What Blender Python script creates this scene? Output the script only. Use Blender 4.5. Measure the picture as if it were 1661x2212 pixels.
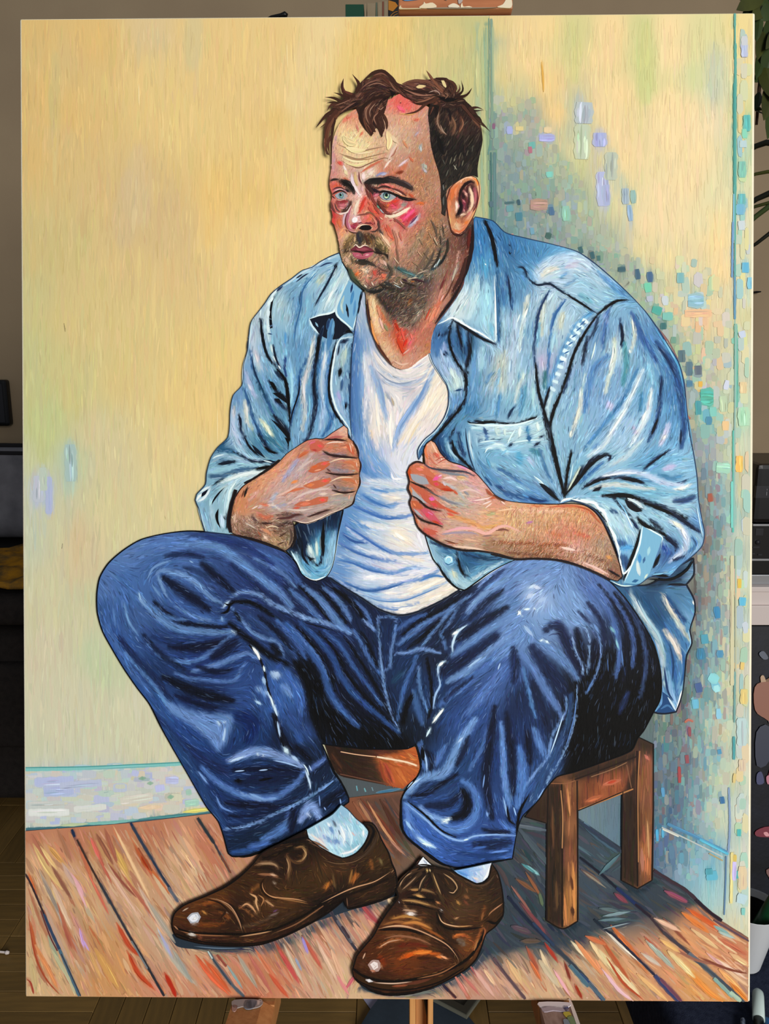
import bpy, bmesh, math, random
import numpy as np
from mathutils import Matrix, Vector
from mathutils.geometry import delaunay_2d_cdt, tessellate_polygon

for _o in list(bpy.data.objects):
    bpy.data.objects.remove(_o, do_unlink=True)
random.seed(7)
rng = np.random.default_rng(11)
SC = bpy.context.scene
COL = SC.collection
R = math.radians

# ------------------------------------------------------------------ camera
FPX, CX, CY = 1750.0, 830.5, 1106.0          # focal length in pixels of the 1661 x 2212 frame
PITCH, CAM_H = R(12.0), 1.40
cam_d = bpy.data.cameras.new('camera')
cam_d.sensor_fit = 'VERTICAL'
cam_d.sensor_height = 36.0
cam_d.sensor_width = 36.0
cam_d.lens = 36.0 * FPX / 2212.0
cam_d.clip_start = 0.02
cam = bpy.data.objects.new('camera', cam_d)
COL.objects.link(cam)
FWD = Vector((0, math.cos(PITCH), -math.sin(PITCH)))
UPV = Vector((0, math.sin(PITCH), math.cos(PITCH)))
RGT = Vector((1, 0, 0))
CAM = Vector((0, 0, CAM_H))
cam.matrix_world = Matrix(((1, 0, 0, 0), (0, UPV.y, -FWD.y, 0), (0, UPV.z, -FWD.z, CAM_H), (0, 0, 0, 1)))
SC.camera = cam

# ------------------------------------------------------------------ world, window light, exposure
world = bpy.data.worlds.new('world')
SC.world = world
world.use_nodes = True
wb = world.node_tree.nodes['Background']
wb.inputs['Color'].default_value = (0.80, 0.88, 1.0, 1)
wb.inputs['Strength'].default_value = 0.16


def area_light(name, loc, target, sx, sy, power, color):
    d = bpy.data.lights.new(name, 'AREA')
    d.shape = 'RECTANGLE'
    d.size, d.size_y = sx, sy
    d.energy = power
    d.color = color
    o = bpy.data.objects.new(name, d)
    COL.objects.link(o)
    o.location = loc
    o.rotation_euler = (Vector(target) - Vector(loc)).to_track_quat('-Z', 'Y').to_euler()
    return o


area_light('window_light', (1.9, -3.1, 2.25), (0.1, 1.0, 1.2), 1.7, 1.9, 232.0, (1.0, 0.97, 0.93))
SC.view_settings.view_transform = 'Standard'
SC.view_settings.look = 'None'
SC.view_settings.exposure = 0.0
SC.view_settings.gamma = 1.0
SC.view_settings.use_curve_mapping = False


# ------------------------------------------------------------------ helpers
def at(px, py, depth):
    """point at that pixel of the frame, 'depth' metres along the optical axis"""
    return CAM + FWD * depth + RGT * ((px - CX) / FPX * depth) - UPV * ((py - CY) / FPX * depth)


def on_z(px, py, z):
    """point where the ray of that pixel meets the horizontal plane z"""
    d = FWD + RGT * ((px - CX) / FPX) - UPV * ((py - CY) / FPX)
    return CAM + d * ((z - CAM_H) / d.z)


def on_y(px, py, y):
    d = FWD + RGT * ((px - CX) / FPX) - UPV * ((py - CY) / FPX)
    return CAM + d * (y / d.y)


def lin(c):
    c = np.asarray(c, float)
    return np.where(c <= 0.04045, c / 12.92, ((c + 0.055) / 1.055) ** 2.4)


def hexrgb(h):
    if len(h) == 3:
        return np.array([int(x, 16) / 15.0 for x in h])
    return np.array([int(h[i:i + 2], 16) / 255.0 for i in (0, 2, 4)])


def mat(name, h, rough=0.6, spec=0.3, metal=0.0, h2=None, scale=30.0, bump=0.0, bscale=200.0, stretch=(1, 1, 1), emit=None):
    m = bpy.data.materials.new(name)
    m.use_nodes = True
    nt = m.node_tree
    b = nt.nodes['Principled BSDF']
    c1 = tuple(lin(hexrgb(h))) + (1,)
    b.inputs['Base Color'].default_value = c1
    b.inputs['Roughness'].default_value = rough
    b.inputs['Specular IOR Level'].default_value = spec
    b.inputs['Metallic'].default_value = metal
    tc = nt.nodes.new('ShaderNodeTexCoord')
    mp = nt.nodes.new('ShaderNodeMapping')
    mp.inputs['Scale'].default_value = stretch
    nt.links.new(tc.outputs['Object'], mp.inputs['Vector'])
    if h2:
        n = nt.nodes.new('ShaderNodeTexNoise')
        n.inputs['Scale'].default_value = scale
        n.inputs['Detail'].default_value = 6
        nt.links.new(mp.outputs['Vector'], n.inputs['Vector'])
        rp = nt.nodes.new('ShaderNodeValToRGB')
        rp.color_ramp.elements[0].position = 0.35
        rp.color_ramp.elements[0].color = c1
        rp.color_ramp.elements[1].position = 0.68
        rp.color_ramp.elements[1].color = tuple(lin(hexrgb(h2))) + (1,)
        nt.links.new(n.outputs['Fac'], rp.inputs['Fac'])
        nt.links.new(rp.outputs['Color'], b.inputs['Base Color'])
    if bump:
        n = nt.nodes.new('ShaderNodeTexNoise')
        n.inputs['Scale'].default_value = bscale
        n.inputs['Detail'].default_value = 4
        nt.links.new(mp.outputs['Vector'], n.inputs['Vector'])
        bp = nt.nodes.new('ShaderNodeBump')
        bp.inputs['Strength'].default_value = bump
        bp.inputs['Distance'].default_value = 0.003
        nt.links.new(n.outputs['Fac'], bp.inputs['Height'])
        nt.links.new(bp.outputs['Normal'], b.inputs['Normal'])
    return m


def empty(name, loc=(0, 0, 0), rot=(0, 0, 0)):
    o = bpy.data.objects.new(name, None)
    COL.objects.link(o)
    o.location = loc
    o.rotation_euler = rot
    o.empty_display_size = 0.05
    return o


def tag(o, label=None, cat=None, group=None, kind=None):
    for k, v in (('label', label), ('category', cat), ('group', group), ('kind', kind)):
        if v:
            o[k] = v
    return o


def link(name, bm, m, parent=None, smooth=False):
    me = bpy.data.meshes.new(name)
    bm.normal_update()
    bm.to_mesh(me)
    bm.free()
    me.materials.append(m)
    if smooth:
        for p in me.polygons:
            p.use_smooth = True
    o = bpy.data.objects.new(name, me)
    COL.objects.link(o)
    if parent:
        o.parent = parent
    return o


def box(bm, c, s, rot=None, bevel=0.0, seg=2):
    """axis box, centre c, full size s"""
    t = bmesh.new()
    bmesh.ops.create_cube(t, size=1.0)
    bmesh.ops.scale(t, vec=s, verts=t.verts)
    if bevel:
        bmesh.ops.bevel(t, geom=list(t.edges), offset=bevel, segments=seg, profile=0.6, affect='EDGES')
    M = Matrix.Translation(c)
    if rot is not None:
        M = M @ rot.to_4x4()
    bmesh.ops.transform(t, matrix=M, verts=t.verts)
    tmp = bpy.data.meshes.new('t')
    t.to_mesh(tmp)
    t.free()
    bm.from_mesh(tmp)
    bpy.data.meshes.remove(tmp)
    return bm


def tube(bm, pts, radii, n=10, cap=True):
    """swept round bar along pts"""
    pts = [Vector(p) for p in pts]
    if not hasattr(radii, '__len__'):
        radii = [radii] * len(pts)
    prev = None
    ring0 = None
    up = Vector((0.13, 0.31, 0.94))
    for i, p in enumerate(pts):
        d = (pts[min(i + 1, len(pts) - 1)] - pts[max(i - 1, 0)]).normalized()
        a = d.cross(up)
        if a.length < 1e-4:
            a = d.cross(Vector((1, 0, 0)))
        a.normalize()
        b = d.cross(a)
        ring = [bm.verts.new(p + (a * math.cos(2 * math.pi * k / n) + b * math.sin(2 * math.pi * k / n)) * radii[i]) for k in range(n)]
        if prev:
            for k in range(n):
                bm.faces.new((prev[k], prev[(k + 1) % n], ring[(k + 1) % n], ring[k]))
        else:
            ring0 = ring
        prev = ring
    if cap:
        bm.faces.new(list(reversed(ring0)))
        bm.faces.new(prev)
    bmesh.ops.recalc_face_normals(bm, faces=bm.faces)
    return bm

# ================================================================== THE ROOM BEHIND THE EASEL
M_WALL = mat('wall_paint', '9c8a70', rough=0.9, spec=0.1, h2='94826a', scale=3, bump=0.15, bscale=90)
M_OAK = mat('oak_plank', '66502c', rough=0.5, spec=0.3, h2='745a30', scale=9, stretch=(1.2, 12, 4), bump=0.1, bscale=120)
def vary_by_object(m, amount):
    nt = m.node_tree
    b_ = nt.nodes['Principled BSDF']
    src = b_.inputs['Base Color'].links[0].from_socket
    oi = nt.nodes.new('ShaderNodeObjectInfo')
    mr = nt.nodes.new('ShaderNodeMapRange')
    mr.inputs['To Min'].default_value = 1 - amount
    mr.inputs['To Max'].default_value = 1 + amount
    nt.links.new(oi.outputs['Random'], mr.inputs['Value'])
    hs = nt.nodes.new('ShaderNodeHueSaturation')
    nt.links.new(mr.outputs['Result'], hs.inputs['Value'])
    nt.links.new(src, hs.inputs['Color'])
    nt.links.new(hs.outputs['Color'], b_.inputs['Base Color'])


vary_by_object(M_OAK, 0.18)
M_GAP = mat('floor_gap', '1c140c', rough=0.9)
M_SOFA = mat('dark_sofa_cloth', '2a2624', rough=0.95, spec=0.1, h2='221f1e', scale=60, bump=0.4, bscale=500)
M_GREYC = mat('grey_cushion_cloth', '74747a', rough=0.95, spec=0.1, h2='606066', scale=16, bump=0.3, bscale=400)
M_PIPE = mat('black_piping', '17161a', rough=0.8)
M_BLACK = mat('black_plastic', '0c0c0e', rough=0.35, spec=0.4)
M_DARKGREY = mat('dark_grey_plastic', '26262a', rough=0.4)
M_SILVER = mat('brushed_silver', 'a0a2a6', rough=0.35, metal=0.6)
M_WHITE = mat('white_lacquer', 'd8ccc8', rough=0.5, spec=0.3)
M_NAVY = mat('navy_denim_cloth', '2c3244', rough=0.95, spec=0.1, h2='1e2334', scale=120, bump=0.5, bscale=700)
M_LEAF = mat('dark_leaf', '2c3a1c', rough=0.5, spec=0.35, h2='3c4c22', scale=14)
M_LEAF2 = mat('olive_blade', '44481c', rough=0.5, spec=0.3, h2='34381a', scale=14)
M_BLADE = mat('black_green_blade', '16180f', rough=0.5, spec=0.3)
M_STEM = mat('brown_stem', '3a281a', rough=0.8)
M_MUST = mat('mustard_cloth', 'b07c20', rough=0.95, spec=0.1, h2='5c4c30', scale=26, bump=0.4, bscale=300)
M_TEALC = mat('teal_cloth', '24485c', rough=0.95)
M_SHELF = mat('shelf_board', '8c7a64', rough=0.6)

WALL_Y = 3.15
b = bmesh.new()
box(b, (0, WALL_Y + 0.05, 1.45), (7.0, 0.1, 3.1))
w_ = link('wall_back', b, M_WALL)
tag(w_, kind='structure', label='dim beige back wall of the room')

floor = link('floor', box(bmesh.new(), (0, 0.4, -0.028), (7.0, 5.5, 0.035)), M_OAK)
tag(floor, kind='structure', label='dark oak mosaic parquet floor')
# parquet blocks of five strips, turned by a quarter from block to block; built where the photograph shows the floor
BL_, SW_ = 0.28, 0.056
pl_bm = box(bmesh.new(), (0, 0, 0), (BL_ - 0.0012, SW_ - 0.0012, 0.012), bevel=0.0012, seg=1)
pl0 = link('parquet_strip', pl_bm, M_OAK)
pl0.parent = floor
first = True
for i_ in range(9):
    for j_ in range(6):
        cx_, cy_ = -1.46 + BL_ * (i_ + 0.5), 0.85 + BL_ * (j_ + 0.5)
        for s_ in range(5):
            o = pl0 if first else pl0.copy()
            if not first:
                COL.objects.link(o)
                o.parent = floor
            first = False
            k_ = (s_ - 2) * SW_
            turned = (i_ + j_) % 2
            o.location = (cx_ + (k_ if turned else 0), cy_ + (0 if turned else k_), -0.0062 - 0.0006 * random.random())
            o.rotation_euler = (0, 0, R(90) if turned else 0)

# ---- sofa with throw and cushion, left behind the canvas
sofa = empty('sofa', (-1.35, 2.58, 0))
tag(sofa, 'dark brown cloth sofa end at the left edge behind the painting', 'sofa')
link('base', box(bmesh.new(), (0, 0.0, 0.32), (1.14, 0.80, 0.54), bevel=0.05, seg=4), M_SOFA, sofa, True)
link('armrest', box(bmesh.new(), (0, -0.01, 0.653), (1.17, 0.84, 0.085), bevel=0.035, seg=4), M_SOFA, sofa, True)
link('front_pad', box(bmesh.new(), (0.16, -0.405, 0.37), (0.5, 0.06, 0.26), bevel=0.029, seg=4), M_SOFA, sofa, True)
for sx in (-0.5, 0.5):
    for sy in (-0.34, 0.34):
        link('foot', tube(bmesh.new(), [(sx, sy, 0.0), (sx, sy, 0.07)], [0.018, 0.026], 10), M_BLACK, sofa)

def throw_mesh():
    bm = bmesh.new()
    nx, ny = 30, 16
    vv = []
    for j in range(ny):
        for i in range(nx):
            x, y = -1.86 + i * 1.0 / (nx - 1), 2.20 + j * 0.42 / (ny - 1)
            z = 0.7165 + 0.010 + 0.010 * math.sin(i * 1.3 + j * 0.5) * math.sin(j * 0.9 + 0.4) + 0.006 * math.sin(i * 0.7 - j * 1.7)
            vv.append(bm.verts.new((x, y, z)))
    for j in range(ny - 1):
        for i in range(nx - 1):
            bm.faces.new((vv[j * nx + i], vv[j * nx + i + 1], vv[(j + 1) * nx + i + 1], vv[(j + 1) * nx + i]))
    r = bmesh.ops.extrude_face_region(bm, geom=bm.faces[:])
    bmesh.ops.translate(bm, vec=(0, 0, -0.012), verts=[v for v in r['geom'] if isinstance(v, bmesh.types.BMVert)])
    bmesh.ops.recalc_face_normals(bm, faces=bm.faces)
    return bm

th = link('throw_blanket', throw_mesh(), M_MUST, None, True)
tag(th, 'crumpled mustard patterned throw lying on the dark sofa arm', 'blanket')

cu = empty('cushion', (-1.40, 2.80, 0.712))
tag(cu, 'large grey cushion with black piping leaning on the dark sofa', 'cushion')
cu.rotation_euler = (R(-8), 0, 0)
link('pillow', box(bmesh.new(), (0, 0.02, 0.165), (1.10, 0.16, 0.33), bevel=0.075, seg=6), M_GREYC, cu, True)
for k_, zz_ in enumerate((0.318, 0.290)):
    link('piping', tube(bmesh.new(), [(-0.5, -0.028 - 0.022 * k_, zz_), (-0.1, -0.030 - 0.022 * k_, zz_ + 0.012), (0.25, -0.028 - 0.022 * k_, zz_ + 0.006), (0.50, -0.026 - 0.022 * k_, zz_ - 0.02)], 0.008, 8), M_PIPE, cu, True)
link('seam', tube(bmesh.new(), [(0.22, -0.062, 0.22), (0.30, -0.062, 0.15), (0.36, -0.062, 0.08), (0.40, -0.06, 0.02)], 0.005, 8), M_PIPE, cu, True)

tv = empty('television', tuple(on_y(-120, 870, WALL_Y - 0.03)))
tag(tv, 'black flat television at the left edge high above the sofa', 'television')
link('panel', box(bmesh.new(), (0, 0, 0), (0.50, 0.04, 0.175), bevel=0.012, seg=3), M_BLACK, tv)
link('screen', box(bmesh.new(), (0, -0.0205, 0), (0.47, 0.002, 0.145)), M_DARKGREY, tv)
link('wall_bracket', box(bmesh.new(), (0, 0.025, 0), (0.10, 0.012, 0.08)), M_BLACK, tv)

p_ = on_z(6, 2056, 0.006)
cb = empty('cable_end', tuple(p_))
tag(cb, 'thin white cable end lying on the floor at the left edge', 'cable')
link('wire', tube(bmesh.new(), [(-0.25, 0.03, 0), (-0.1, 0.012, 0), (0.008, -0.002, 0)], 0.0025, 8), M_WHITE, cb)
link('tip', tube(bmesh.new(), [(0.006, -0.0018, 0), (0.010, -0.0022, 0), (0.016, -0.003, 0)], [0.0028, 0.005, 0.003], 10), M_WHITE, cb, True)

# ---- shelf with books peeping over the canvas top edge
SH_Y = 2.86
z_top = on_y(765, 9, SH_Y).z
z_sh = z_top - 0.205
b = bmesh.new()
x0_, x1_ = on_y(480, 60, SH_Y).x, on_y(1080, 60, SH_Y).x
box(b, ((x0_ + x1_) / 2, SH_Y + 0.13, z_sh - 0.0125), (x1_ - x0_, 0.30, 0.025), bevel=0.002)
shf = link('wall_shelf', b, M_SHELF)
tag(shf, 'wooden wall shelf hidden behind the top of the canvas, carrying the books', 'shelf')
def book(x_px0, x_px1, ytop, mat_, label, name='book', lean=0.0, marks=()):
    xa, xb = on_y(x_px0, 30, SH_Y).x, on_y(x_px1, 30, SH_Y).x
    h = on_y((x_px0 + x_px1) / 2, ytop, SH_Y).z - z_sh
    o = empty(name, ((xa + xb) / 2, SH_Y, z_sh))
    tag(o, label, 'book', 'books on the wall shelf')
    wd_ = xb - xa - 0.0006
    link('cover', box(bmesh.new(), (0, 0.07, h / 2), (wd_, 0.14, h), bevel=min(0.002, wd_ * 0.2)), mat_, o)
    link('pages', box(bmesh.new(), (0, 0.071, h - 0.0005), (wd_ * 0.75, 0.132, 0.003)), M_WHITE, o)
    for (z0_, z1_, m_) in marks:
        link('spine_band', box(bmesh.new(), (0, -0.0006, h - (z0_ + z1_) / 2), (wd_ * 0.9, 0.0016, z1_ - z0_)), m_, o)
    return o
M_GRN = mat('green_book_cloth', '1c4a38', rough=0.8)
M_PALE = mat('pale_book_paper', '9c8c74', rough=0.8, h2='948468', scale=20)
M_RED = mat('dull_red_cloth', '7c4434', rough=0.8)
M_TEALB = mat('grey_green_cloth', '5c6c5c', rough=0.8)
M_ORNG = mat('orange_print', 'c07c28', rough=0.7)
book(746, 786, 9, M_GRN, 'dark green book, leftmost on the shelf above the canvas')
book(786.5, 792, 7, M_PALE, 'slim pale book right beside the dark green book', marks=())
book(792.5, 811, 6, M_PALE, 'wide pale book, second to the right of the green book')
book(811.5, 815, 5, M_TEALB, 'thin grey green book between the pale books')
book(815.5, 825, 4, M_PALE, 'pale book just right of the thin grey green one')
book(825.5, 829, 3, M_RED, 'thin dull red book between pale books')
book(829.5, 838, 2, M_PALE, 'pale book next to the black decorated one')
bk = book(838.5, 864, -20, M_BLACK, 'black book with an orange diamond on its spine')
bmd = bmesh.new()
hh_ = on_y(850, 10, SH_Y).z - z_sh
vs_ = [bmd.verts.new(q) for q in ((-0.018, -0.001, hh_ + 0.012), (0.004, -0.001, hh_ + 0.006), (0.012, -0.001, hh_ - 0.004), (-0.004, -0.001, hh_ - 0.020), (-0.018, -0.001, hh_ - 0.016))]
bmd.faces.new(vs_)
r_ = bmesh.ops.extrude_face_region(bmd, geom=bmd.faces[:])
bmesh.ops.translate(bmd, vec=(0, -0.001, 0), verts=[v for v in r_['geom'] if isinstance(v, bmesh.types.BMVert)])
bmesh.ops.recalc_face_normals(bmd, faces=bmd.faces)
link('orange_diamond', bmd, M_ORNG, bk)
for k_ in range(3):
    rr_ = 0.016 + 0.007 * k_
    link('gold_arc', tube(bmesh.new(), [(0.014 - rr_ * math.sin(a), -0.0015, hh_ - 0.050 + rr_ * math.cos(a)) for a in np.linspace(0.1, 1.5, 9)], 0.0009, 6), M_ORNG, bk)

lp = empty('shelf_lamp', (on_y(604, 30, SH_Y).x, SH_Y + 0.05, z_sh))
tag(lp, 'black clip lamp head just showing above the canvas top edge', 'lamp')
zl_ = on_y(604, 31, SH_Y + 0.02).z - z_sh
link('lamp_base', tube(bmesh.new(), [(0, 0, 0), (0, 0, 0.012), (0, 0, 0.016)], [0.045, 0.045, 0.03], 20), M_BLACK, lp)
link('pole', tube(bmesh.new(), [(0, 0, 0.012), (0.0, 0.0, zl_ * 0.6), (0.006, -0.01, zl_ - 0.012)], 0.005, 10), M_BLACK, lp)
link('lamp_shade', tube(bmesh.new(), [(-0.046, -0.03, zl_ - 0.012), (-0.03, -0.03, zl_ - 0.006), (0.0, -0.03, zl_ - 0.003), (0.014, -0.03, zl_), (0.022, -0.03, zl_ - 0.004)], [0.001, 0.003, 0.006, 0.009, 0.006], 12), M_BLACK, lp, True)

# ---- sideboard and stereo, right behind the canvas
SB_Y = 2.34
def zy(y_px, y_w):
    return on_y(1645, y_px, y_w).z
z_sb = zy(1268, SB_Y)
xl_ = on_y(1560, 1268, SB_Y).x
sb = empty('sideboard', ((xl_ + xl_ + 1.2) / 2, SB_Y + 0.23, 0))
tag(sb, 'white lacquered sideboard under the black stereo', 'cabinet')
link('body', box(bmesh.new(), (0, 0.005, z_sb / 2 + 0.02), (1.2, 0.44, z_sb - 0.06), bevel=0.003), M_WHITE, sb)
link('top_board', box(bmesh.new(), (0, 0, z_sb - 0.008), (1.22, 0.46, 0.016), bevel=0.003), M_WHITE, sb)
for k_ in range(3):
    dr_ = link('drawer', box(bmesh.new(), (-0.39 + 0.39 * k_, -0.220, z_sb * 0.55), (0.38, 0.014, z_sb * 0.72), bevel=0.003), M_WHITE, sb)
    link('knob', tube(bmesh.new(), [(-0.39 + 0.39 * k_, -0.226, z_sb * 0.3), (-0.39 + 0.39 * k_, -0.245, z_sb * 0.3)], [0.008, 0.012], 12), M_SILVER, dr_)
for sx in (-0.55, 0.55):
    for sy in (-0.18, 0.18):
        link('leg', box(bmesh.new(), (sx, sy, 0.028), (0.04, 0.04, 0.056)), M_WHITE, sb)

ST_Y = SB_Y + 0.03
xs_ = on_y(1629, 1100, ST_Y).x
st = empty('stereo', (xs_ + 0.18, ST_Y + 0.13, z_sb))
tag(st, 'black stereo with silver trim standing on the white sideboard', 'stereo')
def zs(y_px):
    return zy(y_px, ST_Y) - z_sb
def sbox(name, ya, yb, m_, x0=0.0, x1=0.36, dy=0.0, dep=0.26, bev=0.004, par=None):
    za, zb = zs(yb), zs(ya)
    return link(name, box(bmesh.new(), ((x0 + x1) / 2 - 0.18, dep / 2 - 0.13 + dy, (za + zb) / 2), (x1 - x0, dep, zb - za), bevel=bev), m_, par or st)
link('base_plate', box(bmesh.new(), (0.005, 0, (zs(1241)) / 2), (0.38, 0.27, zs(1241)), bevel=0.002), M_SILVER, st)
lw_ = sbox('lower_unit', 1132, 1242, M_BLACK)
up_ = sbox('upper_unit', 1003, 1131, M_BLACK, bev=0.014)
sbox('trim_strip', 1132, 1136, M_SILVER, dy=-0.003, dep=0.02, bev=0.0005, par=lw_)
sbox('trim_strip', 1207, 1211, M_SILVER, dy=-0.003, dep=0.02, bev=0.0005, par=lw_)
sbox('label_band', 1050, 1076, M_DARKGREY, dy=-0.002, dep=0.02, bev=0.0005, par=up_)
sbox('display', 1142, 1157, M_DARKGREY, x0=0.010, x1=0.034, dy=-0.002, dep=0.02, bev=0.001, par=lw_)
link('dial', tube(bmesh.new(), [(-0.18 + 0.020, -0.128, zs(1171)), (-0.18 + 0.020, -0.136, zs(1171))], [0.008, 0.007], 16), M_DARKGREY, lw_, True)
for (a_, c_, y_) in ((0.006, 0.026, 1182), (0.024, 0.036, 1198), (0.006, 0.014, 1196)):
    sbox('button', y_ - 1.5, y_ + 1.5, M_DARKGREY, x0=a_, x1=c_, dy=-0.003, dep=0.02, bev=0.0003, par=lw_)
sbox('lettering', 1062, 1070, M_SILVER, x0=0.0305, x1=0.0318, dy=-0.0035, dep=0.02, bev=0.0002, par=up_)
sbox('lettering', 1056, 1070, M_SILVER, x0=0.0385, x1=0.0398, dy=-0.0035, dep=0.02, bev=0.0002, par=up_)
sbox('lettering', 1056, 1059, M_SILVER, x0=0.0305, x1=0.0318, dy=-0.0035, dep=0.02, bev=0.0002, par=up_)

# ---- nail in the wall
nl = link('wall_nail', tube(bmesh.new(), [on_y(1625, 632, WALL_Y - 0.004), on_y(1634, 631, WALL_Y - 0.02), on_y(1644, 630, WALL_Y - 0.03)], [0.004, 0.0045, 0.002], 8), M_BLACK)
tag(nl, 'small dark nail in the wall right of the canvas', 'nail')

# ---- plants in the top right corner
def leaf_bm(base, tip, width, droop, n=7, side=(0, 0, 1)):
    base, tip = Vector(base), Vector(tip)
    d = tip - base
    s = d.cross(Vector((0.2, 1, 0.1))).normalized()
    up = s.cross(d).normalized()
    bm = bmesh.new()
    rows = []
    for i in range(n):
        t = i / (n - 1)
        w = width * (math.sin(math.pi * min(1, 0.06 + 0.94 * t)) ** 0.75) * (1 - 0.35 * t) + 0.0006
        c = base + d * t + Vector((0, 0, -droop * t * t)) + up * 0.0
        rows.append([bm.verts.new(c - s * w), bm.verts.new(c - Vector((0, 0.006 * (w / max(width, 1e-5)), 0))), bm.verts.new(c + s * w)])
    for a, b_ in zip(rows, rows[1:]):
        for k in range(2):
            bm.faces.new((a[k], a[k + 1], b_[k + 1], b_[k]))
    r = bmesh.ops.extrude_face_region(bm, geom=bm.faces[:])
    bmesh.ops.translate(bm, vec=(0, 0.0012, 0), verts=[v for v in r['geom'] if isinstance(v, bmesh.types.BMVert)])
    bmesh.ops.recalc_face_normals(bm, faces=bm.faces)
    return bm

PD = 1.75
hp = empty('hanging_plant')
tag(hp, 'dark green leafy plant hanging into the top right corner', 'plant')
for pts_ in (((1690, -60), (1664, 40), (1650, 110), (1640, 190), (1634, 270)), ((1700, -40), (1672, 60), (1662, 150), (1652, 250)), ((1640, -50), (1636, 20), (1634, 60), (1640, 110))):
    link('stem', tube(bmesh.new(), [at(x, y, PD + 0.03 * k) for k, (x, y) in enumerate(pts_)], [0.007, 0.006, 0.005, 0.004, 0.003][:len(pts_)], 8), M_STEM, hp, True)
LEAVES = [((1650, -10), (1592, 10), .022, .01), ((1660, 5), (1600, 26), .024, .015), ((1650, -25), (1588, -6), .024, 0), ((1668, -5), (1625, 34), .024, .01),
          ((1668, 20), (1640, 30), .020, .01), ((1664, 40), (1676, 120), .022, 0), ((1652, 60), (1636, 130), .014, 0), ((1656, 100), (1634, 160), .016, .01),
          ((1668, 90), (1650, 175), .018, .0), ((1650, 140), (1668, 215), .020, 0), ((1645, 160), (1631, 172), .012, .005), ((1670, 150), (1640, 186), .016, .0),
          ((1680, 160), (1650, 260), .022, 0), ((1700, 180), (1658, 300), .028, 0), ((1640, 200), (1632, 240), .010, 0), ((1690, 60), (1655, 95), .018, .01),
          ((1640, 30), (1634, 90), .012, 0), ((1634, 232), (1646, 238), .004, 0), ((1634, 240), (1648, 246), .003, 0)]
for k_, (a_, t_, wd_, dr_) in enumerate(LEAVES):
    link('leaf', leaf_bm(at(a_[0], a_[1], PD + 0.02 * (k_ % 4)), at(t_[0], t_[1], PD - 0.04 + 0.03 * (k_ % 3)), wd_, dr_), M_LEAF if k_ % 3 else M_LEAF2, hp)
sp_ = empty('spider_plant')
tag(sp_, 'plant with long dark arching blades right of the canvas, above the stereo', 'plant')
BL = [(M_BLADE, .0075, ((1740, 345), (1690, 312), (1655, 308), (1632, 316), (1605, 335))), (M_LEAF2, .0045, ((1745, 385), (1700, 370), (1658, 371), (1632, 376), (1600, 390))),
      (M_BLADE, .0075, ((1750, 405), (1700, 405), (1661, 418), (1634, 430), (1600, 455))), (M_LEAF2, .0045, ((1750, 420), (1700, 428), (1661, 438), (1632, 446), (1606, 458))),
      (M_LEAF, .0070, ((1750, 425), (1700, 436), (1661, 446), (1632, 468), (1600, 500))), (M_BLADE, .0050, ((1750, 440), (1700, 470), (1661, 505), (1634, 526), (1604, 546)))]
for m_, w_b, pp_ in BL:
    link('blade', tube(bmesh.new(), [at(x, y, 1.95 + 0.02 * k) for k, (x, y) in enumerate(pp_)], [w_b * q for q in (0.9, 1.0, 1.0, 0.9, 0.4)], 8), m_, sp_, True)
pc_ = at(1755, 430, 1.95)
link('crown', tube(bmesh.new(), [pc_ + Vector((0.0, 0, -0.08)), pc_, pc_ + Vector((0, 0, 0.05))], [0.02, 0.03, 0.01], 12), M_LEAF, sp_, True)
link('pot', tube(bmesh.new(), [pc_ + Vector((0, 0, -0.22)), pc_ + Vector((0, 0, -0.215)), pc_ + Vector((0, 0, -0.07)), pc_ + Vector((0, 0, -0.065))], [0.05, 0.055, 0.075, 0.06], 20), M_WHITE, sp_, True)

# ---- navy chair with a dark picture, cup and pens, bottom right
SEAT = 0.45
xa_ = on_z(1432, 2175, SEAT).x
ch = empty('armchair', (xa_ + 0.36, 1.17, 0))
tag(ch, 'armchair in navy denim cloth behind the lower right corner of the canvas', 'armchair')
link('seat', box(bmesh.new(), (0, -0.01, SEAT - 0.08), (0.72, 0.54, 0.16), bevel=0.03, seg=4), M_NAVY, ch, True)
link('backrest', box(bmesh.new(), (0.10, 0.228, SEAT + 0.10), (0.50, 0.10, 0.60), bevel=0.04, seg=4), M_NAVY, ch, True)
for sx in (-0.20, 0.22):
    for sy in (-0.12, 0.22):
        link('leg', tube(bmesh.new(), [(sx, sy, 0), (sx, sy, SEAT - 0.15)], [0.014, 0.02], 10), M_BLACK, ch)

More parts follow.
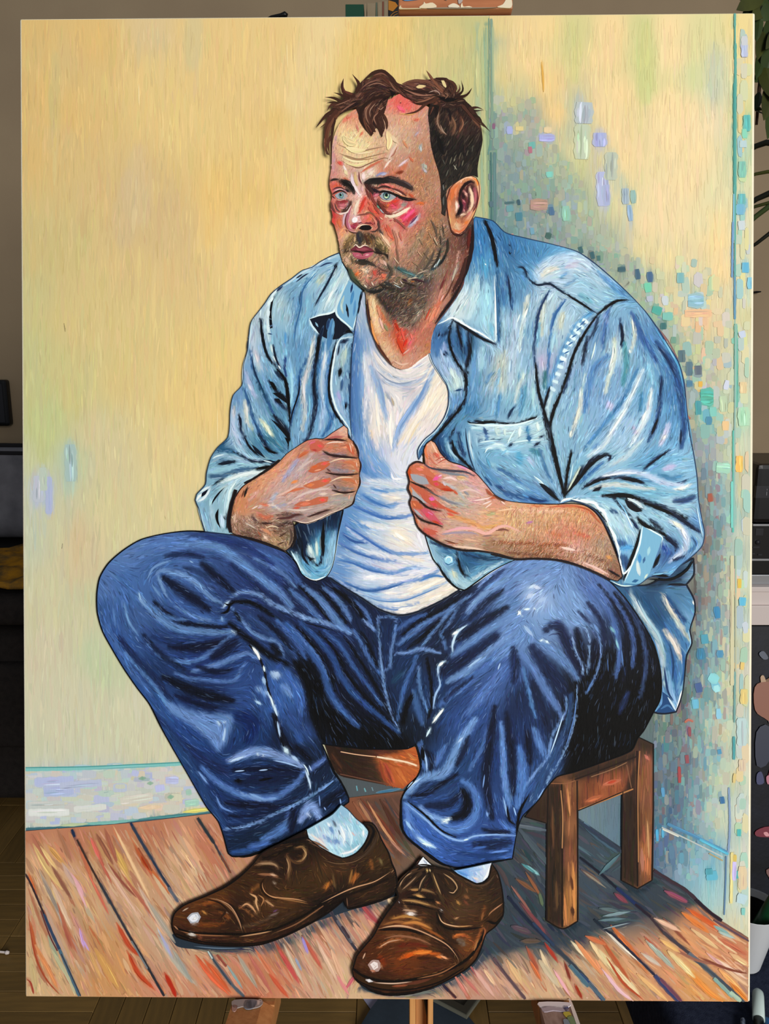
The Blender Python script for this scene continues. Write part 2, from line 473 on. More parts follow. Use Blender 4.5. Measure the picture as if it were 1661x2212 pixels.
pb = on_z(1640, 1958, SEAT + 0.002)
pt = on_y(1640, 1352, pb.y + 0.112)
dp = empty('small_painting', (pb.x, pb.y, pb.z))
tag(dp, 'dark unframed painting with red and orange strokes leaning on the navy armchair', 'painting')
dv = (pt - pb)
Lp = math.hypot(dv.y, dv.z)
ang_ = math.atan2(dv.y, dv.z)
dp.rotation_euler = (-ang_, 0, 0)
M_DARKP = mat('dark_oil_paint', '06070c', rough=0.5, spec=0.15, h2='10131f', scale=22, bump=0.06, bscale=150)
link('canvas', box(bmesh.new(), (0.20, 0.009, Lp / 2), (0.46, 0.016, Lp), bevel=0.002), M_DARKP, dp)
def patch(name, h_, pts):
    """a dab of thick paint; x in metres right of the visible edge, z as a share of the height"""
    bm = bmesh.new()
    c2 = smooth_closed_small([(x, z * Lp) for x, z in pts])
    f = bm.faces.new([bm.verts.new((x, 0.0005, z)) for x, z in c2])
    r = bmesh.ops.extrude_face_region(bm, geom=[f])
    bmesh.ops.translate(bm, vec=(0, -0.0022 - 0.0004 * random.random(), 0), verts=[v for v in r['geom'] if isinstance(v, bmesh.types.BMVert)])
    bmesh.ops.recalc_face_normals(bm, faces=bm.faces)
    return link(name, bm, mat('paint_' + h_, h_, rough=0.45), dp)
def smooth_closed_small(p):
    p = np.array(p)
    out = []
    n = len(p)
    for i in range(n):
        a, b_, c, d = p[i - 1], p[i], p[(i + 1) % n], p[(i + 2) % n]
        for t in (0, 0.33, 0.66):
            out.append(0.5 * (2 * b_ + (c - a) * t + (2 * a - 5 * b_ + 4 * c - d) * t * t + (3 * b_ - a - 3 * c + d) * t ** 3))
    return out

# ================================================================== THE PAINTING
# The canvas is a stretched 0.89 x 1.20 m canvas.  The picture on it is flat print: it is laid down here as paint,
# stroke by stroke, each stroke a thin ribbon of colour on the canvas plane (x right, y up, in metres on the canvas).
CW, CH = 0.891, 1.200
_rx, _ry, _rz = 0.01201907, 0.0130495614, -0.00024543
_T = np.array([0.001192, -0.001128, 0.988497])
_Rx = np.array([[1, 0, 0], [0, math.cos(_rx), -math.sin(_rx)], [0, math.sin(_rx), math.cos(_rx)]])
_Ry = np.array([[math.cos(_ry), 0, math.sin(_ry)], [0, 1, 0], [-math.sin(_ry), 0, math.cos(_ry)]])
_Rz = np.array([[math.cos(_rz), -math.sin(_rz), 0], [math.sin(_rz), math.cos(_rz), 0], [0, 0, 1]])
_M = _Rz @ _Ry @ _Rx


def cv2w(v):
    return RGT * float(v[0]) - UPV * float(v[1]) + FWD * float(v[2])


_org = CAM + cv2w(_M @ np.array([0, CH / 2, 0]) + _T)
_ax, _ay, _az = cv2w(_M[:, 0]), cv2w(-_M[:, 1]), cv2w(-_M[:, 2])
CANVAS_MW = Matrix(((_ax.x, _ay.x, _az.x, _org.x), (_ax.y, _ay.y, _az.y, _org.y), (_ax.z, _ay.z, _az.z, _org.z), (0, 0, 0, 1)))
_n = _M[:, 2]


def px2c(p):
    """photo pixels -> canvas metres (x right from the middle, y up from the bottom)"""
    p = np.asarray(p, float)
    d = np.stack([(p[..., 0] - CX) / FPX, (p[..., 1] - CY) / FPX, np.ones(p.shape[:-1])], -1)
    t = (_n @ _T) / (d @ _n)
    q = (d * t[..., None] - _T) @ _M
    return np.stack([q[..., 0], CH / 2 - q[..., 1]], -1)


painting = empty('canvas_painting')
painting.matrix_world = CANVAS_MW
tag(painting, 'large painting on stretched canvas of a seated man in blue denim, held on the easel', 'painting')

GAIN = 1.0                                     # paint albedo per photograph value


def paint_material():
    m = bpy.data.materials.new('oil_paint')
    m.use_nodes = True
    nt = m.node_tree
    b = nt.nodes['Principled BSDF']
    b.inputs['Roughness'].default_value = 0.62
    b.inputs['Specular IOR Level'].default_value = 0.12
    a = nt.nodes.new('ShaderNodeAttribute')
    a.attribute_name = 'paint'
    nt.links.new(a.outputs['Color'], b.inputs['Base Color'])
    tc = nt.nodes.new('ShaderNodeTexCoord')
    mp = nt.nodes.new('ShaderNodeMapping')
    mp.inputs['Scale'].default_value = (1.0, 0.22, 1.0)
    nt.links.new(tc.outputs['Object'], mp.inputs['Vector'])
    n = nt.nodes.new('ShaderNodeTexNoise')
    n.inputs['Scale'].default_value = 420
    n.inputs['Detail'].default_value = 3
    nt.links.new(mp.outputs['Vector'], n.inputs['Vector'])
    bp = nt.nodes.new('ShaderNodeBump')
    bp.inputs['Strength'].default_value = 0.28
    bp.inputs['Distance'].default_value = 0.0008
    nt.links.new(n.outputs['Fac'], bp.inputs['Height'])
    nt.links.new(bp.outputs['Normal'], b.inputs['Normal'])
    return m


OIL = paint_material()


def pts_of(s):
    return np.array([tuple(map(float, q.split(','))) for q in s.split()])


def smooth_open(p, step):
    if len(p) == 1:
        return p
    if len(p) == 2:
        n = max(2, int(np.hypot(*(p[1] - p[0])) / step) + 1)
        t = np.linspace(0, 1, n)[:, None]
        return p[0] * (1 - t) + p[1] * t
    q = np.vstack([2 * p[0] - p[1], p, 2 * p[-1] - p[-2]])
    out = []
    for i in range(1, len(q) - 2):
        n = max(1, int(np.hypot(*(q[i + 1] - q[i])) / step))
        t = (np.arange(n) / n)[:, None]
        a, b, c, d = q[i - 1], q[i], q[i + 1], q[i + 2]
        out.append(0.5 * (2 * b + (c - a) * t + (2 * a - 5 * b + 4 * c - d) * t ** 2 + (3 * b - a - 3 * c + d) * t ** 3))
    out.append(q[-2][None])
    return np.vstack(out)


def smooth_closed(p, step, k=0.8):
    """closed curve through p; turns sharper than about 55 degrees stay corners"""
    n = len(p)
    out = []
    e = np.roll(p, -1, 0) - p
    ln = np.maximum(np.hypot(e[:, 0], e[:, 1]), 1e-6)
    u = e / ln[:, None]
    up = np.roll(u, 1, 0)
    corner = (u * up).sum(1) < 0.57
    tan = u + up
    tan /= np.maximum(np.hypot(tan[:, 0], tan[:, 1]), 1e-6)[:, None]
    for i in range(n):
        j = (i + 1) % n
        b, c = p[i], p[j]
        m = max(1, int(ln[i] / step))
        t = (np.arange(m) / m)[:, None]
        t1 = (u[i] * ln[i] * 0.6 if corner[i] else tan[i] * min(ln[i], ln[i - 1] * 1.6) * k)
        t2 = (u[i] * ln[i] * 0.6 if corner[j] else tan[j] * min(ln[i], ln[j] * 1.6) * k)
        h = 2 * t ** 3 - 3 * t ** 2 + 1, t ** 3 - 2 * t ** 2 + t, -2 * t ** 3 + 3 * t ** 2, t ** 3 - t ** 2
        out.append(h[0] * b + h[1] * t1 + h[2] * c + h[3] * t2)
    return np.vstack(out)


def fill_mask(poly, x0, y0, w, h, s):
    """even-odd scan fill, cells of s pixels"""
    m = np.zeros((h, w), bool)
    xs, ys = (poly[:, 0] - x0) / s, (poly[:, 1] - y0) / s
    xe, ye = np.roll(xs, -1), np.roll(ys, -1)
    for r in range(h):
        y = r + 0.5
        k = ((ys <= y) & (ye > y)) | ((ye <= y) & (ys > y))
        if k.any():
            c = np.sort(xs[k] + (y - ys[k]) / (ye[k] - ys[k]) * (xe[k] - xs[k]))
            for a, b in zip(c[::2], c[1::2]):
                i, j = max(0, int(math.ceil(a - 0.5))), min(w, int(math.floor(b - 0.5)) + 1)
                if j > i:
                    m[r, i:j] = True
    return m


def blur(a, n):
    n = int(n)
    if n < 1:
        return a
    for ax in (0, 1):
        for _ in range(2):
            pad = [(n, n) if k == ax else (0, 0) for k in range(a.ndim)]
            c = np.cumsum(np.pad(a, pad, mode='edge'), axis=ax)
            z = np.zeros_like(np.take(c, [0], ax))
            c = np.concatenate([z, c], ax)
            L = a.shape[ax]
            i = np.arange(L)
            a = (np.take(c, i + 2 * n + 1, ax) - np.take(c, i, ax)) / (2 * n + 1)
    return a


class Paint:
    """collects coloured ribbons and films, becomes one mesh"""

    def __init__(self):
        self.v, self.c, self.f4, self.f3, self.n = [], [], [], [], 0

    def add(self, v2, z, col, quads=None, tris=None):
        v2 = px2c(v2)
        v2 = np.column_stack([np.clip(v2[:, 0], -CW / 2 + 0.0022, CW / 2 - 0.0034), np.clip(v2[:, 1], 0.0016, CH - 0.0016)])   # paint stays on the canvas
        z = np.broadcast_to(np.asarray(z, float), (len(v2),))
        self.v.append(np.column_stack([v2, z]))
        self.c.append(np.broadcast_to(np.asarray(col, float), (len(v2), 3)))
        if quads is not None and len(quads):
            self.f4.append(np.asarray(quads, np.int64) + self.n)
        if tris is not None and len(tris):
            self.f3.append(np.asarray(tris, np.int64) + self.n)
        self.n += len(v2)

    def build(self, name, parent):
        v = np.vstack(self.v)
        c = np.clip(np.vstack(self.c), 0, 1)
        q = np.vstack(self.f4) if self.f4 else np.zeros((0, 4), np.int64)
        t = np.vstack(self.f3) if self.f3 else np.zeros((0, 3), np.int64)
        me = bpy.data.meshes.new(name)
        me.vertices.add(len(v))
        me.vertices.foreach_set('co', v.astype(np.float32).ravel())
        me.loops.add(q.size + t.size)
        me.loops.foreach_set('vertex_index', np.concatenate([q.ravel(), t.ravel()]).astype(np.int32))
        me.polygons.add(len(q) + len(t))
        me.polygons.foreach_set('loop_start', np.concatenate([np.arange(len(q)) * 4, q.size + np.arange(len(t)) * 3]).astype(np.int32))
        me.update(calc_edges=True)
        at_ = me.color_attributes.new('paint', 'FLOAT_COLOR', 'POINT')
        rgba = np.ones((len(v), 4), np.float32)
        rgba[:, :3] = np.clip(lin(c) * GAIN, 0, 0.93)
        at_.data.foreach_set('color', rgba.ravel())
        me.materials.append(OIL)
        o = bpy.data.objects.new(name, me)
        COL.objects.link(o)
        o.parent = parent
        return o


def ribbon_geo(p, w, prof):
    """centre line p (K,2), full width w, profile array (K,) -> verts (2K,2), quads"""
    d = np.gradient(p, axis=0) if len(p) > 1 else np.array([[1.0, 0]])
    L = np.hypot(d[:, 0], d[:, 1])[:, None]
    d = d / np.maximum(L, 1e-6)
    nrm = np.column_stack([-d[:, 1], d[:, 0]])
    off = nrm * (w * 0.5 * prof)[:, None]
    v = np.empty((2 * len(p), 2))
    v[0::2], v[1::2] = p + off, p - off
    i = np.arange(len(p) - 1) * 2
    return v, np.column_stack([i, i + 1, i + 3, i + 2])


def profile(n, kind):
    t = np.linspace(0, 1, n)
    if kind == '=':
        return np.minimum(1, np.minimum(t, 1 - t) * 14 + 0.8)
    if kind == '>':
        return np.minimum(1, t * 12 + 0.6) * (1 - t ** 1.6) + 0.06
    return np.sin(np.pi * (0.03 + 0.94 * t)) ** 0.62


ZCUR = [0.0004]
DZ = 1.5e-6
PARTS = {}


def region(name, poly, data, parent=None, sp=6.0, hatch=None, grid=False, label=None, dab=None, outline=None, nosoft=False, tone=None, stretch=0.0, soft=0.5, clip=False):
    """one painted area: soft under-painting, streaky strokes that follow the drawn lines, then the drawn strokes.
    data lines:  .rgb pts (field colour)   ~rgb w pts (soft line)   $rgb f pts (soft patch)
                 rgb w pts / =rgb / >rgb (stroke, blunt stroke, one-ended stroke)   @rgb pts (flat patch)"""
    P = pts_of(poly)
    C = smooth_closed(P, 7.0) if not grid else P
    S = 3.0
    x0, y0 = C.min(0) - 12
    w, h = (np.ceil((C.max(0) + 12 - (x0, y0)) / S)).astype(int)
    mask = fill_mask(C, x0, y0, w, h, S)
    rows = [l.split() for l in data.strip().splitlines() if l.strip()]
    fp, fc = [], []
    for r in rows:
        if r[0][0] == '.':
            for q in r[1:]:
                fp.append(tuple(map(float, q.split(','))))
                fc.append(hexrgb(r[0][1:]))
    fp, fc = np.array(fp), np.array(fc)
    # --- field on a coarse grid
    G = 5
    gy, gx = np.mgrid[0:h + G:G, 0:w + G:G]
    gp = np.stack([x0 + gx * S, y0 + gy * S], -1).reshape(-1, 1, 2)
    D = ((gp - fp[None]) ** 2).sum(-1) + 60.0
    W = 1.0 / D ** 1.6
    F = (W @ fc / W.sum(1)[:, None]).reshape(gx.shape + (3,))
    yi, xi = np.arange(h) / G, np.arange(w) / G
    ya, xa = yi.astype(int), xi.astype(int)
    ty, tx = (yi - ya)[:, None, None], (xi - xa)[None, :, None]
    A = F[ya][:, xa]
    B = F[ya][:, xa + 1]
    Cc = F[ya + 1][:, xa]
    Dd = F[ya + 1][:, xa + 1]
    img = (A * (1 - tx) + B * tx) * (1 - ty) + (Cc * (1 - tx) + Dd * tx) * ty
    X, Y = x0 + (np.arange(w) + 0.5) * S, y0 + (np.arange(h) + 0.5) * S
    flow_p, flow_d = [], []
    def stretch_pts(p):
        if stretch and len(p) > 1:
            p = np.vstack([p[:1] + (p[0] - p[1]) * stretch, p, p[-1:] + (p[-1] - p[-2]) * stretch])
        return p

    for r in rows:
        k = r[0][0]
        drawn = (k in '=>' or k.isalnum()) and 3.4 <= float(r[1]) < 30
        if k == '~' or drawn:
            col = hexrgb(r[0][1:] if k in '~=>' else r[0])
            wd = float(r[1].split('*')[0]) * (1.5 if drawn else 1.0)
            al = float(r[1].split('*')[1]) if '*' in r[1] else (0.5 if drawn else 0.9)
            p = smooth_open(pts_of(' '.join(r[2:])), max(2.0, wd * 0.35))
            t = np.linspace(0, 1, len(p))
            ww = wd * 0.5 * (0.35 + 0.65 * np.sin(np.pi * (0.06 + 0.88 * t)) ** 0.6) if len(p) > 1 else np.array([wd * 0.5])
            i0, i1 = np.clip(((p.min(0) - wd - (x0, y0)) / S).astype(int), 0, (w, h)), np.clip(((p.max(0) + wd - (x0, y0)) / S).astype(int) + 1, 0, (w, h))
            if (i1 <= i0).any():
                continue
            xx, yy = X[i0[0]:i1[0]], Y[i0[1]:i1[1]]
            d2 = np.full((len(yy), len(xx)), 1e9)
            for q, rr in zip(p, ww):
                d2 = np.minimum(d2, ((xx[None] - q[0]) ** 2 + (yy[:, None] - q[1]) ** 2) / (rr * rr))
            al2 = al * np.exp(-0.9 * d2 ** 2.2)[..., None]
            sub = img[i0[1]:i1[1], i0[0]:i1[0]]
            sub += (col - sub) * al2
        elif k == '$':
            col = hexrgb(r[0][1:])
            fe = float(r[1].split('*')[0]) / S
            al = float(r[1].split('*')[1]) if '*' in r[1] else 0.95
            c2 = smooth_closed(pts_of(' '.join(r[2:])), 6.0)
            mk = blur(fill_mask(c2, x0, y0, w, h, S).astype(float), max(1, fe * 0.5))[..., None] * al
            img += (col - img) * mk
        if k in ('=>' if nosoft else '~=>') or k.isalnum():
            p = smooth_open(pts_of(' '.join(r[2:])), 14.0)
            if len(p) > 2:
                d = np.gradient(p, axis=0)
                L = np.hypot(d[:, 0], d[:, 1])
                flow_p.append(p[L > 0])
                flow_d.append(np.arctan2(d[:, 1], d[:, 0])[L > 0])
    img = np.clip(img, 0, 1)
    out = Paint()
    z = ZCUR[0]

    def sample(p):
        i = np.clip(((p[:, 0] - x0) / S).astype(int), 0, w - 1)
        j = np.clip(((p[:, 1] - y0) / S).astype(int), 0, h - 1)
        return img[j, i], mask[j, i]

    # --- film of under-paint
    if grid:
        nx, ny = int((C[:, 0].max() - C[:, 0].min()) / sp), int((C[:, 1].max() - C[:, 1].min()) / sp)
        u, v = np.meshgrid(np.linspace(0, 1, nx), np.linspace(0, 1, ny))
        a, b, c, d = C
        pp = ((a[None, None] * (1 - u)[..., None] + b * u[..., None]) * (1 - v)[..., None] + (d * (1 - u)[..., None] + c * u[..., None]) * v[..., None]).reshape(-1, 2)
        ii = np.arange(ny - 1)[:, None] * nx + np.arange(nx - 1)[None]
        ii = ii.ravel()
        out.add(pp, z, sample(pp)[0], quads=np.column_stack([ii + nx, ii + nx + 1, ii + 1, ii]))
    else:
        er = blur(mask.astype(float), 1) > 0.985
        gx, gy = np.meshgrid(np.arange(x0, x0 + w * S, sp), np.arange(y0, y0 + h * S, sp))
        gp = np.column_stack([gx.ravel(), gy.ravel()])
        gp = gp + rng.uniform(-0.22, 0.22, gp.shape) * sp
        i = np.clip(((gp[:, 0] - x0) / S).astype(int), 0, w - 1)
        j = np.clip(((gp[:, 1] - y0) / S).astype(int), 0, h - 1)
        gp = gp[er[j, i]]
        nb = len(C)
        allp = np.vstack([C, gp])
        vs, _, fs, _, _, _ = delaunay_2d_cdt([Vector(q) for q in allp], [], [list(range(nb))], 1, 1e-4)
        vv = np.array([(q.x, q.y) for q in vs])
        ff = np.array([f for f in fs if len(f) == 3], np.int64)
        e1, e2 = vv[ff[:, 1]] - vv[ff[:, 0]], vv[ff[:, 2]] - vv[ff[:, 0]]
        flip = (e1[:, 0] * e2[:, 1] - e1[:, 1] * e2[:, 0]) > 0
        ff[flip] = ff[flip][:, ::-1]
        out.add(vv, z, sample(vv)[0], tris=ff)
    z += 2e-5
    # --- streaky strokes along the flow
    if hatch:
        hs = [hatch] if isinstance(hatch, dict) else hatch
        fg = 10.0
        fw, fh = int(w * S / fg) + 2, int(h * S / fg) + 2
        for H in hs:
            if flow_p and not H.get('fixed'):
                FP, FD = np.vstack(flow_p), np.concatenate(flow_d)
                cx = x0 + np.arange(fw) * fg
                ang = np.zeros((fh, fw))
                for r_ in range(fh):
                    D = (cx[:, None] - FP[None, :, 0]) ** 2 + (y0 + r_ * fg - FP[None, :, 1]) ** 2 + 40.0
                    W = 1.0 / D ** 1.5
                    ang[r_] = 0.5 * np.arctan2(W @ np.sin(2 * FD), W @ np.cos(2 * FD))
            else:
                ang = np.full((fh, fw), R(H.get('ang', 90)))
            area = mask.sum() * S * S
            ln, wd = H['len'], H['w']
            n = int(area / (ln * wd * 0.6) * H.get('cover', 1.0))
            zone = mask
            if 'poly' in H:
                zone = mask & fill_mask(smooth_closed(pts_of(H['poly']), 8.0), x0, y0, w, h, S)
                n = int(zone.sum() * S * S / (ln * wd * 0.6) * H.get('cover', 1.0))
            jj, ii = np.nonzero(zone)
            k = rng.integers(0, len(jj), n)
            p = np.column_stack([x0 + (ii[k] + rng.random(n)) * S, y0 + (jj[k] + rng.random(n)) * S])
            K = H.get('k', 6)
            lens = ln * rng.uniform(0.45, 1.3, n)
            fwd = np.zeros((n, K, 2))
            fwd[:, 0] = p
            alive = np.ones(n, bool)
            wob = rng.normal(0, H.get('wob', 0.12), n)
            prev = None
            for s in range(1, K):
                q = fwd[:, s - 1]
                i = np.clip(((q[:, 0] - x0) / fg).astype(int), 0, fw - 1)
                j = np.clip(((q[:, 1] - y0) / fg).astype(int), 0, fh - 1)
                a = ang[j, i] + wob
                d = np.column_stack([np.cos(a), np.sin(a)])
                if prev is not None:
                    sg = np.sign((d * prev).sum(1))
                    d *= np.where(sg == 0, 1, sg)[:, None]
                prev = d
                nx_ = q + d * (lens / (K - 1))[:, None]
                ok = sample(nx_)[1] & alive
                alive = ok
                fwd[:, s] = np.where(ok[:, None], nx_, q)
            # the colour under each point of the stroke, then a little of another colour from the brush
            c0, _ = sample(p)
            col = sample(fwd.reshape(-1, 2))[0].reshape(n, K, 3)
            tr_ = H.get('track', 0.7)
            col = col * tr_ + c0[:, None] * (1 - tr_)
            col = col * np.exp(rng.normal(0, H.get('jit', 0.06), (n, 1, 1))) + rng.normal(0, H.get('hue', 0.02), (n, 1, 3))
            if 'accent' in H:
                m_ = rng.random(n) < H.get('pa', 0.1)
                pal_ = H['accent'].split()
                ac = np.array([hexrgb(q) for q in pal_])[rng.integers(0, len(pal_), n)]
                mixf = (H.get('mix', 0.5) * rng.uniform(0.5, 1.0, n) * m_)[:, None, None]
                col = col * (1 - mixf) + ac[:, None] * mixf
            d = np.gradient(fwd, axis=1)
            L = np.hypot(d[..., 0], d[..., 1])[..., None]
            d = d / np.maximum(L, 1e-6)
            nrm = np.stack([-d[..., 1], d[..., 0]], -1)
            pr = profile(K, H.get('prof', ''))[None, :, None]
            off = nrm * pr * (wd * rng.uniform(0.5, 1.25, n) * 0.5)[:, None, None]
            V = np.stack([fwd + off, fwd - off], 2).reshape(n, K * 2, 2)
            zz = z + rng.uniform(0, 9e-5, n)
            i = np.arange(K - 1) * 2
            q4 = np.column_stack([i, i + 1, i + 3, i + 2])
            quads = (np.arange(n)[:, None, None] * (2 * K) + q4[None]).reshape(-1, 4)
            out.add(V.reshape(-1, 2), np.repeat(zz, K * 2), np.repeat(col, 2, axis=1).reshape(-1, 3), quads=quads)
            z += 9.5e-5
    # --- square dabs
    for db in (dab or []):
        dp = smooth_closed(pts_of(db['poly']), 10.0)
        mk = fill_mask(dp, x0, y0, w, h, S) & mask
        jj, ii = np.nonzero(mk)
        n = db['n']
        k = rng.integers(0, len(jj), n)
        p = np.column_stack([x0 + ii[k] * S, y0 + jj[k] * S])
        pal = np.array([hexrgb(q) for q in db['pal'].split()])
        base, _ = sample(p)
        mx = rng.uniform(db.get('m0', 0.4), db.get('m1', 0.95), (n, 1))
        col = base * (1 - mx) + pal[rng.integers(0, len(pal), n)] * mx + rng.normal(0, 0.015, (n, 3))
        sx, sy = db['sx'] * rng.uniform(0.5, 1.3, n), db['sy'] * rng.uniform(0.5, 1.4, n)
        lx, ly = np.array([-1, -.55, .55, 1, 1, .55, -.55, -1]), np.array([-.7, -1, -1, -.7, .7, 1, 1, .7])
        V = np.stack([p[:, None, 0] + sx[:, None] * 0.5 * (lx + rng.normal(0, .08, (n, 8))), p[:, None, 1] + sy[:, None] * 0.5 * (ly + rng.normal(0, .08, (n, 8)))], -1)
        zz = z + np.arange(n) / n * 9e-5
        q4 = np.array([[7, 2, 1, 0], [7, 4, 3, 2], [7, 6, 5, 4]])
        out.add(V.reshape(-1, 2), np.repeat(zz, 8), np.repeat(col, 8, axis=0), quads=(np.arange(n)[:, None, None] * 8 + q4[None]).reshape(-1, 4))
        z += 9.5e-5
    # --- drawn strokes
    if outline:
        rows = rows + [['!']]
    for r in rows:
        k = r[0][0]
        if k in '.~$':
            continue
        z += DZ
        if k == '!':
            oc, ow = outline
            p = np.vstack([C, C[:1]])
            nn = len(p)
            wv = 0.55 + 0.55 * np.interp(np.arange(nn), np.linspace(0, nn, max(4, nn // 9)), rng.random(max(4, nn // 9)))
            v, q = ribbon_geo(p, ow, wv)
            out.add(v, z, hexrgb(oc), quads=q)
        elif k == '@':
            c2 = smooth_closed(pts_of(' '.join(r[1:])), 3.0, 0.85)
            tr = tessellate_polygon([[Vector((a, b, 0)) for a, b in c2]])
            tr = np.array(tr, np.int64)
            e1, e2 = c2[tr[:, 1]] - c2[tr[:, 0]], c2[tr[:, 2]] - c2[tr[:, 0]]
            flip = (e1[:, 0] * e2[:, 1] - e1[:, 1] * e2[:, 0]) > 0
            tr[flip] = tr[flip][:, ::-1]
            out.add(c2, z, hexrgb(r[0][1:]), tris=tr)
        else:
            kind = k if k in '=>' else ''
            col = hexrgb(r[0][1:] if kind else r[0])
            wd = float(r[1])
            q_ = pts_of(' '.join(r[2:]))
            p = smooth_open(stretch_pts(q_) if not kind and wd >= 4 else q_, max(2.5, min(6.0, wd)))
            if len(p) == 1:
                p = np.vstack([p - (0, wd * .45), p, p + (0, wd * .45)])
            if clip:
                ok_ = sample(p)[1]
                if ok_.sum() >= 3:
                    p = p[ok_]
            n = len(p)
            jag = 1 + 0.10 * np.sin(np.arange(n) * 1.7 + wd) * (wd > 3)
            # a loaded core and a thinner rim that takes up some of the colour below
            pr = profile(n, kind) * jag
            v, _ = ribbon_geo(p, wd * 1.16, pr)
            vi, _ = ribbon_geo(p, wd * 0.52, pr)
            V4 = np.stack([v[0::2], vi[0::2], vi[1::2], v[1::2]], 1).reshape(-1, 2)
            t_ = np.linspace(0, 1, n)
            end = np.clip(1 - np.minimum(t_, 1 - t_) * 7, 0, 1) * (0.0 if kind else 0.6)
            under = sample(p)[0]
            core = col * (1 - end)[:, None] + under * end[:, None]
            rim = core * (1 - soft) + under * soft
            C4 = np.stack([rim, core, core, rim], 1).reshape(-1, 3)
            i_ = np.arange(n - 1)[:, None] * 4 + np.arange(3)[None]
            i_ = i_.ravel()
            out.add(V4, z, C4, quads=np.column_stack([i_, i_ + 1, i_ + 5, i_ + 4]))
            if wd >= 5 and n > 4:                       # bristle marks inside a broad stroke
                d = np.gradient(p, axis=0)
                d /= np.maximum(np.hypot(d[:, 0], d[:, 1])[:, None], 1e-6)
                nrm = np.column_stack([-d[:, 1], d[:, 0]])
                for b in range(int(wd / 2.4)):
                    a0 = int(rng.integers(0, max(1, n // 2)))
                    a1 = int(rng.integers(min(n - 1, a0 + 3), n)) + 1
                    if a1 - a0 < 3:
                        continue
                    o_ = rng.uniform(-0.42, 0.42) * wd * profile(n, kind)[a0:a1]
                    pb = p[a0:a1] + nrm[a0:a1] * o_[:, None]
                    vb, qb = ribbon_geo(pb, max(1.2, wd * 0.17), profile(a1 - a0, ''))
                    z += DZ * 0.7
                    out.add(vb, z, np.clip(col * math.exp(rng.normal(0, 0.10)) + rng.normal(0, 0.018, 3), 0, 1), quads=qb)
    ZCUR[0] = z + 3e-5
    if tone:                                                # mix of the tubes: (r, g, b) factors and a contrast about mid grey
        for i_, c_ in enumerate(out.c):
            g_ = c_ * np.array(tone[:3])
            l_ = g_.mean(1, keepdims=True)
            l2 = np.clip(l_ + (l_ - tone[4]) * (tone[3] - 1), 0, 1)
            out.c[i_] = np.clip(g_ * (l2 / np.maximum(l_, 1e-3)), 0, 1)
    o = out.build(name, parent or painting)
    if label:
        o['label'] = label
    PARTS[name] = o
    return o

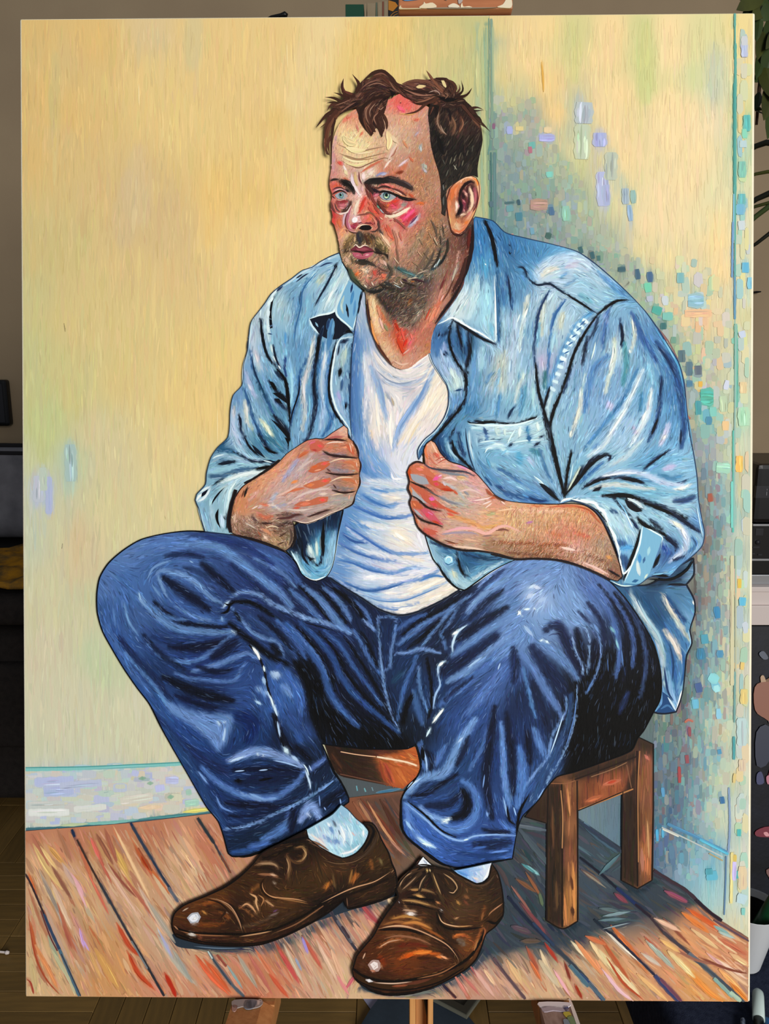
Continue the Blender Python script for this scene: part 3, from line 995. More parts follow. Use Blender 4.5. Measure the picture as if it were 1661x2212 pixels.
WALL_DAB = 'a8bcae 8fb0a4 9fb4c8 a3b0d8 b9c7a2 c9b9a0 d8c894 7aa59c 8a9a97 b08f92'
WALL_HATCH = [dict(len=90, w=9, cover=0.9, jit=0.014, hue=0.007, fixed=1, ang=90, wob=0.05, k=5),
  dict(len=40, w=3.0, cover=0.30, jit=0.024, hue=0.008, fixed=1, ang=90, wob=0.05, k=4)]
region('painted_left_wall', '44,41 1060,33.5 1060,1700 500,1790 56,1800', '''
.dcbb79 60,60 60,200 55,330
.e0be7b 200,80 150,250
.d8bd82 120,130 130,300 240,420
.e4c687 420,70 520,120 600,80 560,230
.e5c988 330,180 400,260 640,330
.e7cf97 700,60 640,220 680,130
.e4c57d 850,70 780,100
.cfc184 930,70 990,80
.dac686 900,120
.bfbd85 1020,60
.b9bc8a 1045,100 1040,300 1040,420
.c7c084 1000,180 1030,180
.e2c27c 480,400 560,420 590,250
.d5bb86 330,430 280,480 350,500
.dbc187 260,560 400,600
.ebcf92 640,450 690,380 600,520
.e9cc8c 520,560 600,600
.d0be83 90,540 60,560 160,520
.cac28a 60,620
.d7c387 200,620 160,700
.c6c58c 60,760 70,860
.cfc68a 140,790 150,860
.dac588 300,720 260,820
.e2c785 420,760 400,860
.e6ca86 450,880 480,780
.c1c98e 90,930 110,880
.c9cba0 60,980
.bcc9a4 150,990
.bfc6b4 90,1040
.d4c89c 240,1000 200,930
.decb93 350,960 400,1020
.d8cb98 400,1100 330,1080
.c5caae 60,1120 60,1180
.ccc9a4 120,1110
.d3c49c 170,1170 165,1230
.d4cb9c 280,1120 230,1090
.cfcba6 120,1250 60,1300 160,1320
.c6c9a2 180,1290
.d0c9aa 110,1390 70,1420
.c6cca8 200,1400 230,1440
.d0cdae 90,1500 170,1500 120,1580
.cfceae 260,1560 300,1620 200,1600 330,1620
.cbcdae 70,1610 130,1630
.c5cdc4 100,1700 100,1740 200,1740 60,1760
.bcc6d6 120,1680 150,1690
.c6c9be 300,1740 250,1680
.d2c9b4 380,1690 350,1740 400,1720
.dcc492 330,60
.c5c0c4 330,1690
~d2bb8c*.6 60 280,380 270,520
~e2bf78 50*.5 110,90 105,260
~c9bf88 26*.5 120,120 118,280
~ccc49a 50*.5 420,30 418,140
~ecc67c 60*.5 465,370 455,520
~d8c096 60*.5 300,330 300,470
~c3c98e 50*.7 90,880 95,990
~b8c8b0 40*.8 150,960 150,1060
~b9c2d0 34*.9 78,1030 78,1090
~aebedd 26*.9 102,1030 106,1105
~d6c096 36*.5 172,1110 165,1210
~bccca4 60*.5 200,1400 232,1470
~8fae9a 12*.5 1030,50 1032,200 1036,330
~8aa488 9*.8 1052,60 1054,200 1056,330 1058,490
.e6cb8c 680,250 690,330 650,560
.e3c680 760,150 830,140
.c9c189 980,240 990,170
.b9b98a 1040,200 1035,480
.d9d0a4 500,1200 700,1300
.d2cfb0 420,1700 700,1600
@4c5458 726,1668 780,1681 840,1694 872,1702 868,1712 755,1725 730,1700
@4c5458 860,1690 1060,1640 1060,1720 860,1740
2f86a8 10 770,1697 772,1708
3890a8 11 787,1702 790,1710
3a6c8c 7 803,1700 806,1708
3f7090 6 812,1712 850,1706 866,1703
=14202c 3 755,1724 812,1716 868,1709
~7a9a82 7*.8 1050,45 1051,140 1054,250
=6f9484 3 1056,40 1057,160 1058,300
=9fb28c 4 1050,60 1050,240
=8aa684 3 1053,200 1055,330 1056,480
8fae90 3 1045,60 1047,160
b4bf8c 6 1042,80 1043,200
c7c58c 8 1030,110 1032,210
a8b78a 5 1046,260 1047,420
98b08f 6 1040,330 1044,470
d8c48a 2 520,160 521,260
f0dca4 2 470,880 470,960
f0dca4 2 620,90 621,150
e8d49c 2 520,330 521,420
f2dfa8 2 300,180 301,230
c8b078 2 340,520 341,560
=7fc4c0 7 54,1662 160,1660 290,1655 420,1648
=4f9c9c 2.5 54,1658 180,1656 300,1651 420,1645
=3f6f7a 6 56,1791 160,1786 284,1774 380,1764 455,1755
=2c4a5c 3 56,1794 160,1789 284,1777 455,1758
7ab8b0 6 170,1780 240,1776 300,1770
4f8f90 5 300,1769 380,1761 450,1752
d8d070 8 395,1754 430,1750 455,1748
b8c8a0 6 130,1783 190,1779
=b4bfe2 18 75,1690 110,1688 160,1686
=b0bce0 20 95,1710 160,1706
=b8c2dc 14 130,1698 220,1690
=c4ccc8 16 60,1740 140,1738
=dfe4e0 14 62,1755 150,1754
=d8dcd6 12 160,1748 230,1742
=d2cfc2 16 260,1730 330,1720
=b8bfe4 15 358,1685 386,1685
=bcc2ea 14 336,1704 356,1700
=b8c0e2 12 285,1668 300,1672
7fa890 9 300,1682 316,1680
8fb49a 8 318,1692 332,1691
86b096 10 362,1722 376,1720
=9fc4b4 12 402,1712 414,1710
=a4ccbc 14 400,1736 430,1732
e0c8a8 9 300,1745 350,1742
e8d0b0 8 324,1745 335,1740
8fb0b0 6 225,1712 235,1710
=cfd4c8 5 240,1720 262,1716
=a6c0bc 22 152,960 154,1040
=bcc4cf 20 84,1028 84,1085
=b0bad8 12 106,1030 106,1110
=bccabc 14 93,1010 95,1060
''', sp=8.0, hatch=WALL_HATCH, dab=[dict(poly='60,1662 420,1652 455,1738 300,1768 60,1786', n=330, sx=30, sy=13, pal='c2cacc b4bfe0 b8c4dc c9ccbe d4ccb8 c9d2cc bfd2c8 d0cfd0 d8c8b4', m0=.25, m1=.9)], label='pale yellow painted wall on the left of the man')
region('painted_right_wall', '1057,33.5 1627,29 1617,2030 1480,1930 1340,1840 1057,1700', '''
.e7cc94 1110,120 1130,60
.dcc98e 1090,170 1080,60
.d0c992 1075,120
.ecd094 1150,140 1180,60
.cfc98d 1235,90 1240,60
.edd19a 1300,120 1320,60 1340,200
.cbca8e 1385,60 1390,120 1395,180
.edd4a0 1450,120 1440,220 1440,60
.d5cf98 1520,60 1510,110
.c9cdae 1545,140 1550,190
.ccd09c 1500,160
.ecc98a 1180,180 1200,240
.c9c495 1110,190 1090,220
.bcc1a0 1240,230 1245,280
.ead19c 1330,280 1300,230 1350,340
.ecd4a2 1450,300 1480,240 1500,330
.e8d3ab 1540,260
.d7cf9c 1240,330
.dcd29e 1330,430 1320,400
.e8d3a4 1420,420 1400,480 1460,480
.dbd3a6 1540,420 1520,480
.ead2a0 1480,400
.e2d19c 1380,540 1440,560
.ecd098 1550,520 1560,580 1540,480
.d9cda2 1480,580
.dbcba0 1480,640 1540,660
.c8c6a0 1440,640
.e8c494 1510,690 1480,692
.b8c0a4 1500,620
.8f9f90 1085,260 1090,300
.7f9490 1080,340 1100,360
.a3a99a 1150,290
.9ba595 1140,250
.78918c 1100,400 1120,440
.6f8b88 1085,440 1100,480
.8a9c90 1180,400
.7b918b 1160,430 1150,480
.8fa393 1230,440
.a9b493 1270,440 1210,350
.7f9390 1200,500 1170,520
.84968e 1250,540 1290,560
.a8b39c 1310,520
.8d9c8c 1330,590
.9fae98 1360,570
.b5bd9c 1400,600
.98a892 1380,640
.7fa394 1420,690
.9db098 1450,700
.b4b898 1490,740
.c9c49e 1540,760 1560,720
.8d9c90 1455,770
.a8ac94 1490,800
.c7c3a0 1540,840 1560,900
.8a9896 1490,850
.c2bf9a 1520,880
.8f8f80 1490,900
.6aa79b 1525,870
.7bb5a8 1540,900 1530,920
.7f8d8a 1500,950
.8a98a6 1530,960
.8f9aa0 1540,1000
.c9c8a4 1570,980
.77838c 1520,1020
.86969c 1545,1060
.95b5b0 1565,1040
.70746f 1512,1060
.6f6660 1515,1120
.7f8f90 1545,1120
.8fbab2 1570,1110
.6b645c 1522,1180
.7a8a88 1545,1200
.a8bfb2 1575,1200
.706d66 1510,1230
.7d8f8e 1540,1270
.c9cca6 1572,1290
.666660 1500,1290
.7e8884 1525,1330
.8ba4a8 1545,1350
.c5c8a2 1570,1400
.64665f 1510,1400
.6b7676 1500,1440
.6a93a0 1530,1410
.5f6a66 1490,1500
.7a9298 1525,1470
.c9caa2 1565,1480
.5a6866 1470,1540 1440,1560
.5b6e70 1430,1590
.6b8488 1500,1560
.a9bfb0 1535,1560
.c8caa6 1565,1580
.4f6270 1430,1640
.50606a 1440,1700 1450,1660
.5d6f76 1480,1640
.86a3a8 1520,1640
.bfcaa8 1555,1680
.486074 1425,1740 1440,1760
.55687a 1460,1740
.7f9aa2 1500,1720
.a8c0b4 1540,1740
.c3cdb0 1560,1760
.486480 1420,1800 1430,1840
.4f6a82 1450,1860
.6b9aac 1500,1830
.86b4c0 1530,1840 1510,1880
.9fc4c4 1540,1920
.7fa4b4 1480,1880
.e3cf90 1600,60 1605,140
.c8c98f 1605,240
.d4d09a 1600,200
.b8c9a4 1606,320
.cfcfa8 1600,400
.d4d2ae 1608,480
.c9ccb0 1600,560
.d0d2b0 1606,640
.c9c495 1600,680
.cbccb4 1605,760
.c4c8ae 1600,830
.b9ceb0 1600,900
.c6cbb0 1605,960
.cbccaa 1600,1060
.c1c6b4 1602,1150
.c9d2b4 1600,1250
.b9c9bc 1602,1350
.c9c8b4 1602,1450
.b7c8c2 1600,1560
.c9c9b4 1600,1650
.c2ccc2 1600,1750
.cdd0bc 1600,1850
.c1ccba 1600,1950
.cdc9a8 1600,1990
~5f8a80 6*.8 1058,300 1060,420 1060,490
~cdc98a 40*.7 1236,60 1238,170
~c8ca88 44*.7 1392,60 1396,140 1392,215
~b9c2ac 34*.6 1540,100 1540,210
~c3c48c 30*.6 1258,260 1256,380
~a8b8c4 26*.7 1252,210 1250,270
~adbfae 30*.6 1340,380 1340,420
~b9c49a 30*.6 1310,420 1312,460
.a4b39a 1062,100 1062,200
.8fa090 1064,300
.6f8a88 1064,420 1066,480
.8a9a90 1200,640 1300,800
.6b7478 1420,1000 1400,1300
=7f9a88 5 1061,42 1062,160 1063,300
~6f8a84 10*.8 1066,250 1066,380 1066,490
=48706c 3 1060,330 1061,400 1062,486
=5f7f80 6 1068,330 1069,480
=a4b48e 3 1064,60 1065,200
d9a850 4 1169,135 1172,165 1174,200
=a4aed8 27 1295,288 1295,318
=b0b8d8 24 1300,372 1303,446
=a4aed0 14 1308,400 1310,444
=a8aede 15 1164,299 1197,299
=b0bcc4 34 1262,222 1260,268
=bcc8b0 30 1258,270 1256,345
=b4bfae 24 1320,330 1318,390
=a0b4c0 14 1350,408 1351,442
=93b0cc 10 1358,444 1362,478
=8fb0a8 11 1366,412 1368,440
=8cb8c6 28 1485,650 1519,650
=7ab0b4 15 1469,590 1469,612
=d8c88e 10 1113,279 1130,279
=e0caa0 12 1174,282 1191,282
=a4aede 12 1100,274 1101,291
=7fcabc 14 1186,372 1187,384
=8fc0ae 16 1221,446 1223,478
=6fb0a8 14 1148,308 1150,322
=b07080 8 1144,318 1146,332
=86607a 6 1066,268 1066,280
=b08f80 22 1145,443 1182,443
=6a9aa0 16 1100,445 1102,458
=4a8090 14 1120,460 1121,478
=4f6f90 10 1190,448 1192,466
=3f6468 9 1252,534 1256,548
=3c6068 9 1277,545 1281,560
=47706e 8 1292,553 1293,564
=40606a 11 1334,583 1350,582
=45647a 10 1375,582 1378,604
=48688a 12 1402,588 1404,610
=56707a 9 1060,436 1062,448
=4f7074 5 1090,440 1110,438
=3f5c68 6 1119,432 1121,444
=c08f80 9 1108,520 1104,506
=44645e 12 1178,508 1190,512
=6f9fb4 9 1148,493 1150,507
=70c8a8 14 1397,612 1400,632
=4fa89a 16 1408,668 1428,674
=7abcb0 16 1430,684 1452,684
=3f6f70 12 1432,698 1432,712
=6f9a88 11 1454,728 1454,742
=56707a 14 1471,757 1472,783
=5a7684 13 1488,782 1488,812
=5f6a78 14 1507,790 1508,810
=4f7c98 14 1482,829 1495,829
=dcae50 9 1512,824 1512,836
=e2b890 15 1478,678 1536,677
=c4cfd4 12 1434,640 1437,660
=b0b8c8 14 1402,640 1404,652
~5cb0a0 40*.7 1524,855 1528,900
=58b0a0 34 1512,858 1540,858
=4f98a0 12 1507,866 1508,896
=7fc4b8 14 1538,880 1540,900
=4f88a4 12 1530,900 1530,918
=c8cfe0 10 1570,822 1566,842
=b4c8a8 14 1560,856 1562,890
=e4c08c 14 1566,910 1566,930
=9fcfb4 20 1546,1010 1576,1012
=a0604c 5 1422,714 1430,724 1438,737
~9a6a58 8*.7 1422,715 1450,762 1468,800
=b06850 5 1478,908 1484,900 1490,905
=a05a48 10 1532,1066 1534,1084
=b04838 6 1504,1100 1505,1150
~5a4a44 12*.8 1500,1020 1508,1090 1518,1150 1518,1190
~4f4a48 12*.8 1500,1240 1504,1300 1504,1340 1492,1400
~4f4844 12*.8 1486,1420 1480,1480 1470,1540
=4f9aa8 9 1452,1320 1452,1346
=3f7fa0 16 1512,1400 1513,1424
=4f8cb0 13 1554,1404 1554,1420
=4f9ab0 15 1520,1370 1522,1390
=3f84b0 12 1546,1310 1550,1335
=74b8cc 16 1540,1470 1548,1490
=a0dce0 12 1545,1480 1549,1494
=88cfd4 18 1530,1460 1550,1470
=486090 14 1506,1475 1510,1495
=6ab4d0 14 1500,1510 1502,1530
=8ac4dc 10 1550,1530 1552,1552
=4f90b4 10 1552,1618 1554,1628
=b06a58 5 1478,1560 1486,1554 1496,1558
=8f4f58 6 1488,1570 1489,1590
=a04848 6 1466,1655 1467,1690
=8f5058 8 1482,1630 1484,1648
=3f6f9c 10 1558,1720 1560,1735
=5a98c0 7 1430,1700 1432,1720
=4fa0c8 6 1418,1790 1419,1816
=58a8cc 5 1430,1790 1431,1808
=5fb0c8 22 1536,1880 1537,1900
=4f9aa8 16 1530,1875 1531,1888
~4f6a80 12*.8 1412,1772 1470,1800 1570,1842
=b4bcb8 3 1428,1786 1480,1810 1560,1850
=4f84a8 6 1440,1778 1500,1806 1570,1840
=58b0cc 5 1510,1812 1545,1830 1572,1844
=d8d8c8 3 1430,1790 1465,1806
=a89870 3 1530,1842 1560,1858
=56789c 3 1567,1848 1566,1900 1563,1975
=7f98b8 4 1573,1700 1575,1780 1572,1840
=dcd08c 6 1580,1840 1578,1950
=58a49c 4 1586,30 1586,60
=459a92 5 1587,95 1587,180 1586,300
=459a92 6 1586,180 1586,420
=62aaa0 4 1586,400 1586,520
=7fc0d8 3 1584,420 1583,520
=6f98c0 4 1582,480 1581,530 1580,600
=5f94b4 4 1586,560 1586,690
=4f9f90 5 1589,710 1590,800 1590,880
=6fb8a4 6 1588,700 1588,880
=5ab8a8 4 1583,930 1583,1040 1582,1150
=78ccc0 5 1580,1040 1580,1140
=9fb8a4 3 1588,1200 1588,1400
=b4b89c 3 1588,1280 1588,1500
=6f9c98 4 1586,1450 1585,1560
=4f9aa0 5 1584,1590 1584,1640
=c8c4a0 7 1580,1200 1580,1480
=b4bcd8 13 1606,95 1607,125
=c4c8cc 12 1606,80 1607,100
=5fb4b0 14 1612,250 1612,285
=86cfb4 10 1606,280 1608,300
=b4ccd0 16 1604,305 1604,320
=7fbcac 15 1602,350 1602,385
=6ab0b4 15 1601,420 1601,445
=74b0cc 18 1598,442 1598,465
=c4d0d4 14 1600,478 1601,498
=64b0d0 15 1609,568 1609,590
=80c0d8 10 1618,600 1618,625
=c0cce0 14 1600,716 1604,730
=dcc498 14 1604,826 1604,850
=aad4b4 22 1604,880 1606,920
=e8b862 14 1596,985 1595,1020
=d8b850 8 1596,1250 1596,1270
=5fb4d4 14 1603,1290 1602,1308
=dcc074 8 1603,1430 1601,1446
=d8c47c 14 1606,1488 1605,1520
=b4cccc 18 1600,1550 1601,1610
=d4c0a4 14 1602,1640 1602,1665
=d4bf80 6 1586,1670 1584,1690
=4fb0b0 9 1595,1790 1595,1805
=d0b860 7 1586,1845 1586,1865
=54aaa8 9 1592,1880 1591,1896
=d8c4a0 16 1602,1870 1603,1920
=c8bff0 8 1585,1860 1584,1900
=b4d0d8 20 1604,1930 1598,1950
=7fc4bc 8 1604,1960 1604,1975
=58a49c 3 1586,34 1587,200 1587,420 1586,600
=8fb4ac 3 1588,700 1586,900 1584,1140
''', sp=7.0, hatch=WALL_HATCH, dab=[dict(poly='1064,215 1150,215 1190,300 1240,370 1290,480 1400,590 1480,680 1520,760 1560,830 1575,1000 1580,1300 1580,1500 1560,1760 1500,1900 1420,1880 1420,1540 1500,1300 1510,1100 1480,860 1400,700 1280,575 1100,500 1062,480',
   n=2300, sx=12, sy=20, pal=WALL_DAB, m0=.05, m1=.36),
 dict(poly='1420,1540 1500,1300 1520,1000 1560,1000 1572,1480 1540,1700 1480,1860 1420,1850', n=700, sx=9, sy=26, pal='4f8fa0 6aaab4 84c4c4 5a7090 8a8a94 9a6a68 54707c 7fb0b8 c8c8a0 3f7f98', m0=.1, m1=.5),
 dict(poly='1400,560 1480,560 1580,640 1580,1000 1500,900 1460,760', n=130, sx=15, sy=24, pal='8fc0b4 a8c4d4 e0b88a d9cf9a 7fb4c4 c4c9d4 c8d0a8', m0=.25, m1=.65),
 dict(poly='1590,60 1618,60 1612,1990 1590,1960', n=90, sx=14, sy=34, pal='8fc4b4 b4c8d4 e0c88c d8cf9c 7fb8cc c8ccd8 c8d4b0 dcc0a0', m0=.25, m1=.8)], label='painted wall on the right with teal and lilac dabs')

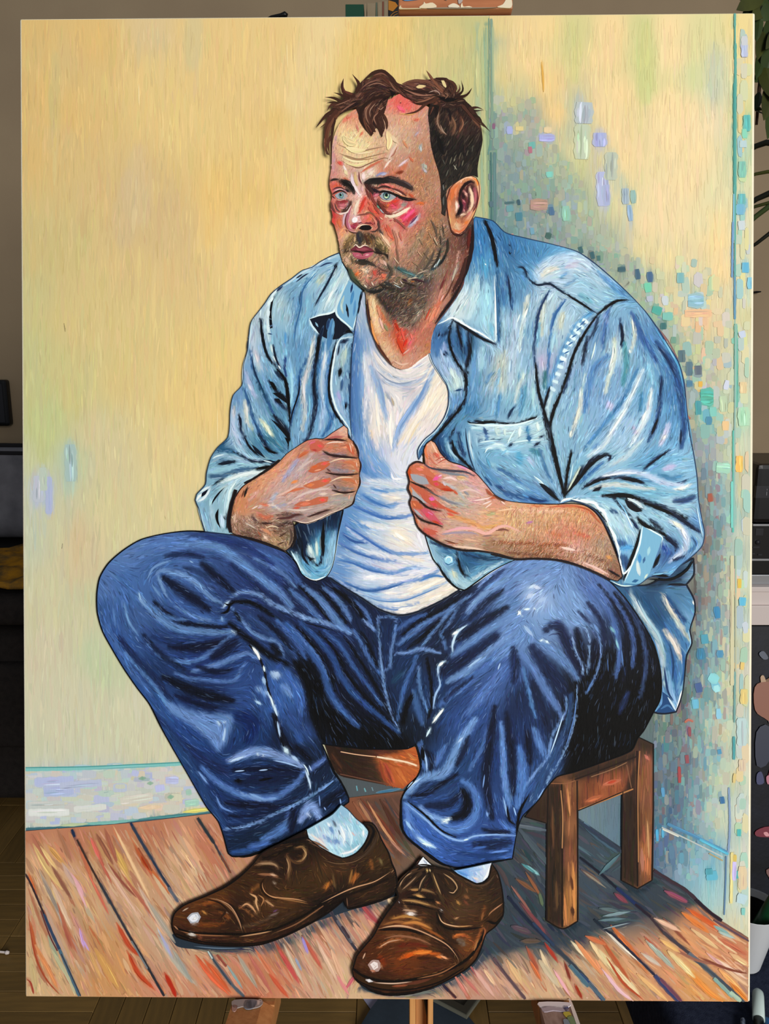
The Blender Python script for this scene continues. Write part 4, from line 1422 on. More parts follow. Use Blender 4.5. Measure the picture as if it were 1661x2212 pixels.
region('painted_floor', '55,1794 284,1776 450,1757 600,1740 755,1722 868,1708 1118,1680 1252,1768 1341,1829 1411,1876 1480,1919 1532,1969 1619,2026 1617,2163 1000,2158 58,2150', '''
.b97a5c 70,1800 160,1805 250,1790 330,1785
.cfa57c 90,1850 140,1900 200,1960
.c59c78 110,1950 80,1990
.bf8d6a 150,2000 200,2060
.cfae82 80,2060 90,2130 70,2100
.c8925e 220,2040 230,2100
.c39a76 300,1900 260,1950
.b88460 260,1850 230,1820
.c4a080 330,1990 370,2060
.cfa884 390,1840 420,1880
.b97458 440,1830 470,1860
.c88c6c 350,2120 420,2130
.ba8a6c 500,1880
.c07858 560,2120 620,2080
.c8a084 650,2060 690,2110
.c4947a 730,2030 690,2010
.cfae88 760,2130 740,2090
.bf9078 800,1985 830,1970
.d4b48a 850,1950
.c8a27c 900,2142 830,2142
.c0907a 1010,2110 1060,2120
.c89a78 1100,2080 1150,2110
.cba680 1230,2090 1180,2130
.c79468 1300,2060 1350,2100
.c88e66 1400,2060 1440,2110
.d09668 1480,2020 1540,2060
.c27f5c 1560,2040 1590,2070
.c08058 1500,1980
.cf9458 1500,2120 1570,2130
.b08a70 1600,2110
.7a4a34 770,1760 810,1750 840,1790
.9a5a3c 800,1790 830,1830
.6f5444 880,1850 860,1880
.4a5048 870,1800 900,1890
.40504e 1100,1880 1130,1840
.454e56 1150,1800 1110,1960
.3c4850 1150,1950 1100,2010
.3f4c54 1080,2040 1160,2010
.454a54 1270,1850 1290,1900
.42505a 1300,1960 1340,1940
.464a58 1400,1930 1440,1930
.4a4a50 1250,2020 1200,2020
.504a4a 1420,1960 1470,1945
$333d46 4 1060,1850 1130,1740 1260,1765 1345,1825 1415,1872 1482,1918 1512,1950 1470,1960 1403,1976 1347,2000 1291,2008 1246,2035 1155,2043 1050,2064 1030,2040
$3c4852 10 1180,1760 1340,1830 1340,1900 1250,1990 1180,1900
$5a4034 10 770,1725 868,1712 868,1860 835,1830
~2a3a4c 26*.8 380,2030 440,2042 520,2046 600,2036 690,1995 760,1965 850,1945
~24303c 22*.9 370,2022 450,2040 540,2040
~2c3a4c 24*.8 780,2132 860,2142 940,2132 1010,2098 1060,2050
~1c2a36 16*.9 1175,1985 1214,2010 1250,1992
~1c2832 14*.9 1338,1902 1375,1922 1412,1902
@26323e 368,2022 384,2042 450,2049 520,2047 549,2036 631,2006 731,1973 857,1933 850,1915 700,1950 600,2005 480,2030 390,2005
@24303a 767,2106 786,2134 846,2146 923,2137 972,2118 1020,2087 1046,2050 1030,2040 960,2095 860,2125 790,2105
5c7084 3 420,2042 470,2046 520,2046
6c8090 3 800,2136 846,2142 900,2138
b07058 9 70,1800 90,1840 110,1880
d8b478 11 78,1830 100,1870 130,1910
e0bc80 8 95,1835 120,1870
cf9a5a 10 110,1830 135,1860
a87458 8 130,1800 152,1850
8a5a48 8 120,1880 150,1930
a8998a 7 92,1890 120,1950 135,1990
8f8478 6 100,1910 128,1965
e0a8b0 8 150,1882 170,1910 180,1930
e4b0b4 5 165,1905 185,1950
c9a896 9 140,1870 160,1905
b8694c 8 175,1835 190,1870 200,1900
b4604c 6 205,1820 225,1870 240,1900
d86a5c 6 200,1815 215,1850
8f5a44 8 215,1810 240,1855
a0604a 9 232,1800 250,1850
c8a058 10 255,1840 275,1880
cfa860 8 262,1870 290,1920
b45a34 9 295,1830 320,1870 345,1900
a03c18 9 308,1850 325,1875
c06a3c 7 330,1880 360,1920
e8c090 6 255,1800 290,1870 320,1930
d4a478 8 270,1890 310,1960
8f5040 5 240,1870 262,1900 290,1930
d8b090 7 235,1880 270,1930 300,1980
e0b8a0 5 250,1900 290,1960
b06850 7 275,1900 320,1960 360,2010
c8a894 9 310,1930 350,2000
a8a090 9 330,1960 370,2020
d0b490 8 340,1900 380,1960
b4b0a0 8 350,2030 390,2090 420,2120
c4ccd8 4 345,2010 365,2050
a8a8c8 6 350,2020 370,2060
9a9a90 8 380,2060 410,2110
c07048 8 200,2010 225,2060
b8482c 9 258,2000 280,2040 300,2060
c04a28 9 280,2060 300,2100 330,2130
b02c18 9 360,2105 375,2135 380,2148
d0603c 10 430,2070 460,2110 490,2140
c85a34 9 450,2080 490,2130
c08a5a 14 200,2020 230,2080 260,2130
cf9a58 14 215,2060 250,2120
d4a468 8 190,2040 215,2100
b88a78 8 150,2020 180,2070
c89080 9 160,1980 190,2040
b46a50 7 130,1960 150,2020 165,2050
a85c48 6 140,2000 155,2040
c89cd0 6 175,2010 182,2040
c4a0d8 4 182,2030 192,2048
d8b89a 9 120,1920 150,1990
c0a088 8 100,1960 130,2030 150,2070
b07858 6 68,1930 90,1990 110,2030
c86a3c 6 66,1890 80,1930
a4482c 4 66,1990 78,2060 100,2110 130,2145
b85a34 5 70,2000 80,2050
d88a58 9 84,2050 110,2100 125,2130
9aa088 8 110,2030 130,2080
b8b490 8 120,2060 150,2110 165,2145
c8b080 12 70,2080 80,2140
a04030 4 57,2112 68,2120 75,2145
d88c74 6 330,2120 350,2148
c86a54 5 200,1900 230,1960
=33262c 4 57,1886 70,1910 98,1975
=2c3f5c 6 96,1972 115,2015 131,2050
=5a2c30 3 90,1965 110,2020 126,2052
=45687c 6 130,2048 150,2095 173,2149
=2f3a4c 3 134,2058 156,2105 176,2149
=1c2c48 6 157,1790 163,1806
=3a2c28 4 168,1812 195,1865 217,1906
=5a6a74 5 218,1906 240,1950
=32343c 5 216,1904 245,1955 281,2019
=2a2c34 5 281,2019 310,2068 356,2149
=6f7a80 3 285,2030 320,2090
=1f3050 6 284,1776 288,1784
=2f3a4c 6 287,1782 310,1822 331,1856
=28344a 5 330,1855 352,1892 372,1922
=5a5f6c 6 365,1915 386,1946
=8f4a30 3 300,1830 330,1880
=2c3038 6 428,1765 444,1790 464,1820
=3a3840 4 464,1820 480,1850 498,1882
=6f3c2c 3 478,1845 500,1884
=4f5a64 6 452,2054 470,2082 500,2122 528,2150
=b8d0cc 3 450,2052 462,2072
=2f3f4c 3 460,2068 500,2124
=383440 6 713,1964 735,2000 770,2050
=5a5a64 5 728,1985 760,2034
=3f3238 5 738,1998 755,2024
a8484c 8 780,1950 800,1975 815,1990
c47070 7 790,1975 815,2010
d89a78 8 800,1990 822,2015
5a4a48 4 748,1975 762,1995
6a5a54 3 765,1985 780,2005
e4c49a 9 840,1942 850,1955
d8a080 9 770,2000 800,2040
c4606c 6 770,2100 750,2130
d88484 7 732,2110 750,2140
e0b090 9 720,2060 740,2110
c88c74 9 680,2020 710,2060
b85c48 8 660,2030 690,2080
d8b49a 8 690,2040 720,2100
9f8cd0 6 655,2027 664,2052
a8503c 7 600,2040 620,2080
d47a58 7 560,2060 600,2120
c4583c 8 590,2110 620,2148
c0504c 8 610,2060 640,2110
a89c8c 9 520,2070 550,2120
b46858 8 545,2070 580,2130
c8b098 8 620,2050 650,2110
94a0b8 5 640,2070 650,2090
=8f4a3c 5 470,2060 490,2085
8aa09c 5 497,2090 520,2125
=42262c 5 958,2126 972,2140 985,2153
=2c2434 5 955,2122 968,2138
=5a464c 6 1066,2066 1090,2100 1134,2155
=4a3c44 3 1072,2074 1100,2112
a85858 7 1020,2090 1045,2120
d8a898 8 1030,2100 1060,2140
e8c098 7 1048,2096 1065,2120
b86c60 6 1000,2105 1030,2140
c87c6c 6 985,2110 1010,2150
a4543c 8 1140,2050 1160,2090
c0683c 7 1148,2080 1165,2110
d8b080 9 1100,2080 1125,2120
e0c8a0 8 1170,2060 1190,2110
c4b494 12 1170,2080 1200,2120
e4a8b0 6 1200,2100 1225,2140
a83828 7 1180,2040 1200,2070
98321c 6 1243,2128 1254,2150
7a3024 5 1220,2080 1230,2110
=2f3844 8 1190,2036 1230,2075 1268,2115
=28406a 7 1250,2100 1280,2130 1301,2157
=486878 8 1230,2082 1270,2128
=4a6070 6 1270,2120 1305,2158
e0cfa8 8 1238,2036 1265,2065
dcc090 10 1280,2040 1310,2080
d8c898 12 1300,2060 1340,2110
e4cfa0 10 1330,2090 1370,2135
b05a38 8 1300,2030 1330,2075 1355,2110
c87044 9 1270,2022 1300,2035
a8482c 5 1315,2075 1345,2120 1380,2150
e0b4c0 7 1305,2098 1335,2135 1360,2155
d88c5c 10 1250,2040 1290,2090
c07848 9 1350,2040 1390,2090
c46a3c 10 1330,2010 1380,2070
e0b074 9 1385,2110 1430,2150
d8d0c0 5 1300,2000 1340,2040 1400,2090
=28283a 5 1319,2012 1350,2042 1413,2104
=343c64 9 1413,2104 1440,2135 1465,2160
=6a3f50 6 1425,2112 1470,2160
=382c34 4 1402,1977 1440,2020 1486,2056
=403a40 6 1430,2010 1486,2056
=5a6470 8 1486,2056 1530,2095 1580,2140
=3f4a54 6 1500,2070 1560,2120 1605,2162
=7fa49c 7 1540,2110 1580,2150
=a8c4ac 8 1575,2140 1598,2160
d09048 12 1460,2070 1500,2110 1530,2145
d88840 11 1490,2100 1530,2140 1560,2160
e0c890 11 1450,2060 1490,2100
e8a868 9 1560,2100 1600,2140
e0b890 8 1560,2085 1605,2120
d07c34 9 1580,2125 1612,2158
e8c8b0 6 1555,2075 1600,2105
8f5c4c 5 1440,2040 1500,2070 1540,2080
b0543c 6 1400,2030 1440,2070
9fa89c 10 1400,2035 1430,2065 1450,2085
c8b8a8 8 1390,2060 1420,2080
e0b070 9 1430,2030 1460,2050
c85c2c 10 1490,1965 1530,1990 1560,2010
d87c3c 10 1480,1975 1520,2005
d8b484 8 1500,2010 1540,2040
e0c094 7 1540,2020 1580,2050
8a4c38 5 1440,1990 1480,2030
7fa8a8 8 1545,2000 1570,2015
9fb8b0 6 1555,2012 1580,2022
b8684c 9 1560,2030 1610,2060
d8a4a0 6 1530,2060 1560,2085
7a4030 5 1520,2070 1570,2090 1612,2100
d8b080 10 1580,2060 1610,2080
e0b498 9 1420,1985 1460,2005
=3a2a34 6 1411,1878 1450,1902 1482,1922 1532,1968
=241c28 7 1500,1940 1540,1975 1580,2000 1618,2024
=5a4450 4 1540,1985 1590,2015 1616,2030
=1c2438 6 1096,1934 1140,1985 1190,2035
=2a3a54 5 1150,1990 1196,2040
7a4044 7 1130,1955 1160,1990 1175,2010
8a5a50 5 1110,1920 1140,1960
=161c28 5 1252,1850 1300,1888 1330,1915
=1c2c54 6 1330,1915 1365,1945 1385,1963
=241c28 5 1370,1950 1404,1978
=1c2430 5 1282,1983 1310,2008 1322,2014
7a3c48 9 1330,1930 1350,1945
8a4858 10 1440,1925 1470,1940 1480,1945
6a5048 8 1260,1880 1290,1900
8a8070 4 1266,1885 1300,1910
4f7078 8 1300,1880 1330,1850
7a5038 8 1120,1900 1150,1920
8a5638 6 1140,1890 1165,1930
5a6a50 7 1165,1930 1170,1950
7fb4b8 6 1140,1870 1160,1885
4f8a90 5 1130,1866 1150,1880
56444f 12 1110,2000 1140,2010
5a4a40 10 1130,2030 1160,2030
56686c 8 1300,1960 1330,1965
7a9098 6 1310,1975 1350,1968
5f7a80 6 1300,1985 1340,1982
8a9aa0 3 1300,2004 1360,1990
364250 12 1080,1900 1090,1940
46525c 12 1130,1800 1180,1860
54606a 8 1110,1780 1170,1790
3f5a6a 10 1270,1790 1320,1830
=5a7a90 4 1256,1772 1290,1800
2c3848 9 1260,1780 1330,1830
6a3828 8 790,1735 830,1780 860,1830
8f5a40 8 770,1740 800,1780 840,1830
a87858 6 775,1730 800,1770
c48c64 5 800,1740 830,1790 860,1830
4a2c20 8 830,1740 865,1800
b08068 5 845,1815 870,1840
''', sp=6.0, nosoft=True, stretch=0.25, clip=True, soft=.6, hatch=[dict(len=70, w=8, cover=1.0, jit=.05, hue=.016, wob=.07, k=6, accent='b88060 d8bc94 a86c50 dcc8a4 8f7c70 c09878 b4ac98 9a5038 c8a074 d0a898 c8b494', pa=.5, mix=.55, poly='56,1794 284,1776 450,1757 700,1730 760,1760 860,1960 1030,2060 1155,2046 1246,2038 1291,2011 1403,1980 1470,1962 1514,1955 1618,2026 1616,2163 58,2150'),
   dict(len=30, w=3, cover=.25, jit=.07, hue=.02, wob=.08, k=5, accent='e0c8a0 a05038 d8b0a0 7a5a50', pa=.3, mix=.45, poly='56,1794 284,1776 450,1757 700,1730 760,1760 860,1960 1030,2060 1155,2046 1246,2038 1291,2011 1403,1980 1470,1962 1514,1955 1618,2026 1616,2163 58,2150'),
   dict(len=50, w=7, cover=1.0, jit=.09, hue=.014, wob=.10, k=6, accent='2c3840 4c5a64 5a4038 3a4c50 56505c 6a5040', pa=.4, mix=.5, poly='760,1722 868,1708 1118,1680 1252,1768 1411,1876 1480,1919 1512,1952 1470,1960 1403,1976 1291,2008 1246,2035 1050,2063 900,1950 860,1870 780,1790')], label='painted floor of worn reddish boards with dark blue joints')

region('painted_stool', '702,1606 898,1612 906,1664 870,1702 838,1695 778,1683 731,1671', '''
.2c1c14 720,1630 780,1640 760,1670
.241812 740,1615 850,1622
.33241a 800,1660 810,1680
.b0582c 850,1640 890,1640
.a84c2c 840,1665 880,1680
.b8602c 880,1620 898,1650
$b05a2c 5 808,1634 898,1614 905,1660 870,1700 836,1692 822,1660
~8f3c2c 14 832,1650 845,1685
~c87038 10 860,1660 876,1690
=e8b890 2 736,1622 770,1628 812,1633
=f0d8b8 3.5 814,1633 850,1639 880,1645 900,1652
=6a4434 2 735,1670 800,1684 840,1692
c07840 5 880,1625 898,1640
8a3c24 4 820,1640 826,1670 838,1692
4a2c1c 4 716,1625 740,1660
''', sp=6, hatch=dict(len=26, w=4, cover=1.0, jit=.09, hue=.012), label='painted brown rail of the stool between the legs')

region('painted_stool_side', '1133,1762 1160,1727 1181,1694 1201,1676 1237,1666 1287,1648 1363,1618 1376,1590 1410,1606 1409,1700 1406,1899 1375,1917 1341,1899 1343,1716 1344,1708 1247,1749 1246,1987 1214,2003 1179,1985 1180,1776', '''
.3a281c 1192,1720 1192,1800 1194,1900 1196,1970
.2f2018 1160,1750 1150,1762
.8a5a3a 1230,1700 1228,1780
.7a4c34 1228,1850
.a06a3c 1230,1920 1232,1970
.6a3c24 1260,1730 1270,1690
.9a5430 1290,1710 1330,1690
.8f4c34 1300,1680 1345,1680
.3c2a1e 1280,1660 1340,1640
.33241a 1356,1740 1356,1800 1358,1870
.7f5234 1392,1660 1392,1760
.a0623c 1392,1860 1390,1830
.7a4c38 1390,1720
.3a2a20 1385,1605 1400,1615
.96563f 1398,1640
$2c2018 4 1181,1694 1212,1688 1214,2000 1180,1985
$2c2018 4 1343,1716 1374,1640 1376,1914 1342,1898
$2f221a 4 1201,1676 1372,1622 1372,1640 1250,1682
$33261c 4 1374,1592 1408,1606 1408,1616 1376,1610
=1c1410 3 1183,1692 1181,1800 1180,1985
=1a120e 3 1212,1690 1213,1800 1213,2000
=1a120e 3 1245,1684 1246,1800 1247,1985
=c08a5a 2 1210,1705 1214,1760 1213,1830
=140e0c 3 1374,1620 1375,1750 1375,1912
=100c0a 3 1409,1606 1409,1750 1407,1898
=b07a4c 2 1380,1620 1376,1700 1377,1860
=8a6448 2 1275,1676 1320,1660 1352,1645
=7a543c 2 1352,1650 1362,1700
=b07848 3 1250,1746 1300,1728 1366,1702
=241814 3 1240,1682 1300,1660 1374,1632
=8a5a3c 2 1186,1690 1220,1690 1241,1684
d08a4c 6 1236,1860 1238,1920 1240,1980
c8804a 5 1218,1930 1222,1995
c08050 5 1224,1700 1230,1760
5a3420 5 1232,1890 1236,1920
4a2c1c 8 1234,1955 1237,1975
5a3f28 6 1200,1900 1202,1960
a8705a 7 1384,1830 1386,1880
8a4c38 6 1388,1780 1390,1820
c09060 4 1396,1770 1400,1850
c07060 6 1390,1628 1400,1640
b8684a 9 1300,1694 1340,1682
a85c3c 10 1262,1730 1300,1716
b0402c 5 1310,1690 1330,1684
5a3c28 5 1192,1740 1194,1830
''', sp=6, hatch=dict(len=50, w=4, cover=1.0, jit=.10, hue=.012, fixed=1, ang=90, wob=.05), outline=('17110f', 3), label='painted legs and side rail of the dark brown stool')

region('painted_shirt_tail', '1300,1290 1310,1251 1345,1262 1400,1262 1466,1221 1495,1205 1496,1241 1480,1262 1497,1295 1499,1321 1488,1360 1492,1388 1481,1414 1477,1451 1473,1488 1466,1516 1458,1536 1434,1540 1412,1537 1380,1500 1340,1400', '''
.2f5a80 1350,1280 1380,1310
.24486c 1400,1290 1420,1330
.3f74a4 1440,1350 1470,1400 1450,1450
.6a9cc0 1480,1330 1460,1480
.4a7ca4 1490,1300 1440,1270
.1c3450 1420,1255 1470,1235
.7fa8c0 1485,1240
~b4c8cc 13 1358,1278 1375,1314 1401,1349 1421,1388 1430,1430 1432,1480
~1f4a74 14 1386,1288 1410,1327 1432,1353 1449,1386 1462,1397
~c4c8bc 12 1430,1282 1436,1301 1456,1332 1479,1371 1490,1386
~1c3c6c 14 1436,1286 1451,1310 1477,1340
~d0c8b8 16 1434,1360 1445,1375 1460,1397 1468,1423
~2f62a0 10 1450,1420 1456,1460 1460,1500
~8ab8d8 12 1440,1450 1450,1500 1462,1520
~16283c 12 1390,1268 1430,1258 1470,1250
@1f4474 1428,1492 1445,1506 1458,1536 1434,1539 1414,1536 1428,1518
3f6ea0 4 1425,1530 1440,1522 1452,1532
c8d8dc 4 1368,1290 1385,1325 1408,1356
9fc0d0 5 1376,1296 1396,1335 1420,1370 1434,1410
d8d4c4 5 1434,1288 1444,1312 1462,1340
e0d8cc 6 1440,1368 1452,1386 1462,1410
8fc4e4 4 1484,1360 1490,1388 1480,1412
f0f4f4 4 1470,1490 1464,1516 1458,1534
c8e0ec 4 1440,1504 1450,1520 1458,1535
f0f4f0 4 1494,1296 1496,1306
f0f4f0 3 1487,1362 1491,1380 1492,1392
1c3c64 4 1444,1390 1452,1430 1450,1470
16305c 4 1432,1440 1440,1490 1452,1512
2a5a90 5 1470,1400 1476,1440 1468,1480
0e1420 5 1440,1262 1470,1262 1484,1264
''', sp=6, hatch=dict(len=34, w=3.2, cover=1.0, jit=.08, hue=.015), outline=('0e1626', 4), label='painted shirt tail hanging behind the seat')

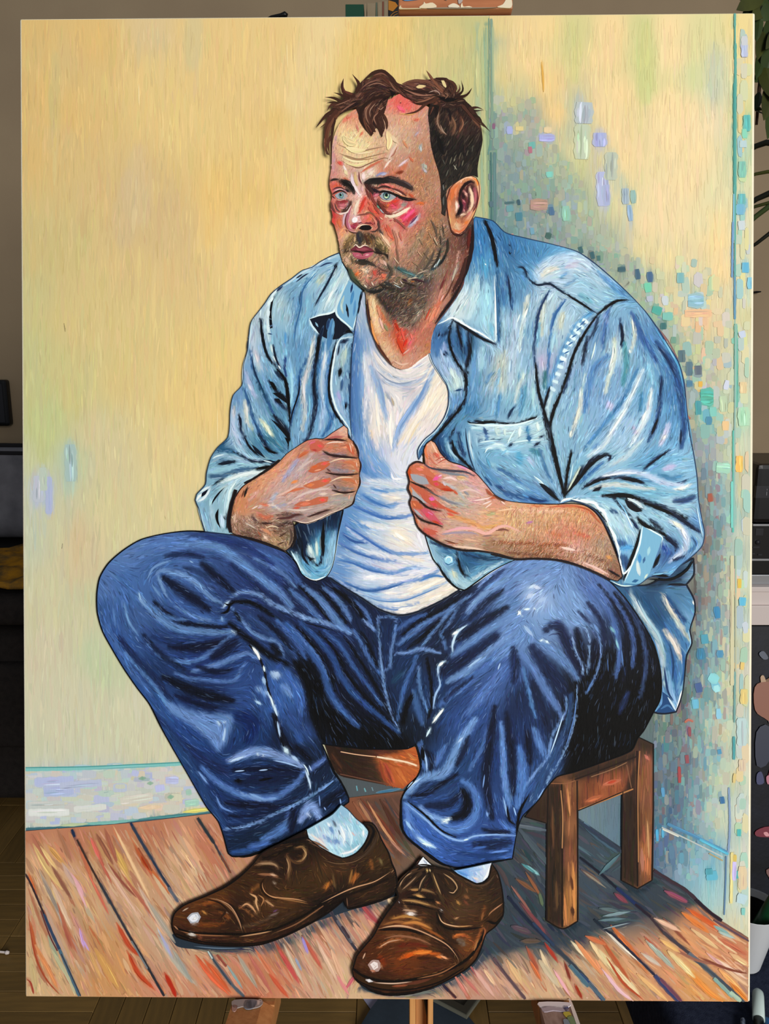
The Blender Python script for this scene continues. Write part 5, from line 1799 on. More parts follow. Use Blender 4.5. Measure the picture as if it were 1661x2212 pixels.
region('painted_jeans', '1310,1251 1341,1282 1375,1328 1408,1386 1423,1440 1427,1484 1423,1512 1410,1536 1388,1577 1376,1592 1363,1618 1287,1649 1237,1666 1201,1676 1181,1697 1161,1727 1128,1760 1121,1775 1114,1803 1106,1852 1060,1858 988,1871 957,1863 930,1844 901,1823 874,1799 866,1781 867,1726 874,1709 898,1680 908,1659 904,1628 898,1607 880,1615 800,1616 716,1608 697,1605 714,1649 728,1673 744,1697 754,1721 754,1730 710,1757 665,1787 611,1814 566,1835 530,1846 503,1847 495,1841 485,1805 473,1772 449,1742 409,1673 379,1621 349,1567 325,1519 299,1485 272,1446 245,1401 224,1362 213,1323 212,1280 218,1247 236,1217 266,1190 305,1166 350,1154 405,1147 456,1149 501,1154 546,1166 588,1181 621,1195 651,1230 690,1225 740,1200 860,1180 989,1240 1026,1250 1060,1234 1113,1206 1144,1203 1197,1205 1260,1222', '''
.4a68ae 232,1240 225,1280
.36569c 222,1310 240,1330
.4f6db0 262,1205 300,1182
.4c6ab2 340,1168 390,1185
.2c4280 430,1157 500,1162
.34498c 560,1185 600,1205
.3f62ac 280,1290 270,1250
.3c5ca2 330,1225 370,1210
.3a5698 300,1320 280,1350
.30509a 250,1360 270,1390
.2a4282 340,1380 400,1330
.24387a 560,1250 600,1240
.16204a 660,1260 690,1275
.1c2a5c 620,1290 650,1310
.1f3478 420,1420 460,1440
.20366e 340,1440 400,1460
.1a2c60 420,1480 460,1510
.2a458c 520,1470 540,1500
.2c4c94 320,1500 350,1540
.3458a8 610,1470 630,1500 600,1520
.2a4488 640,1550 660,1580
.24428c 400,1600 380,1580
.1c3472 440,1650 480,1700
.16264c 660,1640 690,1660 700,1620
.1c3878 540,1590 570,1580
.14244c 600,1590 640,1620
.1c326c 500,1760 470,1750
.16284e 520,1820 560,1810
.1c3464 720,1710 740,1700
.080c1c 690,1480 720,1560 690,1540 730,1590 800,1600 860,1600
.0a1024 780,1560 830,1580 660,1440
.10183c 700,1420 740,1480 790,1540
.1c2e66 740,1380 700,1350
.16244e 790,1400 800,1330 760,1300
.1a2e62 840,1380 870,1340
.1c3264 880,1470 870,1430
.14223e 880,1560 900,1580
.1c3468 900,1520 930,1480
.141c3c 930,1310 980,1290 1000,1285
.182448 960,1360 940,1420
.2c4484 1020,1310 1000,1400
.5876b8 1100,1300 1090,1260
.6480c0 1160,1260 1140,1230 1200,1240
.8a9ed4 1150,1280 1165,1300
.6c8ac8 1220,1280 1240,1310 1180,1330
.5f7ec0 1110,1340 1130,1370 1190,1215
.4c66ac 1270,1260 1290,1290
.3c58a0 1090,1450 1060,1500
.1c2c5c 1130,1500 1110,1530
.2c4890 1030,1540 990,1560
.24407c 960,1620 1000,1650
.20387a 1060,1640 1090,1780
.1c3068 1140,1600 1120,1560
.2c4a8c 1140,1700 1190,1640
.0c1020 1300,1440 1280,1480 1320,1500
.06080e 1300,1560 1250,1620 1350,1580 1290,1620 1270,1540
.08090f 1380,1540 1400,1500 1240,1660
.10142a 1390,1420 1370,1380
.20305c 1340,1330 1360,1340
.3458b0 900,1790 930,1820
.2c4a98 1000,1840 1040,1840
.3a5cb0 1080,1830 1090,1790
~5a7cc0 24 369,1168 462,1179 501,1200 546,1236 600,1275 630,1308
~4a6ab4 14 300,1190 360,1172 430,1166
~3c5aa2 20 560,1190 610,1220 650,1262
~5472b4 11 550,1205 600,1230 640,1268
~22347a 16 450,1160 530,1180 590,1218
~1c2c62 18 500,1218 545,1255 590,1300 640,1340
~1a2858 16 360,1202 400,1196 440,1204
~10183a 20 438,1217 470,1246 504,1276
~24386f 14 400,1225 430,1235 470,1262
~10183a 24 356,1247 393,1275 435,1302 452,1315
~6484c4 13 341,1240 350,1232 396,1241 429,1262 456,1290 478,1299
~6c8cc8 7 344,1244 353,1268 362,1286
~3a5aa4 24 368,1293 411,1323 456,1338 484,1341
~5878b8 8 380,1308 420,1330 460,1340
~0e1634 13 335,1299 369,1330 411,1348 490,1354
~5a7cbc 17 302,1284 344,1332 387,1356 471,1365 502,1362
~4a6cb0 10 320,1300 360,1330 400,1338
~12193c 22 369,1395 426,1398 471,1387 490,1380
~1c3068 16 330,1375 370,1385 420,1382
~5070b4 10 320,1392 356,1419 411,1428 450,1413 489,1381 505,1369
~141c42 26 462,1418 485,1402 510,1385
~5a78bc 13 417,1449 471,1434 501,1422 534,1410 552,1419
~0e1530 24 356,1461 411,1488 471,1506 503,1510
~4a68ae 9 377,1452 417,1464 501,1470 519,1449 531,1431
~101a40 14 430,1440 470,1450 500,1446
~5a84cc 13 272,1410 305,1443 336,1476 357,1512 369,1527
~1c2c60 18 260,1377 299,1425 336,1464 369,1509
~16224c 12 312,1370 350,1412 400,1445
~4060a8 12 230,1350 258,1400 290,1450 330,1500
~6c88c8 11 501,1288 525,1278 561,1284 591,1304 627,1320 664,1335 700,1344 735,1356 757,1368
~0a0e20 12 505,1298 545,1302 590,1330
~0a0e20 16 496,1345 520,1366 546,1386 585,1416 621,1433
~6080c0 8 500,1310 520,1335 546,1365 579,1380 600,1386 615,1416
~0c1228 16 588,1392 606,1413
~0a1022 9 508,1320 520,1340
~2c4480 18 540,1330 580,1360 620,1390 640,1420
~101838 12 560,1330 600,1365 630,1400
~3a5aa6 14 600,1340 640,1385 660,1420
~8fa8dc 16 588,1452 600,1462
~5c7cc4 20 566,1485 580,1500
~6080c8 18 612,1480 630,1500
~0a1020 22 640,1430 668,1480 680,1540 700,1600
~3a5cae 20 620,1450 645,1490 652,1540
~4a6ab0 15 627,1274 656,1298 675,1318 692,1334
~5a7cc0 18 658,1267 692,1296 716,1325 736,1349 755,1362
~5676bc 12 700,1270 726,1291 745,1315 757,1340
~4a68b0 9 755,1291 789,1318 803,1352 810,1362
~7896d8 7 785,1338 800,1352 808,1358
~0c1026 9 645,1262 690,1310 712,1340
~0c1026 9 690,1272 725,1310 748,1345
~0a0e22 12 720,1270 760,1300 780,1330
~34559f 20 620,1347 649,1380 680,1417 700,1448 716,1501 755,1549 774,1566
~4a6cb8 6 630,1352 660,1386 690,1422 712,1470
~4568b4 5 716,1504 740,1534 762,1556
~2c4c94 15 649,1342 683,1376 716,1414 736,1458 769,1501 813,1539 861,1580
~34549c 11 700,1361 736,1395 764,1438 793,1477 825,1522
~4464ac 10 764,1359 784,1395 803,1429 820,1453
~0a0e22 8 640,1350 672,1386 702,1430 722,1490
~0a0e22 8 690,1364 725,1406 750,1455 790,1505 840,1555
~0a0e22 8 745,1375 775,1420 800,1460 830,1510
~0c1430 10 780,1362 800,1400 815,1440
~6a88c8 6 817,1332 820,1395 825,1443 829,1477 837,1510 846,1544 863,1576
~5a78bc 7 856,1335 851,1376 844,1409 844,1433 832,1448
~5a78bc 6 820,1333 840,1331 856,1335
~5272b8 13 861,1390 897,1361 933,1335 981,1306
~3e5ca4 10 854,1362 885,1340 921,1325
~5a7abc 9 911,1395 940,1356 969,1322 996,1298 1020,1284
~0c1228 9 868,1370 900,1345 950,1318 985,1296
~0c1228 10 880,1400 920,1368 950,1340
~6c8ad0 9 854,1412 894,1405 909,1400 950,1409
~5274b8 6 950,1368 958,1384 962,1404
~5272b4 6 950,1368 972,1340 990,1312
~3c5ea6 10 899,1414 890,1443 873,1484 861,1537 858,1554
~5274b4 7 904,1440 907,1484 919,1522 928,1540
~3c5c9c 15 893,1490 902,1530 912,1560
~1c3c64 16 850,1470 870,1450
~0a0e1e 9 922,1420 930,1470 932,1520 924,1550
~0a0e1e 14 870,1560 880,1520 890,1500
~5e7cc0 24 1010,1320 1060,1270 1110,1232 1160,1215
~1a2448 17 1013,1338 1045,1304 1085,1275
~6a88c4 10 1008,1320 1032,1291 1085,1254 1104,1243
~26386c 14 1020,1288 1050,1258 1085,1232
~7088cc 8 1030,1268 1060,1240 1100,1216
~141c3c 22 990,1381 1024,1354 1061,1330 1093,1312
~5c7cbc 17 976,1414 1010,1390 1045,1365 1080,1343
~16224c 32 958,1450 1008,1423 1051,1391 1069,1373
~6686c8 19 966,1471 1008,1447 1051,1410 1098,1373
~4464b0 20 950,1521 992,1484 1045,1444 1072,1410
~18244e 10 958,1512 985,1488 1020,1462
~5c7cc0 30 1070,1420 1110,1390 1140,1360
~4a68b4 22 1010,1540 1050,1490 1090,1440
~18204a 28 1178,1360 1202,1349 1231,1402 1255,1455
~5a7abc 23 1162,1383 1204,1415 1231,1444 1244,1463
~182450 36 1149,1399 1178,1439 1212,1481 1220,1500
~5674ba 20 1125,1410 1151,1442 1178,1489 1204,1529 1212,1548
~182450 22 1108,1400 1112,1440 1108,1470
~4a74b8 8 1128,1440 1140,1490 1156,1550
~1a2650 18 1150,1470 1170,1530 1186,1580
~7894d0 5 1231,1362 1241,1402 1257,1436 1257,1455
~7894d0 4 1241,1346 1260,1349 1271,1381 1271,1418 1265,1455
~6480c4 5 1273,1349 1294,1381 1294,1428 1280,1470 1265,1497
~0e1430 20 1244,1359 1250,1390 1258,1420
~10163a 13 1281,1381 1280,1420 1276,1445
~26305c 10 1247,1320 1273,1344
~1c2650 13 1268,1301 1289,1328 1302,1356 1304,1400
~405aa0 12 1301,1273 1336,1310 1360,1354 1367,1397 1364,1440
~4864ac 15 1278,1271 1310,1314 1330,1364 1336,1419 1328,1462
~34487c 10 1332,1284 1364,1332 1388,1386 1393,1440 1380,1505
~24346c 14 1354,1495 1336,1538
~141a38 10 1292,1262 1325,1305 1348,1354 1352,1410 1345,1470
~10142a 10 1325,1280 1355,1325 1378,1380 1380,1440
~6c8cd0 6 1219,1500 1221,1534 1192,1587 1182,1632 1153,1670 1129,1704 1121,1738
~2c4880 18 1232,1500 1226,1560 1200,1620 1170,1680 1140,1740
~7a9ad8 4 1245,1480 1245,1500 1237,1566 1216,1627 1184,1680 1153,1738 1131,1760
~6a8cd0 24 1025,1553 994,1601 978,1638 954,1670 920,1676 893,1692
~6c90d4 26 901,1684 880,1704 872,1718
~0f1838 11 888,1717 920,1712 954,1691 988,1670
~0a1024 25 999,1707 1009,1728 1002,1754 978,1765
~16224a 20 920,1738 967,1736 988,1717
~4f74c4 20 872,1732 914,1760 954,1781 988,1789 1020,1768 1031,1733 1020,1701 999,1685
~7898dc 12 905,1740 930,1760 960,1768
~c8d4f4 8 957,1773 970,1767
~5c80cc 15 1081,1561 1086,1627 1089,1685 1100,1738
~4a70c0 24 1121,1614 1126,1648 1126,1690 1118,1740
~5478c4 19 1153,1574 1168,1611 1179,1632
~4464ac 11 1052,1569 1041,1611 1012,1664
~111a3c 22 1068,1526 1057,1606 1049,1685 1062,1765
~121c40 20 1094,1540 1105,1632 1108,1712
~10183a 15 1137,1580 1145,1648
~142048 16 1010,1590 1000,1620 985,1650
~101838 16 920,1620 935,1640 930,1660
~4a6cb8 12 910,1600 905,1630 920,1660
~4a6cb8 14 960,1610 940,1650
~5578cc 16 878,1745 892,1790 920,1820
~14224c 26 1025,1820 1060,1822 1100,1816
~1c3878 14 990,1840 1050,1846 1100,1835
~5074c8 12 1080,1770 1100,1790 1115,1790
~101a3c 12 1040,1790 1070,1794 1100,1794
$5f7ec4 8 358,1510 424,1535 497,1541 509,1544 491,1600 473,1624 449,1594 400,1556 368,1535
~102468 36 514,1545 545,1558 536,1594
~101a44 14 470,1528 420,1515 380,1500
~7890d4 22 497,1640 536,1625 569,1622 611,1634 653,1652
~0e1840 15 503,1662 551,1659 650,1664
~14214e 30 521,1687 581,1680 641,1674
~4c6cb8 17 437,1655 473,1688 509,1709 551,1721 599,1718 641,1688 659,1664
~6c8cd0 7 521,1712 560,1724 600,1722
~12193c 20 491,1732 551,1738 596,1740
~1c2c64 24 325,1531 379,1594 437,1637 491,1667
~24407c 26 355,1570 400,1631 449,1721 485,1781
~12204c 12 496,1760 560,1756 620,1735
~7090d4 6 482,1790 536,1781 599,1754 665,1721 728,1679
~4c70bc 22 569,1811 620,1781 626,1755
~7c94dc 24 650,1770 671,1738 690,1762
~10183c 22 635,1748 629,1790
~0f1a3a 30 700,1735 740,1710
~4060b0 14 540,1826 580,1818
~2c50a0 10 500,1838 560,1832
~5068b4 13 671,1661 701,1637
~0c1430 14 640,1610 670,1640
~2c4c98 18 640,1580 650,1600
~0e1530 16 590,1540 610,1590 630,1620
~2c4a90 14 610,1540 640,1580
6c8cc8 4 300,1290 318,1310
8aa8dc 3 302,1278 306,1296
5a7cbc 5 270,1300 280,1340 300,1370
4a6cb4 5 246,1310 252,1350
6484c4 4 320,1250 335,1225 370,1210
5a7cbc 4 330,1262 350,1290
7898d0 3 410,1210 420,1216
a8bce4 6 483,1312 490,1304 497,1297
6c8cc8 5 480,1330 482,1342
0a0e20 5 478,1324 492,1320 500,1300
0a0e20 4 486,1302 496,1306 510,1298
b8c8e8 6 501,1361 509,1366
=10142c 4 540,1392 561,1419 573,1452 579,1482 594,1530 604,1580 614,1610
e4ecf8 6 546,1396 558,1412 562,1424
c8d4f0 4 570,1436 573,1450
8aa4d8 7 569,1460 574,1478
a8bce8 3 578,1490 586,1510
7c98d4 5 574,1490 580,1500
c0cef0 4 584,1500 594,1530
a8bce8 5 592,1520 600,1545
98b0e4 4 600,1556 606,1590
b8ccec 10 614,1612 624,1626
98b0e4 7 630,1630 645,1642
c0d0f0 3 656,1648 664,1660 668,1674
a8bce8 4 660,1660 670,1690 671,1702
90a8e0 3 668,1650 674,1664
98b4e4 5 552,1512 566,1520
8ca8dc 9 556,1484 562,1492
98acdc 11 592,1452 606,1458
3858b8 8 600,1440 608,1432
0a0e22 3 520,1282 524,1283
0a0e22 3 540,1280 544,1281
101a3c 4 570,1290 574,1292
101a3c 4 592,1306 597,1308
101a3c 3 610,1312 615,1315
101a3c 4 628,1322 633,1324
7c98d8 4 652,1326 660,1338
101a3c 4 664,1340 668,1341
101a3c 4 690,1344 694,1346
0c1228 2 660,1344 690,1352 720,1362
c8d8f4 6 472,1556 476,1564
b8c8f0 4 484,1560 490,1556
98b0e4 4 488,1570 484,1600
e8f0fc 5 556,1626 559,1627
e8f0fc 5 568,1629 571,1630
a8bcec 4 498,1644 510,1638 530,1632
98b0e8 3 508,1664 530,1662
98b0e8 3 560,1662 580,1660
8ca8e4 3 590,1640 620,1646 650,1656
0a1024 8 508,1684 524,1684
0a1024 4 560,1684 590,1678
6c8cd4 4 430,1664 450,1690
5c7cc8 4 468,1716 480,1740 505,1752
7090d4 5 540,1712 570,1724
8098e0 3 700,1740 705,1748
b8c4f4 7 664,1754 672,1762
6888d4 3 690,1715 692,1740
7c98d8 3 735,1722 737,1735
080c18 4 698,1608 720,1660 740,1692 753,1722
060a14 5 500,1846 540,1846 600,1820 680,1780 752,1732
a8c0e8 5 1008,1349 987,1365 977,1391 977,1407
9ab4e4 5 962,1425 947,1438 946,1456
8ca8e0 4 946,1456 950,1478 940,1500 935,1530
e0ecf8 5 934,1560 945,1545 958,1529
b8ccec 4 920,1590 930,1570
d8e4f4 5 946,1438 958,1428
e0e8f8 5 976,1370 990,1362
e8f0fc 5 1118,1319 1124,1327
e8f0fc 3 1124,1318 1116,1329
e8f0fc 4 1152,1312 1156,1316
c8d4f0 4 1130,1316 1144,1314
b0c0e8 5 1140,1270 1156,1262
a8b4e0 10 1136,1290 1150,1282
b4bce4 8 1150,1266 1166,1270
94a8dc 9 1160,1300 1176,1290
8ca4d8 7 1130,1350 1150,1372
c0d0f0 4 1164,1384 1172,1380
c0d0f0 5 1176,1382 1184,1388
98b0e4 3 1074,1446 1080,1430
8ca8e0 4 1010,1440 1040,1418
7c9ce0 4 874,1731 914,1763 954,1798 994,1813 1025,1803 1070,1800 1115,1802
0a1020 4 880,1728 916,1756 952,1790 985,1806
c4d8f4 3 1000,1812 1012,1810
9ab4e8 8 901,1805 920,1818 941,1829
8cb0ec 5 876,1770 890,1790
c8dcf8 4 910,1818 934,1824
b0c4f0 5 880,1700 890,1690 905,1682
060a18 4 898,1604 908,1640 908,1660
8ca8e4 4 912,1610 920,1640 922,1664
0a0e20 8 912,1612 914,1640
d8e4f8 8 957,1772 968,1768
98b0e8 4 988,1602 1000,1590
7c9cdc 4 1086,1720 1096,1760 1106,1775
0a1228 5 1094,1740 1100,1770 1112,1778
8cacec 3 1108,1740 1114,1760
6888d0 3 1042,1700 1046,1670
7090d8 4 1050,1750 1053,1762
3c5cb0 5 1020,1830 1050,1826
5c80d8 4 1060,1838 1098,1834
060a18 5 1114,1800 1118,1770 1124,1745 1140,1716
060a18 4 868,1728 868,1780 880,1806 910,1832 950,1862 990,1872
0a1024 4 1104,1852 1060,1860 990,1872
a8c0f0 3 1216,1540 1200,1590 1186,1630
5070b8 3 1244,1500 1238,1550 1218,1620
4c6cb0 4 1266,1494 1280,1466
7c98d4 4 1256,1440 1258,1448
7c98d4 5 1264,1438 1272,1440
6484c8 5 1280,1346 1292,1366
6a98b8 5 1316,1352 1326,1366
7aa8c8 4 1328,1380 1334,1400
5070b8 3 1340,1400 1344,1440
4864a8 2 1310,1420 1312,1450
''', sp=4.5, tone=(1.0, 1.02, .92, 1.24, .33), hatch=[dict(len=30, w=3.2, cover=0.7, jit=.08, hue=.008, wob=.12, track=.9, accent='6888cc 0c1430 3a60b4 4868b0', pa=.14, mix=.35),
  dict(len=18, w=1.6, cover=0.25, jit=.12, hue=.01, wob=.15, k=5, track=.9, accent='90a8dc 0a1028 4a70c0', pa=.25, mix=.4)], outline=('0b1024', 3), label='painted dark blue denim jeans with turned-up cuffs')

region('painted_undershirt', '789,630 790,665 799,706 815,742 830,770 849,793 866,800 884,797 908,779 930,762 945,775 972,835 975,880 945,935 912,975 912,1000 905,1010 935,1100 960,1150 925,1162 935,1207 968,1252 990,1272 962,1291 924,1310 891,1323 864,1327 843,1323 815,1312 783,1291 742,1266 706,1243 718,1222 726,1180 735,1130 742,1090 765,1050 772,1000 755,940 752,800 765,710 778,640', '''
.5f8cc0 765,760 768,820
.3f6ca4 759,900 762,860
.b8c4d8 790,850
.6f94c8 785,940 790,960
.5a84b8 775,1000
.6c98cc 800,1010 815,1015
.e4dedc 830,870 860,880
.e6dcd2 812,930 820,900
.e8e2de 850,930 858,860
.dcdce6 870,960 850,990
.eee2d0 932,860 945,870
.ece0cc 935,830
.e8dcd4 900,920 880,900
.dce0ea 860,1020 880,1010
.d8dce6 895,985
.c8d4e0 800,1045 860,1045
.e0dcd4 850,1068
.5c8cc0 755,1080 760,1060
.86acd4 790,1110 800,1085
.d4d8e2 865,1090 880,1075
.5a88c0 755,1120
.b8cadc 810,1140
.ece4d4 870,1160 860,1150
.e0e2e8 905,1170 900,1130
.5080b8 745,1160
.a4bede 770,1195
.d8d8e0 850,1200
.6490c4 735,1230
.c8d2e4 790,1240
.dcdee6 850,1245 870,1240
.dce0ea 910,1225
.9cbcdc 800,1283
.d8dce4 840,1285
.e8e0d0 900,1275
.e6ded2 960,1272
.e8e4dc 870,1317
.dcd8d8 805,790 815,810
.e6e0dc 860,815 905,800
.c0c0cc 880,845
~8aa8d0 14 935,802 916,848 886,892 864,930 848,973
~a4b8d4 10 925,830 900,880 870,920
~8aacd4 13 799,794 815,830 826,870 835,903
~98a4b8 7 835,848 851,878
~9fb0cc 8 802,786 821,819 848,830 870,832 911,819 930,789
~a8b8cc 6 806,775 826,802 850,815 870,818 905,806
~c0bcc8 16 870,842 895,840
~3f6ca4 14 768,720 766,780 760,840 760,900 765,940
~5a86ba 22 775,740 772,820 775,890 778,960 788,1008
~dcdce2 12 788,765 794,830 788,880 786,905
~e6ded8 12 800,840 806,890 808,930 816,970
~f0dcc4 8 800,920 804,945
~7aa4d4 24 785,945 797,984 830,1014 843,1034
~5a8ac0 16 775,990 790,1015 810,1030
~d8dee4 12 790,1040 840,1040 890,1040
~7fa8d0 7 796,1053 843,1060 882,1058
~5f8fc8 13 780,1066 802,1082 843,1093 856,1087
~4a78b8 9 760,1090 802,1106 832,1117 870,1117 892,1110
~5a88c0 9 756,1112 775,1131 797,1142
~6a92c8 10 745,1131 770,1147 810,1174 848,1193 884,1196 924,1193
~4a70b0 8 742,1152 761,1166 794,1172
~5a80bc 9 737,1174 767,1190 816,1207 854,1212
~5a88c4 11 734,1207 761,1212 802,1228 848,1237 886,1226 905,1226
~6f98cc 7 916,1245 935,1236 952,1228
~4f7cbc 8 742,1255 788,1272 829,1269 870,1258 905,1250 940,1236
~8fb0d8 7 783,1281 821,1294 870,1294 911,1280 965,1256
~7a98c8 5 810,1304 848,1313 875,1310 911,1297
~f0e4cc 17 848,1147 868,1160 886,1174
~e8dccc 11 826,1071 864,1079
~ece0d0 11 870,1201 913,1212
~eef0f4 11 788,1250 825,1246 850,1248
~f2ead6 13 884,1275 920,1262 954,1247
~ece0cc 12 919,1294 950,1282 978,1270
~e4e6ea 10 780,1128 820,1138 850,1140
~dfe4ec 10 770,1180 800,1192 840,1200
~c4d0e8 8 750,1140 775,1160 800,1170
~f4e8d0 16 905,905 930,870 950,840
~ece0c8 10 860,960 885,930 900,905
ffffff 4 802,706 818,742 834,770 852,792 868,799
f4f0ec 5 868,799 886,796 908,779 930,763
a8b4c8 3 800,735 815,765 835,795
e0d8d4 8 806,760 824,788 846,808
dcd8d4 7 850,810 880,814 906,800 926,784
8898b0 3 812,800 838,822 866,830 900,822
7f9cc4 4 818,820 826,850 832,880
6f94c4 6 924,820 905,862 880,898 862,930
b8a890 4 846,860 851,878
9fa8b4 5 834,850 842,864
8fb0d8 6 900,860 880,892 862,920 852,950
f8f0e0 6 812,850 816,900 820,940
f4ecdc 6 925,850 910,890 888,930 872,960
fff8ec 5 845,890 842,930 846,970
f0e8f0 5 860,890 856,920
e8d8b8 4 880,960 895,930 908,910
3f6498 5 760,760 758,840 760,920
4f7cb4 5 770,780 770,850 774,910
85a8d4 5 782,800 784,860
34588c 4 764,950 772,985 776,1010
4f80bc 8 778,1004 792,1024
f4f4f8 4 845,1020 850,1034 870,1034
5f90c8 4 800,1056 840,1064
3f70b0 4 784,1070 812,1086 842,1096
3f6cb0 4 764,1094 800,1109 830,1119 866,1119
3f6ab0 4 746,1134 775,1152 812,1177 846,1196
2f5494 4 742,1154 762,1168 790,1173
3f68a8 4 738,1177 770,1193 812,1208
3f6cac 4 734,1210 762,1216 800,1231 840,1239
34609c 4 744,1258 790,1275 828,1272 868,1261
5f88bc 3 785,1284 822,1297 868,1297 908,1284 955,1264
6a8cc0 3 812,1306 848,1316 876,1313
fffaf0 6 852,1150 872,1166
f8f8fc 5 788,1246 812,1243
fcf4e4 5 890,1278 925,1264 950,1252
fcf4e8 5 925,1296 955,1283
f8f4ec 5 830,1280 860,1281
fff8f0 5 860,1316 885,1312
f0ecf4 5 900,1150 912,1180
4a7cb8 5 905,1255 935,1243 960,1246
=101828 4 712,1247 742,1267 783,1292 815,1313 843,1324 864,1328 891,1324 924,1311 962,1292 988,1276
''', sp=5.5, hatch=[dict(len=34, w=4, cover=0.9, jit=.035, hue=.012, wob=.1, accent='ffffff e8d8c0 9cbcdc c8c4dc', pa=.2, mix=.35), dict(len=20, w=2, cover=.3, jit=.05, hue=.015, accent='ffffff 7fa4d0 e8dcc8', pa=.35, mix=.45)], label='painted white round-necked undershirt')

